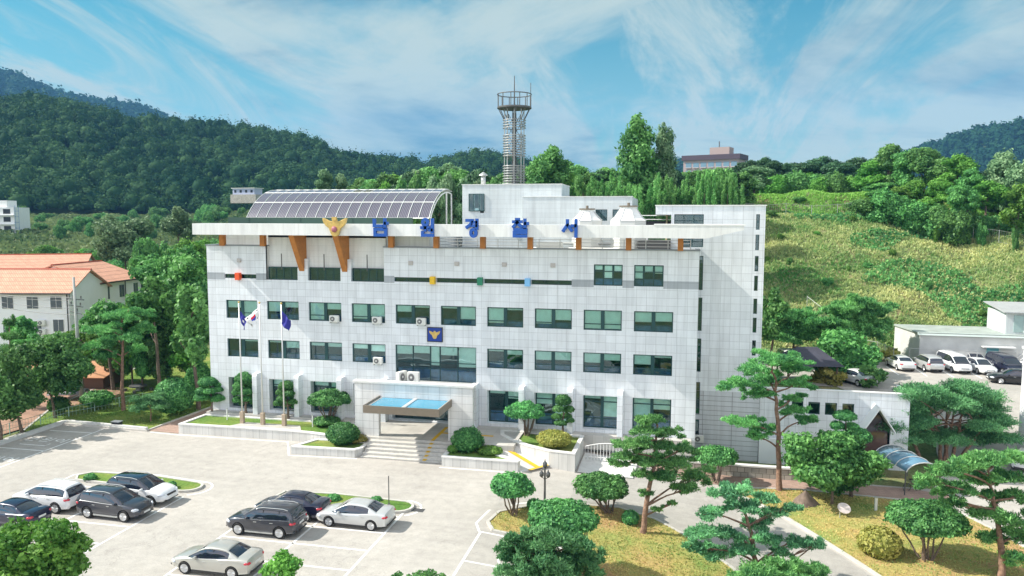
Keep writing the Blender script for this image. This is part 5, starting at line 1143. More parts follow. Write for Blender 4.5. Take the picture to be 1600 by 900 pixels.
# broad leaved trees near the camera
KB = dict(size=.15, asp=.62, dens=62, spread=.45, bump=.26, core=.62, rnd=.95)
def blob(u, v, ru, rv, n, seed, dz=2.0):
    r = random.Random(seed); out = [(u, v, ru*.62, rv*.62, 0)]
    for k in range(n):
        a = r.uniform(0, 6.3); q = r.uniform(.45, .85); out.append((u+math.cos(a)*ru*q, v+math.sin(a)*rv*q, ru*r.uniform(.25, .42), rv*r.uniform(.24, .4), r.uniform(-dz, dz)))
    return out
def leafy(name, lab, base, tr, blobs, seed, m=L_broad, r0=.17, group=None, **k):
    P = px_pads(base, 0, blobs); T_ = px_pads(base, 0, [(u, v, 1, 1) for u, v in tr]); kk = dict(KB); kk.update(k)
    return tree(name, lab, 'tree', base, P, m, M_bark2, 'trunk', r0, seed, trunk=[(0, 0, -.15)]+[p[:3] for p in T_], group=group, **kk)
b = g2(60, 985); leafy('leafy_tree', 'bright green leafy tree filling the lower left corner', b, [(62, 940), (64, 880)], blob(62, 868, 74, 52, 18, 51, 1.2)+[(110, 880, 26, 24, 0), (25, 848, 22, 20, 0)], 51, L_bright, size=.12, dens=75, core=.5)
b = g2(438, 935); leafy('leafy_tree', 'small bright green leafy tree just right of the champagne sedan', b, [(438, 910)], blob(438, 884, 34, 23, 10, 52, .6), 52, L_bright, r0=.08, size=.1, dens=90)
b = g2(640, 960); leafy('leafy_tree', 'tips of a small leafy tree poking up at the bottom centre', b, [(640, 930)], [(622, 899, 7, 6), (618, 903, 9, 6), (672, 897, 12, 5), (655, 905, 22, 8), (690, 902, 8, 6)], 53, L_broad, r0=.07, size=.09, dens=90)
b = g2(87, 655); leafy('leafy_tree', 'leafy tree beside the fence with bright yellow green top, left of the utility pole', b, [(80, 620), (82, 580)], blob(84, 570, 52, 46, 16, 54)+[(90, 535, 30, 14)], 54, L_broad, .15)
b = g2(36, 678); leafy('leafy_tree', 'dark leafy tree leaning over the fence at the left edge', b, [(24, 640), (18, 600)], blob(24, 592, 42, 52, 14, 55)+[(14, 640, 18, 16), (50, 622, 18, 14)], 55, L_broad, .15)
b = g2(2, 690); leafy('leafy_tree', 'dark leafy tree cut by the left edge of the picture', b, [(0, 660), (-6, 620)], blob(-14, 620, 34, 50, 10, 56), 56, L_broad, .15)
for k, (x, y, lab) in enumerate(((-16.6, -13.5, 'leafy tree outside the left border shading the lettered parking bays'), (-17.2, -19.5, 'leafy tree outside the left border shading the front bays'))):
    p_ = [(random.Random(k*50+j).uniform(-2, 2), random.Random(k*50+j+9).uniform(-2, 2), random.Random(k*50+j+5).uniform(3.5, 7), 1.2, 1.2, 1.0) for j in range(12)]
    tree('leafy_tree', lab, 'tree', (x, y, float(G(x, y))), p_, L_broad, M_bark2, 'trunk', .16, 150+k, trunk=[(0, 0, -.1), (0, 0, 5)], **KB)
b = g2(18, 640); pine('slender pale needled pine rising at the far left in front of the white house', b, [(16, 560), (14, 500)], [(14, 505, 8, 10), (16, 525, 14, 9), (12, 545, 18, 10), (20, 562, 20, 10), (8, 580, 18, 9)], 57, .12, fill=2, m=L_broad)
b = g2(235, 660); pine('low spreading pine on the side lawn left of the large ball shrub', b, [(236, 650), (234, 635)], [(232, 628, 24, 8), (214, 637, 16, 7, -.5), (252, 634, 14, 7), (240, 620, 16, 7)], 58, .12, fill=2, m=L_pine2)
b = g2(300, 612); leafy('leafy_tree', 'thin leafy tree behind the conical shrub', b, [(300, 590), (296, 560)], blob(296, 552, 34, 26, 8, 59), 59, L_bright, .1)
b = g2(262, 596); leafy('leafy_tree', 'slim leafy tree on the side lawn behind the large ball shrub', b, [(262, 575), (260, 550)], blob(256, 552, 30, 22, 8, 60), 60, L_broad, .1)
b = g2(222, 605); leafy('leafy_tree', 'leafy tree behind the stone bench with dense mid green crown', b, [(222, 580), (222, 545)], blob(232, 520, 52, 36, 12, 61), 61, L_broad, .15)
for i, (u, v, ru, rv, dist, m, lab) in enumerate([(285, 455, 55, 62, 92, L_broad, 'large dark leafy tree touching the left end of the roof beam'), (240, 470, 40, 44, 88, L_broad, 'round leafy tree between the pine and the building, in the middle row'), (300, 500, 34, 60, 80, L_broad, 'tall leafy tree right against the left wall of the building'),
        (165, 500, 40, 30, 93, L_broad, 'leafy tree in front of the white gable wall'), (245, 420, 44, 26, 112, L_broad, 'leafy tree behind the tiled roof, below the far bushes'), (120, 540, 34, 24, 90, L_bright, 'bright yellow green tree behind the utility pole'),
        (195, 372, 46, 40, 150, L_pale, 'large pale bushy tree beyond the tiled roofs'), (278, 352, 26, 26, 170, L_pale, 'pale rounded tree left of the roof beam'), (308, 400, 22, 18, 118, L_bright, 'bright green shrubby tree beside the left end of the beam'), (40, 520, 30, 26, 92, L_broad, 'leafy tree against the long white wall at the left')]):
    b = spot(u, dist); pl = blob(u, v, ru, rv, 14, 70+i, 2.5)
    s = depth(b)/CF; leafy('leafy_tree', lab, b, [(u, v+rv*.6), (u, v)], pl, 70+i, m, .2, size=.26, dens=20, core=.72)
b = g2(1300, 790); leafy('maple_tree', 'bushy yellow green tree with thin stems on the front lawn beside the dark rock', b, [(1300, 760), (1300, 730)], blob(1300, 722, 74, 44, 20, 81, 1.5)+[(1248, 690, 26, 14), (1350, 730, 26, 24)], 81, L_broad, .12, size=.14, dens=60)
for i, (u, v, ru, rv, dist, lab) in enumerate([(1242, 510, 46, 30, 92, 'dark pine right of the wing with a pale slanting trunk'), (1340, 497, 46, 30, 95, 'dark green pine in front of the grassy slope above the rear lot')]):
    b = spot(u, dist); pine(lab, b, [(u, v+20), (u-6, v-10)], [(p[0], p[1], p[2]*1.15, p[3]*.75, p[4]) for p in blob(u, v, ru*1.1, rv*1.1, 26, 90+i, 2.5)], 90+i, .2, size=.26, dens=60, m=L_pine, fill=2)
for i, (u, v, ru, rv, dist, m, lab) in enumerate([(1322, 556, 58, 42, 86, L_broad, 'dense dark leafy tree beside the rear lot entrance'), (1210, 490, 26, 40, 90, L_broad, 'dark leafy tree right against the edge of the wing'), (1355, 588, 28, 18, 83, L_broad, 'low leafy tree beside the white van above the annex'), (1290, 590, 30, 18, 83, L_yel, 'yellow green bushes beside the dark pavilion roof'), (1391, 552, 16, 8, 99, L_yel, 'yellow green bush by the fence at the foot of the slope')]):
    b = spot(u, dist); leafy('leafy_tree' if i < 3 else 'bush', lab, b, [(u, v+rv*.5), (u, v)], blob(u, v, ru, rv, 14, 95+i, 2), 95+i, m, .15, size=.22, dens=28, core=.72)

# ------------------------------------------------------------------ annex, rear buildings, walls and fences
A = thing('annex', 'low white tiled annex right of the wing with four square windows and gabled entrance', 'annex')
mb = MB(); ah = [(52.22, 53.13, 1.77, 2.81), (53.53, 54.44, 1.77, 2.81), (54.84, 55.76, 1.77, 2.81), (56.18, 57.09, 1.77, 2.81)]
wall_holes(mb, 52.0, 57.5, -2.7, 3.8, ah, y=3.2, rev=.2); mb.quad((49.65, 3.25, -.4), (52.0, 3.25, -.4), (52.0, 3.25, 3.8), (49.65, 3.25, 3.8))
mb.add([(57.5, 3.2, .9), (58.66, 3.2, 2.81), (59.9, 3.2, .9), (59.9, 3.2, 3.8), (57.5, 3.2, 3.8), (57.5, 3.2, -2.7), (57.5, 3.2, .9)], [(0, 1, 4), (1, 3, 4), (1, 2, 3)]); mb.quad((59.9, 3.2, -2.7), (61.3, 3.2, -2.7), (61.3, 3.2, 3.8), (59.9, 3.2, 3.8))
mb.quad((61.3, 3.2, -2.7), (61.3, 6.6, -2.7), (61.3, 6.6, 3.8), (61.3, 3.2, 3.8)); mb.quad((49.65, 6.6, -2.7), (61.3, 6.6, -2.7), (61.3, 6.6, 2.9), (49.65, 6.6, 2.9))
mb.build('wall', M_tile, A)
mb = MB(); mb.box(49.65, 52.0, 2.75, 3.2, -2.7, -.4); mb.build('entrance_block', M_render, A)
mb = MB(); mb.box(49.65, 61.36, 3.15, 3.5, 3.8, 3.88); mb.box(61.1, 61.36, 3.5, 6.6, 3.8, 3.88); mb.build('parapet_cap', M_white, A)
mb = MB(); mb.box(49.7, 61.1, 3.5, 6.6, 2.6, 2.9); mb.build('roof_deck', M_roof, A); mb = MB(); mb.box(49.7, 61.2, 4.6, 4.7, -2.6, 2.6); mb.build('interior', M_room, A)
for h in ah: window(h[0], h[1], h[2], h[3], 3.34, [], [], .06, parent=A, blinds=None, desk=False)
mb = MB(); 
for (a, b) in (((57.5, .9), (58.66, 2.81)), ((58.66, 2.81), (59.9, .9))): mb.add([(a[0], 1.6, a[1]), (b[0], 1.6, b[1]), (b[0], 4, b[1]), (a[0], 4, a[1]), (a[0], 1.6, a[1]+.16), (b[0], 1.6, b[1]+.16), (b[0], 4, b[1]+.16), (a[0], 4, a[1]+.16)], [(0, 1, 2, 3), (4, 5, 6, 7), (0, 1, 5, 4), (3, 2, 6, 7), (1, 2, 6, 5), (0, 3, 7, 4)])
mb.build('gable_frame', M_white, A)
mb = MB(); mb.add([(57.6, 3.5, -2.5), (59.8, 3.5, -2.5), (59.8, 3.5, .9), (58.66, 3.5, 2.7), (57.6, 3.5, .9)], [(0, 1, 2, 3, 4)]); mb.build('entrance_glazing', mat('brown tinted glass', (.10, .06, .055), .1, coat=1), A)
t = thing('stone_wall', 'low grey block retaining wall between the red brick path and the wing', 'wall')
MB().box(42.5, 57.5, -1.4, -1.05, -2.7, -1.62).build('masonry', M_stone, t); MB().box(42.4, 57.6, -1.47, -.98, -1.62, -1.5).build('coping', M_cope, t)
t = thing('bicycle_shelter', 'blue curved transparent canopy on a steel frame at the end of the brick path', 'shelter', (60.2, -.6, -2.5), .25)
mb = MB(); v = []
for i in range(9):
    a = math.pi*(.08+.84*i/8)
    for y in (-2.2, 2.2): v.append((-1.35*math.cos(a), y, 1.65+.85*math.sin(a)))
mb.add(v, [(2*i, 2*i+2, 2*i+3, 2*i+1) for i in range(8)]); o = mb.build('canopy', M_poly, t, smooth=True); sd = o.modifiers.new('s', 'SOLIDIFY'); sd.thickness = .03
for y in (-2.25, -.75, .75, 2.25):
    pts = [(-1.37*math.cos(math.pi*(.06+.88*i/10)), y, 1.68+.86*math.sin(math.pi*(.06+.88*i/10))) for i in range(11)]; MB().tube(pts, .045, 6).build('arch_rib', M_silver, t)
for x in (-1.3, 1.3):
    for y in (-2.1, 2.1): MB().tube([(x, y, 0), (x, y, 1.9)], .05, 6).build('post', M_dsteel, t)
t = thing('bicycle', 'dark bicycle leaning under the blue curved canopy', 'bicycle', (60.3, -1.9, -2.5), .4)
for x in (-.5, .5): MB().tube([(x+.33*math.cos(q*math.pi/9), 0, .35+.33*math.sin(q*math.pi/9)) for q in range(19)], .022, 5, caps=False).build('wheel', M_black, t)
MB().tube([(-.5, 0, .35), (-.15, 0, .85), (.38, 0, .85), (0, 0, .4), (-.15, 0, .85)], .025, 5).tube([(.5, 0, .35), (.36, 0, 1.0), (.36, .2, 1.05)], .022, 5).build('frame', M_dsteel, t); MB().box(-.28, -.02, -.07, .07, .92, .98).build('saddle', M_black, t)
# light well railing
t = thing('arched_railing', 'white arched railing around the light well right of the curved planter', 'railing')
P = [(35.6+.25*i, -2.9-.0*i, -1.35) for i in range(17)]
mb = MB(); top = [(x, y, -1.35+1.0+.35*math.sin(math.pi*i/16)) for i, (x, y, z) in enumerate(P)]; mb.tube(top, .035, 6); mb.tube([(x, y, z+.15) for x, y, z in P], .03, 6); mb.build('rail', M_white, t)
for i, (x, y, z) in enumerate(P): MB().tube([(x, y, z-.1), (x, y, top[i][2])], .022, 5).build('bar', M_white, t)
struct(sheet('light_well_paving', [(35.4, -6.1), (39.6, -5.6), (39.8, -1.6), (35.4, -1.2)], .1, mat('white striped paving', (.62, .62, .60), .8, n=.08, nscale=2), .05))
t = thing('steel_fence', 'dark steel fence behind the pine beside the light well', 'fence')
for z in (-1.2, -.4): MB().tube([(39.8, -2.6, z-.4), (43.2, -2.6, z-.5)], .025, 5).build('rail', M_dsteel, t)
for i in range(18): MB().tube([(39.9+.19*i, -2.6, -2.1), (39.9+.19*i, -2.6, -.8)], .015, 4).build('bar', M_dsteel, t)
# lamp post, thin pole, mirror sign, stone sign post, rock, bench
b = g2(851, 800)
t = thing('lamp_post', 'dark ornamental lamp post at the edge of the island between two clipped trees', 'lamp post', tuple(b))
MB().lathe([(.16, 0), (.14, .5), (.08, .6), (.06, 2.9), (.09, 3.0), (.05, 3.1)], 12).build('post', M_dsteel, t, smooth=True)
for x in (-.22, .22):
    o = MB().lathe([(.05, 0), (.14, .1), (.15, .3), (.05, .42), (.02, .55)], 12, (x, 0, 2.35)).build('lantern', mat('smoked lantern glass', (.10, .10, .10), .2), t, smooth=True); MB().tube([(0, 0, 2.25), (x, 0, 2.35)], .025, 5).build('arm', M_dsteel, t)
MB().lathe([(.05, 0), (.15, .1), (.16, .32), (.05, .45), (.02, .6)], 12, (0, 0, 3.0)).build('lantern', MATS['smoked lantern glass'], t, smooth=True)
t = thing('thin_pole', 'thin dark pole standing at the right tip of the middle parking island', 'pole', (24.1, -16.5, -1.0)); MB().tube([(0, 0, 0), (0, 0, 1.95)], .035, 8).build('shaft', M_dsteel, t); MB().lathe([(.1, 0), (.08, .05)], 10).build('foot', M_dsteel, t)
b = g2(1312, 812); t = thing('traffic_mirror', 'oval white disc on a short post standing on the front lawn', 'mirror', tuple(b), -.2)
MB().tube([(0, 0, 0), (0, 0, .55)], .035, 8).build('post', M_steel, t)
mb = MB(); mb.lathe([(.02, -.05), (.42, -.04), (.45, 0), (.42, .05), (.02, .06)], 20); mb.v = [(x, -z, y*.8+.85) for x, y, z in mb.v]; o = mb.build('disc', mat('pinkish white enamel', (.62, .55, .54), .4), t); o.rotation_euler = (-.5, .35, 0)
b = g2(1368, 800); t = thing('marker_post', 'short pale post on the lawn in the shade of the bushy tree', 'post', tuple(b)); MB().box(-.09, .09, -.09, .09, 0, 1.05).build('shaft', M_ac, t, bevel=.02); MB().box(-.11, .11, -.11, .11, 1.05, 1.1).build('cap', M_steel, t)
b = g2(1258, 790); t = thing('rock', 'brown grey pointed boulder on the front lawn left of the bushy tree', 'rock', tuple(b))
nu, nv = 20, 10; UU, VV = np.meshgrid(np.arange(nu)*2*math.pi/nu, np.linspace(0, 1, nv)); rad = (1-VV**1.25)*(1+.12*np.sin(3*UU+1)+.07*np.sin(7*UU+VV*6)); v = np.stack([rad*.98*np.cos(UU), rad*.8*np.sin(UU), VV*1.25-.1], -1).reshape(-1, 3)
i = np.arange(nv-1)[:, None]*nu+np.arange(nu)[None]; j = np.arange(nv-1)[:, None]*nu+(np.arange(nu)+1)[None] % nu
raw('stone', v, np.stack([i, j, j+nu, i+nu], -1).reshape(-1, 4), mat('brown stone', (.17, .125, .10), .9, n=.3, nscale=3, bump=.6, bscale=6), parent=t)
b = g2(216, 612); t = thing('stone_table', 'low dark stone picnic table with stools on the side lawn', 'table', tuple(b))
MB().lathe([(.25, 0), (.22, .6)], 12).build('foot', M_kerb, t); MB().lathe([(.9, .6), (.9, .72)], 20).build('table_top', M_dsteel, t)
for k in range(4): a = math.pi/2*k+.4; MB().lathe([(.2, 0), (.2, .4)], 12, (1.35*math.cos(a), 1.35*math.sin(a), 0)).build('stool', M_dsteel, t)
b = g2(183, 668); t = thing('utility_box', 'small dark box standing on the lawn edge under the tall left pine', 'box', tuple(b)); MB().box(-.4, .4, -.25, .25, 0, .55).build('cabinet', M_dark, t, bevel=.03); MB().box(-.44, .44, -.3, .3, .55, .6).build('lid', M_cap, t)
for x, y, lab in ((3.0, -2.2, 'short white sign post beside the leftmost cloud pruned tree'), (11.6, -2.6, 'short white post on the lawn right of the right flagpole')):
    t = thing('marker_post', lab, 'post', (x, y, -.3)); MB().tube([(0, 0, 0), (0, 0, 1.0)], .05, 8).build('shaft', M_white, t); MB().lathe([(.07, 1.0), (.06, 1.08), (.01, 1.1)], 8).build('cap', M_steel, t)
# utility pole
b = g2(128, 628); t = thing('utility_pole', 'tall tapered concrete utility pole with cross arms and wires at the left', 'utility pole', tuple(b))
hp = (628-437)*depth(b)/CF+.3; MB().tube([(0, 0, 0), (-.25, 0, hp)], [.24, .12], 12).build('shaft', mat('aged pole concrete', (.36, .38, .36), .85, n=.1, nscale=2), t, smooth=True)
for k, z in enumerate((hp-2.2, hp-2.9, hp-3.6)): MB().tube([(-1.0, .2*k-.2, z), (.7, .2-.2*k, z-.15)], .05, 5).build('cross_arm', M_dsteel, t)
for x, z in ((-.9, hp-2.1), (-.4, hp-2.1), (.5, hp-2.2), (-.7, hp-2.8), (.4, hp-2.9), (.0, hp-3.5)): MB().lathe([(.09, 0), (.05, .1), (.08, .2), (.03, .3)], 8, (x, 0, z)).build('insulator', M_dsteel, t)
for k, z in enumerate((hp-2.1, hp-2.4, hp-3.2, hp-3.9)): MB().tube([(-.3+s*-6.5, s*2.2*(1+.1*k), z-.5*math.sin(s*math.pi*.25)) for s in np.linspace(0, 5, 12)], .022, 4, caps=False).build('wire', M_dsteel, t)
# rear lot building
RB = thing('retaining_shed', 'long pale flat roofed shed at the foot of the grassy slope behind the rear lot', 'shed')
mb = MB(); mb.add([(70.2, 31.6, 1), (95, 31.6, 1), (95, 38, 1), (69.2, 38, 1), (70.2, 31.6, 4.9), (95, 31.6, 4.9), (95, 38, 4.9), (69.2, 38, 4.9)], [(0, 1, 5, 4), (3, 0, 4, 7), (1, 2, 6, 5), (2, 3, 7, 6)]); mb.build('wall', M_conc, RB)
MB().prism([(70.0, 31.4), (95, 31.4), (95, 38.2), (69.0, 38.2)], 4.9, 5.05).build('roof', M_groof, RB)
mb = MB(); mb.add([(69.9, 31.3, 4.75), (95, 31.3, 4.75), (95, 31.5, 5.1), (69.9, 31.5, 5.1), (69.9, 31.5, 4.75), (95, 31.5, 4.75)], [(0, 1, 2, 3), (0, 3, 4), (1, 5, 2), (3, 2, 5, 4), (0, 4, 5, 1)]); mb.build('eaves', mat('pale green fascia', (.50, .58, .54), .6), RB)
d_ = MB().box(77.2, 78.4, 31.5, 31.62, 1.4, 3.5).build('door', mat('teal painted door', (.10, .40, .45), .5), RB); MB().box(77.3, 77.38, 31.42, 31.5, 2.3, 2.5).build('handle', M_steel, d_)
MB().box(76.6, 79.9, 30.9, 31.6, 3.6, 3.72).build('door_canopy', M_white, RB)
CT = thing('site_office', 'white corrugated cabin standing on top of the shed, with an outside stair', 'cabin')
mb = MB(); mb.box(79.2, 95, 32.2, 37.4, 5.06, 7.5); mb.build('wall', tile_mat('corrugated sheet', (.62, .66, .66), .3, 20, .82, .02, .02), CT)
mb = MB(); mb.add([(78.8, 31.7, 7.5), (95.3, 31.7, 7.5), (95.3, 37.8, 8.1), (78.8, 37.8, 8.1), (78.8, 31.7, 7.6), (95.3, 31.7, 7.6), (95.3, 37.8, 8.2), (78.8, 37.8, 8.2)], [(0, 3, 2, 1), (4, 5, 6, 7), (0, 1, 5, 4), (1, 2, 6, 5), (2, 3, 7, 6), (3, 0, 4, 7)]); mb.build('roof', tile_mat('ribbed grey roof', (.42, .43, .43), .35, 20, .8, .03, .02), CT)
MB().box(80.0, 83.4, 32.12, 32.2, 5.3, 7.2).build('sliding_window', mat('pale green window sheet', (.35, .47, .46), .2, coat=.5), CT)
for x in (81.0, 82.4): MB().box(x, x+.06, 32.06, 32.12, 5.3, 7.2).build('window_bar', M_white, CT)
ST = thing('outside_stair', 'white steel stair with handrail climbing right along the shed wall', 'stair')
for k in range(13): MB().box(80.2+k*.32, 80.55+k*.32, 30.5, 31.5, 1.5+k*.28, 1.56+k*.28).build('tread', M_white, ST)
for y in (30.5, 31.5): MB().tube([(80.2, y, 1.4), (84.4, y, 5.0)], .06, 5).tube([(80.2, y, 2.4), (84.4, y, 6.0), (86.5, y, 6.0)], .035, 5).build('stringer', M_white, ST)
MB().box(84.3, 92, 30.5, 31.3, 4.92, 5.02).build('landing', M_steel, ST)
PV = thing('garden_pavilion', 'dark pitched pavilion roof half hidden by pines behind the low annex', 'pavilion', (55.9, 19.0, 1.0), .15)
MB().add([(-3, -2.4, 2.3), (3, -2.4, 2.3), (3, 2.4, 2.3), (-3, 2.4, 2.3), (-1, 0, 3.9), (1, 0, 3.9)], [(0, 1, 5, 4), (1, 2, 5), (2, 3, 4, 5), (3, 0, 4), (0, 3, 2, 1)]).build('roof', mat('dark blue grey roof tile', (.05, .05, .07), .7, n=.2, nscale=2), PV)
for x in (-2.4, 2.4):
    for y in (-1.9, 1.9): MB().tube([(x, y, 0), (x, y, 2.35)], .1, 8).build('post', M_bark2, PV)
def fence(lab, pts, h, m, step=2.2, rails=(.1, .95), mesh=True, thick=.03, name='wire_fence'):
    t = thing(name, lab, 'fence'); Q = []
    for (a, b) in zip(pts, pts[1:]):
        n = max(1, int(math.dist(a, b)/step)); Q += [(a[0]+(b[0]-a[0])*k/n, a[1]+(b[1]-a[1])*k/n) for k in range(n)]
    Q.append(pts[-1]); Z = [float(zground(np.array(x), np.array(y))) for x, y in Q]
    for (x, y), z in zip(Q, Z): MB().tube([(x, y, z-.1), (x, y, z+h)], thick*1.5, 5).build('post', m, t)
    mb = MB()
    for f in rails: mb.tube([(x, y, z+h*f) for (x, y), z in zip(Q, Z)], thick*.7, 4, caps=False)
    mb.build('rail', m, t)
    if mesh:
        mb = MB()
        for i in range(len(Q)-1):
            L_ = math.dist(Q[i], Q[i+1]); n = int(L_/.3)
            for k in range(1, n): 
                f = k/n; x = Q[i][0]+(Q[i+1][0]-Q[i][0])*f; y = Q[i][1]+(Q[i+1][1]-Q[i][1])*f; z = Z[i]+(Z[i+1]-Z[i])*f; mb.tube([(x, y, z+h*.1), (x, y, z+h*.95)], .012, 3, caps=False)
        mb.build('mesh_panel', m, t)
    return t
fence('pale green railing along the left edge behind the trees', [(-15, -20), (-14.6, -8), (-14.0, -2), (-11, 4.5), (-3, 6.5)], 1.1, mat('pale green steel', (.35, .50, .42), .5), 2.2, (.1, .5, .95), name='steel_railing')
fence('grey wire fence along the top of the grassy slope', [(47, 67.5), (60, 68), (72, 69), (84, 67), (92, 60), (100, 52), (112, 45)], 2.0, M_steel, 3.2)
fence('grey wire fence climbing the foot of the slope left of the shed', [(67.5, 31.6), (66.8, 36), (63, 41), (60, 45)], 1.9, M_steel, 2)
fence('wire fence on thin posts in front of the long shed', [(69, 30.9), (76, 30.9), (84, 30.9), (92, 30.9)], 2.1, M_steel, 3.4, (.95,), False)
# white houses with tiled roofs
def house(lab, cx, cy, z, rz, L_, Wd, eave, ridge, wins, extra=()):
    t = thing('white_house', lab, 'house', (cx, cy, z), rz); h = Wd/2
    mb = MB(); mb.add([(-L_/2, -h, 0), (L_/2, -h, 0), (L_/2, h, 0), (-L_/2, h, 0), (-L_/2, -h, eave), (L_/2, -h, eave), (L_/2, h, eave), (-L_/2, h, eave), (-L_/2, 0, ridge-.1), (L_/2, 0, ridge-.1)], [(0, 1, 5, 4), (1, 2, 6, 9, 5), (2, 3, 7, 6), (3, 0, 4, 8, 7)]); mb.build('wall', M_render, t)
    e = .45; s = (ridge-eave)/h
    for sy in (-1, 1):
        m = MB(); z0 = eave-e*s; m.add([(-L_/2-e, sy*(h+e), z0), (L_/2+e, sy*(h+e), z0), (L_/2+e, 0, ridge), (-L_/2-e, 0, ridge), (-L_/2-e, sy*(h+e), z0+.14), (L_/2+e, sy*(h+e), z0+.14), (L_/2+e, 0, ridge+.14), (-L_/2-e, 0, ridge+.14)], [(0, 1, 2, 3), (4, 5, 6, 7), (0, 1, 5, 4), (1, 2, 6, 5), (3, 0, 4, 7)]); m.build('roof', M_terra, t)
    MB().tube([(-L_/2-e, 0, ridge+.14), (L_/2+e, 0, ridge+.14)], .13, 6).build('ridge', mat('red ridge tile', (.42, .08, .04), .7), t)
    MB().tube([(-L_/2-e, -h-e-.05, eave-e*s), (L_/2+e, -h-e-.05, eave-e*s)], .08, 6).build('gutter', M_dark, t)
    for x in (-L_/2+5.6, L_/2-.2): MB().tube([(x, -h-.1, 0), (x, -h-.1, eave-.2)], .06, 6).build('downpipe', M_dark, t)
    for x, zz, w, hh in wins:
        f = MB().box(x-w/2-.05, x+w/2+.05, -h-.05, -h+.02, zz-.05, zz+hh+.05).build('window', M_white, t); g = MB()
        g.box(x-w/2, x-.03, -h-.07, -h-.05, zz, zz+hh); g.box(x+.03, x+w/2, -h-.07, -h-.05, zz, zz+hh); g.build('pane', mat('grey window pane', (.10, .11, .15), .15, coat=1), f)
    return t
def hp_(u, v, d): r_ = ray(u, v); return CAM+r_*(d/float(r_@FW))
e0, e1 = hp_(-120, 455, 95), hp_(107, 456, 95); L1 = math.dist(e0[:2], e1[:2]); c = (e0+e1)/2; rz = math.atan2(e1[1]-e0[1], e1[0]-e0[0]); hw = 4.6
cc_ = (c[0]-math.sin(rz)*hw, c[1]+math.cos(rz)*hw); zb = -2.0
xs_ = lambda u: (u-(-120))/(107+120)*L1-L1/2
house('long two storey white house with orange tiled roof at the left', cc_[0], cc_[1], zb, rz, L1, 2*hw, e1[2]-zb, e1[2]-zb+2.4, [(xs_(u), zz, w, 1.5) for u, zz, w in [(11, 8.5, 1.4), (50, 8.5, 1.4), (87, 8.5, 1.4), (52, 5.4, 1.6), (89, 5.6, 1.3), (11, 5.4, 1.4), (-50, 8.5, 1.4), (-50, 5.4, 1.4)]])
cc_ = None
for zz, lab in ((5.3, 'lower round fan unit on the white house wall'), (6.4, 'upper round fan unit on the white house wall')):
    x = xs_(65); q = (c[0]+math.cos(rz)*x+math.sin(rz)*.3, c[1]+math.sin(rz)*x-math.cos(rz)*.3); o = copy_tree(ac, (q[0], q[1], zb+zz), rz, 1.1, lab, 'outdoor air conditioning units')
e0, e1 = hp_(157, 440, 103), hp_(219, 430, 112); L2 = math.dist(e0[:2], e1[:2])+.6; rz2 = math.atan2(e1[1]-e0[1], e1[0]-e0[0]); c = (e0+e1)/2; hw = 6.5
house('second white house behind, its orange roof reaching to the right', c[0]-math.sin(rz2)*hw, c[1]+math.cos(rz2)*hw, zb, rz2, L2, 2*hw, e1[2]-zb-.3, e1[2]-zb+1.9, [(L2/2-q, 8.7, 1.1, 1.7) for q in (8.2, 4.9, 1.6)])
p = hp_(55, 414, 125); house('low house with red ridges and cream gables behind the long roof', p[0], p[1], 1.0, .5, 16, 9, p[2]-1-.4, p[2]-1+1.6, [(0, 5, 1.2, 1.2)])
b = spot(78, 215); t = thing('greenhouse', 'small dark glazed greenhouse with pale roof in the fields', 'greenhouse', tuple(b), .2); MB().box(-4.5, 4.5, -3, 3, 0, 2.6).build('glazing', mat('grey blue glazing', (.12, .14, .2), .3), t); MB().add([(-4.8, -3.3, 2.6), (4.8, -3.3, 2.6), (4.8, 3.3, 2.6), (-4.8, 3.3, 2.6), (-4.8, 0, 3.6), (4.8, 0, 3.6)], [(0, 1, 5, 4), (2, 3, 4, 5), (1, 2, 5), (0, 4, 3)]).build('roof', mat('pink grey roof', (.5, .42, .40), .6), t)
for k in range(6): MB().box(-4.5+1.7*k, -4.4+1.7*k, -3.05, -3, 0, 2.6).build('glazing_bar', M_white, t)
b = spot(108, 218); tt = thing('white_shed', 'small white block beside the greenhouse in the fields', 'shed', tuple(b)); MB().box(-2, 2, -2, 2, 0, 2.8).build('wall', M_white, tt); MB().box(-2.2, 2.2, -2.2, 2.2, 2.8, 2.95).build('roof', M_ac, tt)
b = spot(12, 330); b[2] -= .5; t = thing('unfinished_house', 'white three storey house under construction at the foot of the hill', 'house', tuple(b), .15)
mb = MB(); mb.box(-8, 5.5, -4, 4, 0, 9.3); mb.box(-5, 1.5, -2, 3, 9.3, 11.8); mb.build('wall', M_white, t)
for z in (1.0, 4.2, 7.0):
    for x in (-6.5, -2.6, 1.5): f = MB().box(x, x+2.6, -4.06, -4, z, z+1.7).build('window', M_dark, t)
MB().box(-4, -2.6, -2.06, -2, 10, 11.2).build('window', M_dark, t)
for z in (3.2, 6.4): MB().box(-8.2, 5.8, -4.9, -4, z, z+.2).build('balcony', M_white, t)
mb = MB()
for x in (5.9, 7.2): mb.tube([(x, -4, 0), (x, -4, 10)], .07, 4)
for z in (2, 4, 6, 8): mb.tube([(5.5, -4, z), (7.2, -4, z)], .06, 4)
mb.build('scaffold', mat('blue scaffold', (.1, .2, .4), .6), t)
t = thing('corner_building', 'white building edge cut by the right border beside the rear lot', 'building', (88.3, 12.2, -.2), .2); q = fl(1606, 700, 0.5)
t.location = (q[0]+6.4, q[1]+2, -1.5); MB().box(-3, 6, -3, 6, 0, 8.6).build('wall', M_render, t); MB().box(-3.1, 6.1, -3.1, 6.1, 8.6, 8.8).build('roof_edge', M_white, t); MB().tube([(-3.12, -2.6, 0), (-3.12, -2.6, 8.4)], .06, 6).build('downpipe', M_dsteel, t)
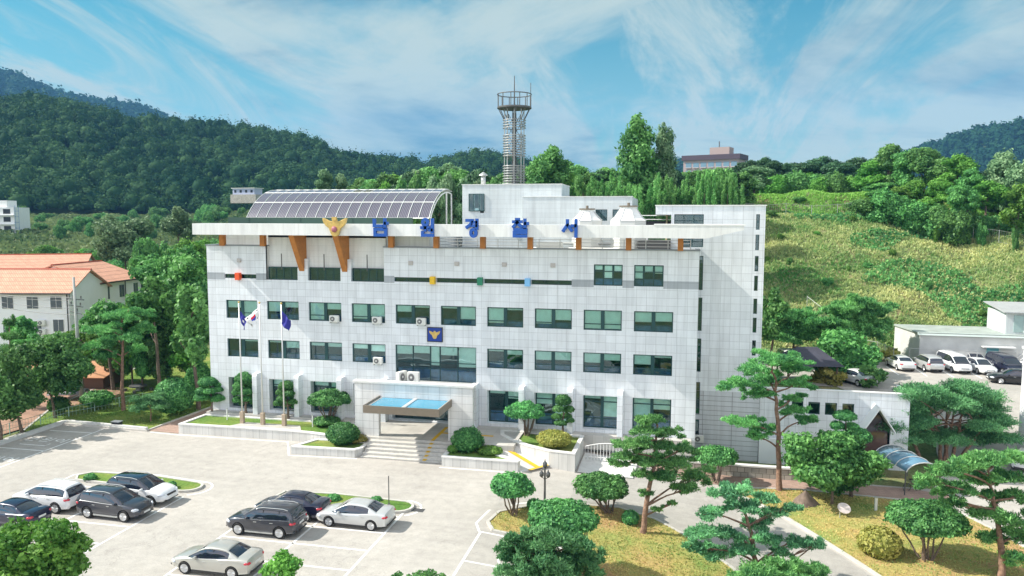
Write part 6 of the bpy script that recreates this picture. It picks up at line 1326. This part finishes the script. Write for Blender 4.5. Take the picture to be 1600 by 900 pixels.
# flats far behind the trees
b = spot(1115, 420); t = thing('apartment_block', 'distant pink grey apartment block with dark flat roof behind the trees', 'building', (b[0], b[1], 20), -.35)
s = 420/CF; HT = 18+(341-240)*s-25.3; MB().box(-42*s*1.0, 40*s, -7, 7, 0, HT).build('wall', mat('pinkish grey block wall', (.34, .27, .28), .8), t)
MB().box(-44*s, 43*s, -8, 8, HT, HT+2.6).build('roof', mat('dark plum roof', (.06, .04, .06), .7), t); MB().box(-5*s, 24*s, -4, 4, HT+2.6, HT+6.6).build('roof_room', mat('tan roof room', (.36, .28, .26), .8), t); MB().tube([(2, 0, HT+6.6), (2, 0, HT+10)], .3, 5).build('antenna', M_dsteel, t)
for fl_ in range(7):
    for k in range(7):
        x = -38*s+k*11.3*s; f = MB().box(x, x+8.4*s, -7.12, -7, HT-3.9-fl_*4, HT-1.2-fl_*4).build('window', mat('blue grey distant window', (.12, .22, .30), .3, coat=.5), t); MB().box(x-.1, x+8.4*s+.1, -7.7, -7.12, HT-4.1-fl_*4, HT-3.7-fl_*4).build('balcony', mat('grey balcony', (.4, .36, .37), .8), f)
# orange tiled ground, awning and low things behind the left fence
b = g2(112, 606); t = thing('low_shed', 'low rust orange roofed shed behind the fence and the utility pole', 'shed', (b[0], b[1], b[2]-.2), .15)
MB().box(-7, 4, -.5, 3.5, 0, 1.6).build('wall', mat('brown boards', (.16, .09, .06), .8), t); MB().add([(-7.4, -1.0, 1.6), (4.4, -1.0, 1.6), (4.4, 4, 2.5), (-7.4, 4, 2.5)], [(0, 1, 2, 3)]).build('roof', mat('rust orange sheet', (.50, .24, .12), .7, n=.1), t).modifiers.new('s', 'SOLIDIFY').thickness = .08
b = g2(108, 626); t = thing('grey_awning', 'rounded grey awning beside the foot of the utility pole', 'awning', tuple(b), .3)
mb = MB(); mb.add([(1.6*(2*q-1)*0-1.8+3.6*w, -.8*math.cos(math.pi*q), .75+.5*math.sin(math.pi*q)) for q in np.linspace(0, 1, 8) for w in (0, 1)], [(2*i, 2*i+1, 2*i+3, 2*i+2) for i in range(7)]); o = mb.build('cover', mat('grey sheet', (.3, .3, .33), .5), t, smooth=True); o.modifiers.new('s', 'SOLIDIFY').thickness = .04
for x in (-1.6, 1.6): MB().tube([(x, 0, 0), (x, 0, 1.2)], .05, 5).build('post', M_steel, t)
struct(sheet('bare_soil', [(-30, -12), (-15.2, -11), (-14.6, -1), (-12, 5), (-9, 12), (-16, 16), (-30, 8)], .06, mat('red brown soil', (.34, .20, .14), .95, n=.3, nscale=.7, bump=.5, bscale=5)))

# ------------------------------------------------------------------ hills, forest and the tree belt
def ridge_obj(name, us, vs, d0, d1, d2, m, zbase=20, lump=5., lsc=45., a_rng=None, nu=200, nd=46, drop=.5):
    us = np.array(us, float); vs = np.array(vs, float)
    def zf(a, d, lumps=True):
        u = 800+CF*np.tan(a); v = np.interp(u, us, vs); zr = 18+(341-v)*d1*np.cos(a)/CF*1.005
        t = np.clip((d-d0)/(d1-d0), 0, 1); t = t*t*(3-2*t)*.55+t*.45
        z = zbase+(zr-zbase)*t
        z = np.where(d > d1, zr-(zr-zbase)*drop*sm(d1, d2, d), z)
        if lumps:
            P = np.stack([CAM[0]+d*np.sin(a-YAW), CAM[1]+d*np.cos(a-YAW)], -1); z = z+lump*fn(P, lsc, d1*.01)*np.sin(np.pi*np.clip((d-d0)/(d2-d0), 0, 1))*sm(0, 25, zr-zbase)
        return z
    a = np.arctan((np.linspace(us[0], us[-1], nu)-800)/CF); d = np.linspace(d0*.96, d2, nd); A_, D_ = np.meshgrid(a, d)
    Z = zf(A_, D_)-2; v = np.stack([CAM[0]+D_*np.sin(A_-YAW), CAM[1]+D_*np.cos(A_-YAW), Z], -1).reshape(-1, 3)
    i = np.arange(nd-1)[:, None]*nu+np.arange(nu-1)[None]; f = np.stack([i, i+1, i+1+nu, i+nu], -1).reshape(-1, 4)
    struct(raw(name, v, f, m)); return zf
def forest(name, lab, zf, n, ur, dr, rad, leafs, size, m, seed, cat='forest', squash=1.0, bare=None):
    r = np.random.default_rng(seed); u = r.uniform(*ur, n); a = np.arctan((u-800)/CF); d = np.sqrt(r.uniform(dr[0]**2, dr[1]**2, n)); z = zf(a, d)
    C0 = np.stack([CAM[0]+d*np.sin(a-YAW), CAM[1]+d*np.cos(a-YAW), z], -1); R_ = rad[0]+(rad[1]-rad[0])*r.random(n)**1.9; Hh = R_*r.uniform(.9, 1.5, n)*squash; C0[:, 2] += Hh*.6
    dirs = unit(n*leafs, r).reshape(n, leafs, 3); dirs[..., 2] = np.abs(dirs[..., 2])*1.0-.25*(r.random((n, leafs)) < .3)
    lp = 1+.36*fn(dirs*1.0+np.arange(n)[:, None, None]*.37, .4)
    sc = np.stack([R_, R_, Hh], -1)[:, None]; P = C0[:, None]+dirs*sc*lp[..., None]*r.uniform(.8, 1.05, (n, leafs, 1))
    P = P.reshape(-1, 3); nn = dirs.reshape(-1, 3)+unit(n*leafs, r)*.65; nn /= np.linalg.norm(nn, axis=1, keepdims=True); q = unit(n*leafs, r); t1 = np.cross(nn, q); t1 /= np.linalg.norm(t1, axis=1, keepdims=True); t2 = np.cross(nn, t1)
    s = size*r.uniform(.6, 1.3, (n*leafs, 1)); V = [np.stack([P-t1*s, P+t2*s*.7, P+t1*s, P-t2*s*.7], 1).reshape(-1, 3)]; F = [np.arange(4*n*leafs).reshape(-1, 4)]
    tt = np.clip(.4+.22*fn(C0[:, :2], 38., seed)+r.normal(0, .17, n)+.35*(r.random(n) < .07), .02, 1); T = [np.clip(np.repeat(tt, leafs)+r.normal(0, .07, n*leafs), 0, 1)]
    nu_, nv_ = 8, 5; UU, VV = np.meshgrid(np.arange(nu_)*2*math.pi/nu_, np.linspace(0, math.pi*.75, nv_)); dd = np.stack([np.sin(VV)*np.cos(UU), np.sin(VV)*np.sin(UU), np.cos(VV)], -1).reshape(-1, 3)
    V.append((C0[:, None]+dd[None]*sc*.72*r.uniform(.85, 1.1, (n, len(dd), 1))).reshape(-1, 3)); i = np.arange(nv_-1)[:, None]*nu_+np.arange(nu_)[None]; j = np.arange(nv_-1)[:, None]*nu_+(np.arange(nu_)+1)[None] % nu_
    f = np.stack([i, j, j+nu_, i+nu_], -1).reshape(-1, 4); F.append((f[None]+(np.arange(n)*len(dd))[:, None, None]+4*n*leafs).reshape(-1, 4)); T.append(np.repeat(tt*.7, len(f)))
    o = raw(name, np.concatenate(V), np.concatenate(F), m, np.concatenate(T), smooth=False); tag(o, lab, cat, kind='stuff'); return o
M_hill = lawn_mat('forest floor', (.05, .06, .02), (.04, .07, .02), (.03, .06, .02))
V0 = lambda l, k: [q+k for q in l]
zf1 = ridge_obj('hill', [-900, -300, 0, 50, 100, 150, 200, 260, 330, 400, 450, 500, 540, 580, 620, 650, 668, 690, 740, 790, 850, 950, 1100], V0([200, 160, 168, 162, 164, 174, 184, 194, 200, 206, 214, 227, 242, 248, 250, 254, 258, 246, 242, 248, 262, 285, 320], 11), 430, 700, 1100, M_hill, 19, 3.2, 55)
forest('hillside_forest', 'dense dark green forest covering the hill at the left', zf1, 5600, (-330, 1000), (440, 720), (2.2, 7.4), 95, .8, L_far, 1, squash=.8)
zf2 = ridge_obj('mountain', [-900, -200, 0, 40, 100, 150, 200, 240, 300, 420, 700, 1000], V0([150, 90, 113, 124, 145, 156, 161, 173, 198, 240, 300, 330], 12), 1500, 2100, 2900, M_hill, 20, 6, 170)
forest('mountain_forest', 'blue tinted forest on the far mountain behind the left hill', zf2, 4500, (-300, 460), (1560, 2150), (7, 13), 18, 4.2, L_farb, 2)
zf3 = ridge_obj('mountain', [980, 1020, 1045, 1060, 1080, 1110, 1180, 1300, 1380, 1430, 1480, 1530, 1590, 1640, 1800, 2500], V0([300, 268, 258, 250, 262, 275, 290, 280, 250, 229, 213, 204, 194, 192, 170, 200], 9), 1000, 1450, 2000, M_hill, 20, 5, 110)
forest('mountain_forest', 'dark blue green forest on the mountain at the far right', zf3, 3600, (1000, 1900), (1040, 1480), (5, 9), 20, 3.0, L_farb, 3)

L_dark = leaf_mat('dark pine foliage', (.018, .07, .028), (.09, .20, .08), .2)
# prototypes of the belt trees, ten metres high
def proto(name, kind, seed, m):
    r = random.Random(seed); pads = []
    if kind == 'round':
        for k in range(15):
            a = r.uniform(0, 6.3); q = r.uniform(0, 1)**.6; z = r.uniform(3.2, 8.8); w = (1-((z-5.6)/5)**2)**.5*3.2; pads.append((math.cos(a)*q*w*.7, math.sin(a)*q*w*.7, z, r.uniform(1.0, 1.6), r.uniform(1.0, 1.6), r.uniform(.8, 1.3)))
        pads.append((0, 0, 8.7, 1.3, 1.3, 1.2)); kw = dict(size=.24, dens=24, core=.7, spread=.4, bump=.22)
    elif kind == 'tall':
        for k in range(16):
            z = 2.2+7.2*k/15; w = 1.6*math.sin(math.pi*min(1, (z-1)/9.4))**.7; a = k*2.4; pads.append((math.cos(a)*w*.6, math.sin(a)*w*.6, z, .85*w**.5, .85*w**.5, .95))
        kw = dict(size=.16, dens=42, core=.55, spread=.5, bump=.25)
    elif kind == 'pine':
        for k in range(18):
            z = r.uniform(5.2, 9.4); a = r.uniform(0, 6.3); w = (1.15-((z-5)/5))*3.2; q = r.uniform(.1, 1); pads.append((math.cos(a)*q*w, math.sin(a)*q*w, z, r.uniform(.9, 1.5), r.uniform(.9, 1.5), r.uniform(.4, .6)))
        kw = dict(size=.24, asp=.3, dens=42, core=.6, needle=True, flat=-.5, spread=.45)
    elif kind == 'bamboo':
        for k in range(9):
            a = r.uniform(0, 6.3); q = r.uniform(0, 1.5); x, y = math.cos(a)*q, math.sin(a)*q; tp = r.uniform(7.5, 9.6)
            for j in range(5): z = tp-j*1.35; q2 = .1*(z-3); pads.append((x+q2*math.cos(a)+(.25 if j < 1 else 0), y+q2*math.sin(a), z, .30+.10*j, .30+.10*j, .72))
        kw = dict(size=.24, asp=.22, dens=44, core=.45, spread=.5, needle=True)
    elif kind == 'bush':
        for k in range(9):
            a = r.uniform(0, 6.3); q = r.uniform(0, 3.0); pads.append((math.cos(a)*q, math.sin(a)*q, r.uniform(1.2, 5.5), r.uniform(1.6, 2.6), r.uniform(1.6, 2.6), r.uniform(1.6, 3)))
        kw = dict(size=.32, dens=13, core=.75, spread=.3, bump=.25)
    t = thing(name, 'x', 'tree' if kind != 'bush' else 'bush', (0, 0, 0)); foliage('crown', pads, m, t, seed=seed, **kw)
    rnd = random.Random(seed); mb = MB(); mb.tube([(0, 0, -.5), (.1, 0, 3), (0, .1, 8 if kind != 'bush' else 3)], [.2, .16, .05], 6, caps=False)
    if kind in ('round', 'pine'):
        for p in pads[::2]: limb(mb, (0, 0, max(1.5, p[2]-2.5)), p[:3], .09, .03, rnd, .1, 4)
    mb.build('trunk', M_bark2, t, smooth=True); return t
PR = {'round': [proto('leafy_tree', 'round', s, L_broad) for s in (1, 2)]+[proto('leafy_tree', 'round', 3, L_bright)], 'pale': [proto('leafy_tree', 'round', 4, L_pale)], 'dark': [proto('pine_tree', 'round', s, L_dark) for s in (5, 6)],
      'tall': [proto('poplar_tree', 'tall', 7, L_broad), proto('poplar_tree', 'tall', 12, L_pale)], 'bamboo': [proto('bamboo_clump', 'bamboo', s, L_bamboo) for s in (8, 9)], 'bush': [proto('bush', 'bush', 10, L_bright), proto('bush', 'bush', 11, L_broad)]}
ORD = {}; USED = set(); rb = random.Random(77)
def plant(kind, u, vtop, dist, rad_px, lab, grp, which=None, minh=1.5):
    lst = PR[kind]; p = lst[which] if which is not None else rb.choice(lst); b = spot(u, dist); dep = dist*math.cos(math.atan((u-800)/CF)); zt = 18+(341-vtop)*dep/CF; h = max(minh, zt-b[2]); r = rad_px*dep/CF
    kr = {'round': 3.4, 'pale': 3.4, 'dark': 3.4, 'tall': 1.7, 'bamboo': 1.9, 'bush': 4.5}[kind]; top = 9.8 if kind != 'bush' else 6.5
    sc = (r/kr, r/kr, h/top); loc = (b[0], b[1], b[2]-.1)
    if p.name not in USED: USED.add(p.name); kids_ = TREE.setdefault(p.name, kids(p)); p.location = loc; p.scale = sc; p.rotation_euler.z = rb.uniform(0, 6.3); p['label'] = lab; o = p
    else: o = copy_tree(p, loc, rb.uniform(0, 6.3), sc, lab)
    if grp: o['group'] = grp; ORD.setdefault(grp, []).append((u, o))
    elif 'group' in o: del o['group']
    return o
BL = 'green tree in the dense belt of trees behind the police station'; BG = 'trees in the belt behind the building'
tops = [(325, 300), (360, 305), (400, 300), (440, 292), (480, 285), (520, 272), (560, 280), (600, 272), (640, 266), (700, 260), (740, 268), (770, 272), (830, 262), (860, 245), (890, 262), (920, 258), (950, 266), (990, 262), (1035, 268), (1080, 262), (1130, 268), (1160, 262)]
tu = [a for a, b in tops]; tv = [b for a, b in tops]
for u in range(560, 1180, 15):
    u2 = u+rb.uniform(-7, 7); plant('round' if rb.random() < .7 else ('dark' if rb.random() < .6 else 'pale'), u2, np.interp(u2, tu, tv)+rb.uniform(-5, 14), rb.uniform(122, 146), rb.uniform(24, 36), BL, BG)
for u in range(580, 800, 24): plant('pale' if rb.random() < .5 else 'round', u, np.interp(u, tu, tv)+rb.uniform(8, 16), rb.uniform(112, 120), rb.uniform(20, 28), BL, BG)
plant('pale', 508, 266, 150, 20, 'pale grey green tree rising just above the solar roof, left one of two', None); plant('pale', 534, 273, 150, 18, 'pale grey green tree rising just above the solar roof, right one of two', None)
plant('tall', 995, 190, 122, 30, 'tallest tree behind the building, with a dense upright green crown', None, 0); plant('tall', 1036, 201, 124, 18, 'tall sparse pale tree just right of the tallest tree', None, 1)
plant('tall', 860, 234, 124, 30, 'pointed green tree right of the lattice radio tower', None, 0); plant('tall', 838, 252, 120, 20, 'slim green tree next to the lattice radio tower', None, 0)
for u in range(900, 1160, 15): plant('bamboo', u+rb.uniform(-5, 5), rb.uniform(266, 292) if u > 950 else rb.uniform(272, 284), rb.uniform(110, 121), rb.uniform(15, 22), 'feathery light green bamboo clump behind the rooftop rooms and right wing', 'bamboo behind the building')
plant('bamboo', 1100, 262, 108, 17, 'tallest feathery bamboo clump, just left of the distant apartment block', None)
for u in range(1160, 1400, 15): plant('dark', u+rb.uniform(-5, 5), rb.uniform(243, 256), rb.uniform(185, 215), rb.uniform(22, 34), 'dark pine in the row along the skyline right of the apartment block', 'pines on the right skyline')
for u in range(1165, 1400, 11): plant('bush', u, rb.uniform(272, 286), rb.uniform(165, 180), rb.uniform(20, 30), 'light green bushy growth below the skyline pines, above the lawn terrace', 'bushes above the lawn terrace')
for k, (u, v, d_, r) in enumerate([(1385, 226, 165, 34), (1360, 250, 165, 26), (1412, 236, 160, 28), (1442, 230, 158, 30), (1470, 246, 155, 26), (1492, 240, 150, 28), (1515, 262, 145, 24), (1375, 284, 142, 26), (1400, 290, 138, 26), (1430, 280, 140, 28), (1465, 276, 138, 28), (1500, 286, 134, 26), (1540, 280, 140, 28)]):
    plant('round', u, v, d_, r, 'round green tree in the cluster on top of the grassy slope', 'trees on top of the slope')
for u, v in ((1375, 300), (1398, 306), (1420, 318), (1350, 312), (1444, 322), (1470, 325), (1500, 330)): plant('bush', u, v, 134, 30, 'dark bush at the upper edge of the grassy slope below the round trees', 'bushes at the slope edge', 1)
for k, (u, v, ru, rv, d_, tr, lab) in enumerate([(1562, 292, 46, 46, 150, [(1548, 340), (1552, 320)], 'grey green tree with a forked pale trunk at the upper right end of the slope'), (1612, 296, 40, 50, 146, [(1604, 345), (1606, 320)], 'grey green tree cut by the right border above the slope'), (1528, 306, 22, 30, 154, [(1528, 335), (1528, 320)], 'smaller grey green tree left of the forked pale trunk')]):
    b = spot(tr[0][0], d_); leafy('leafy_tree', lab, b, tr, blob(u, v, ru, rv, 20, 200+k, 2.5), 200+k, L_pale, .22, size=.24, dens=26, core=.62)
for u, v, d_, r in ((1700, 300, 118, 40), (1650, 290, 125, 30), (1590, 285, 132, 30)): plant('round', u, v, d_, r, 'round green tree in the cluster on top of the grassy slope', 'trees on top of the slope')
for k in range(16): plant('bush', rb.uniform(1200, 1590), rb.uniform(338, 352), rb.uniform(128, 140), rb.uniform(6, 12), 'low bush growing in the wild grass near the top of the slope', 'low bushes on the slope', minh=.8)
for k in range(26):
    u = rb.uniform(1200, 1590); d_ = rb.uniform(106, 126); plant('bush', u, 341+400*(.0), d_, rb.uniform(4, 10), 'low bush scattered over the grassy slope', 'scattered low bushes', minh=.5).scale.z = rb.uniform(.06, .16)
for k in range(70):
    u = rb.uniform(-40, 330); d_ = rb.uniform(165, 250); plant('bush', u, 372, d_, rb.uniform(14, 28), 'light green bush in the rows beyond the tiled roofs', 'bushes beyond the tiled roofs', 0 if rb.random() < .7 else 1).scale.z = rb.uniform(.35, .8)
for k in range(44):
    u = rb.uniform(-40, 480); d_ = rb.uniform(300, 425); plant('bush', u, 340, d_, rb.uniform(7, 15), 'dark bush in the fields at the foot of the forested hill', 'bushes at the hill foot', 1).scale.z = rb.uniform(.4, .9)
for k in range(22):
    u = rb.uniform(215, 345); d_ = rb.uniform(125, 160); plant('round', u, rb.uniform(372, 400), d_, rb.uniform(18, 26), 'leafy tree in the green mass left of the building end', 'trees left of the building end')
for k in range(9):
    u = rb.uniform(150, 320); d_ = rb.uniform(86, 100); plant('round', u, rb.uniform(470, 530), d_, rb.uniform(20, 30), 'leafy tree filling the ground between the houses and the building', 'trees between houses and building')
ones = 'first second third fourth fifth sixth seventh eighth ninth tenth eleventh twelfth thirteenth fourteenth fifteenth sixteenth seventeenth eighteenth nineteenth'.split()
def ordw(n):
    if n < 20: return ones[n-1]
    t_ = ['', '', 'twent', 'thirt', 'fort', 'fift', 'sixt', 'sevent', 'eight', 'ninet'][n//10]; return t_+'ieth' if n % 10 == 0 else t_+'y-'+ones[n % 10-1]
for grp, lst in ORD.items():
    for k, (u, o) in enumerate(sorted(lst, key=lambda q: q[0])):
        w = o['label'].split(); o['label'] = ' '.join(w[:12])+', '+ordw(k+1)+' from left'
b = spot(388, 380); t = thing('hill_house', 'small low blue and white house on the hillside left of the solar roof', 'house', (b[0], b[1], 18+(341-308)*380/CF), -.1)
MB().box(-6, 6, -3, 3, 0, 2.8).build('wall', mat('blue white wall', (.45, .48, .62), .7), t); MB().box(-6.5, 6.5, -3.5, 3.5, 2.8, 3.1).build('roof', M_ac, t)
for x in (-4.5, -1.5, 1.5, 4.5): MB().box(x-.6, x+.6, -3.05, -3, .9, 2.1).build('window', M_dark, t)
MB().box(-7, 7, -3.5, 3.5, -4, 0).build('terrace_base', M_stone, t)
# grass ------------------------------------------------------------
def tufts(name, lab, XY, m, size, seed, asp=.3, per=3, dz=-.03, zfun=None, lean=.5, tt=(.15, .9), pat=5.):
    r = np.random.default_rng(seed); n = len(XY); z = zfun(XY[:, 0], XY[:, 1]); P = np.concatenate([XY, (z+dz)[:, None]], 1)
    base = np.repeat(P, per, 0); N_ = n*per; s = size*r.uniform(.5, 1.4, (N_, 1)); up = np.concatenate([r.normal(0, lean, (N_, 2)), np.ones((N_, 1))], 1); up /= np.linalg.norm(up, axis=1, keepdims=True)
    q = unit(N_, r); sd = np.cross(up, q); sd /= np.linalg.norm(sd, axis=1, keepdims=True); base = base+np.concatenate([r.normal(0, size*.3, (N_, 2)), np.zeros((N_, 1))], 1)
    V = np.stack([base-sd*s*asp*.4, base+sd*s*asp*.4, base+up*s+sd*s*asp, base+up*s-sd*s*asp*.3], 1).reshape(-1, 3)
    T = np.clip(.5+.35*fn(base[:, :2]*np.array([.45, 1.]), pat, seed)+.15*fn(base[:, :2], pat/4, seed+1)+r.normal(0, .16, N_), 0, 1)
    o = raw(name, V, np.arange(4*N_).reshape(-1, 4), m, T, smooth=False); tag(o, lab, 'grass', kind='stuff')
def inpoly(P, poly):
    x, y = P[:, 0], P[:, 1]; c = np.zeros(len(P), bool); n = len(poly)
    for i in range(n):
        (x1, y1), (x2, y2) = poly[i], poly[(i+1) % n]; k = ((y1 > y) != (y2 > y)) & (x < (x2-x1)*(y-y1)/((y2-y1) if y2 != y1 else 1e-9)+x1); c ^= k
    return c
L_terr = leaf_mat('terrace grass', (.14, .40, .06), (.34, .66, .14), .35)
r = np.random.default_rng(4); XY = np.stack([r.uniform(44, 135, 90000), r.uniform(36.5, 84, 90000)], 1); keep = ~((XY[:, 0] > 68.5) & (XY[:, 0] < 96) & (XY[:, 1] < 38.5)) & (XY[:, 1] > 36+.0*XY[:, 0])
keep &= G(XY[:, 0], XY[:, 1]) > 1.5
gr = (XY[:, 1] > 69)
tufts('slope_grass', 'wild dry and green grass covering the steep slope on the right', XY[keep & ~gr], L_grass, .34, 3, zfun=zground, pat=4.)
wk = XY[keep & ~gr]; wk = wk[fn(wk*np.array([.5, 1.]), 7., 21) > .22][::2]
tufts('slope_weeds', 'darker green weeds growing in patches through the slope grass', wk, leaf_mat('slope weeds', (.04, .16, .05), (.22, .44, .14), .3), .42, 13, .6, 3, zfun=zground)
tufts('terrace_grass', 'even light green grass on the terrace above the slope', XY[keep & gr], L_terr, .35, 8, zfun=zground, pat=9.)
r = np.random.default_rng(14); aa = r.uniform(-.72, -.2, 30000); dd = np.sqrt(r.uniform(125**2, 440**2, 30000)); XY = np.stack([CAM[0]+dd*np.sin(aa-YAW), CAM[1]+dd*np.cos(aa-YAW)], 1)
tufts('field_grass', 'rough tall grass over the fields below the left hill', XY, leaf_mat('field grass', (.05, .10, .035), (.22, .26, .10), .3), 1.1, 15, .6, 3, zfun=zground, pat=16.)
def pts_in(poly, n, seed):
    r = np.random.default_rng(seed); a = np.array(poly); P = np.stack([r.uniform(a[:, 0].min(), a[:, 0].max(), n), r.uniform(a[:, 1].min(), a[:, 1].max(), n)], 1); return P[inpoly(P, poly)]
L_lawn = leaf_mat('short lawn grass', (.17, .30, .07), (.66, .48, .22), .3); L_lawn2 = leaf_mat('short green grass', (.12, .26, .05), (.36, .46, .13), .3)
zl = lambda x, y: G(x, y)+.09
tufts('lawn_grass', 'short dry grass on the island between lot and driveway', pts_in(ISL, 26000, 5), L_lawn, .09, 5, .5, 2, zfun=zl, pat=2.5)
tufts('lawn_grass', 'short dry grass on the front lawn right of the driveway', pts_in(LAWN, 34000, 6), L_lawn, .09, 6, .5, 2, zfun=zl, pat=2.5)
tufts('lawn_grass', 'short green grass on the side lawn left of the building', pts_in(LW, 26000, 7), L_lawn2, .1, 7, .5, 2, zfun=zl, pat=2.5)
# air ---------------------------------------------------------------
hm = bpy.data.materials.new('haze air'); hm.use_nodes = True; t_ = hm.node_tree; t_.nodes.clear(); o_ = t_.nodes.new('ShaderNodeOutputMaterial'); pv = t_.nodes.new('ShaderNodeVolumePrincipled')
pv.inputs['Color'].default_value = (.20, .52, 1.0, 1); pv.inputs['Density'].default_value = .00014; t_.links.new(pv.outputs[0], o_.inputs['Volume'])
hz_ = MB().box(-3300, 3300, -500, 3600, -12, 520).build('haze', hm); hz_['kind'] = 'stuff'; hz_['label'] = 'thin blue air between the camera and the far mountains'; hz_['category'] = 'haze'
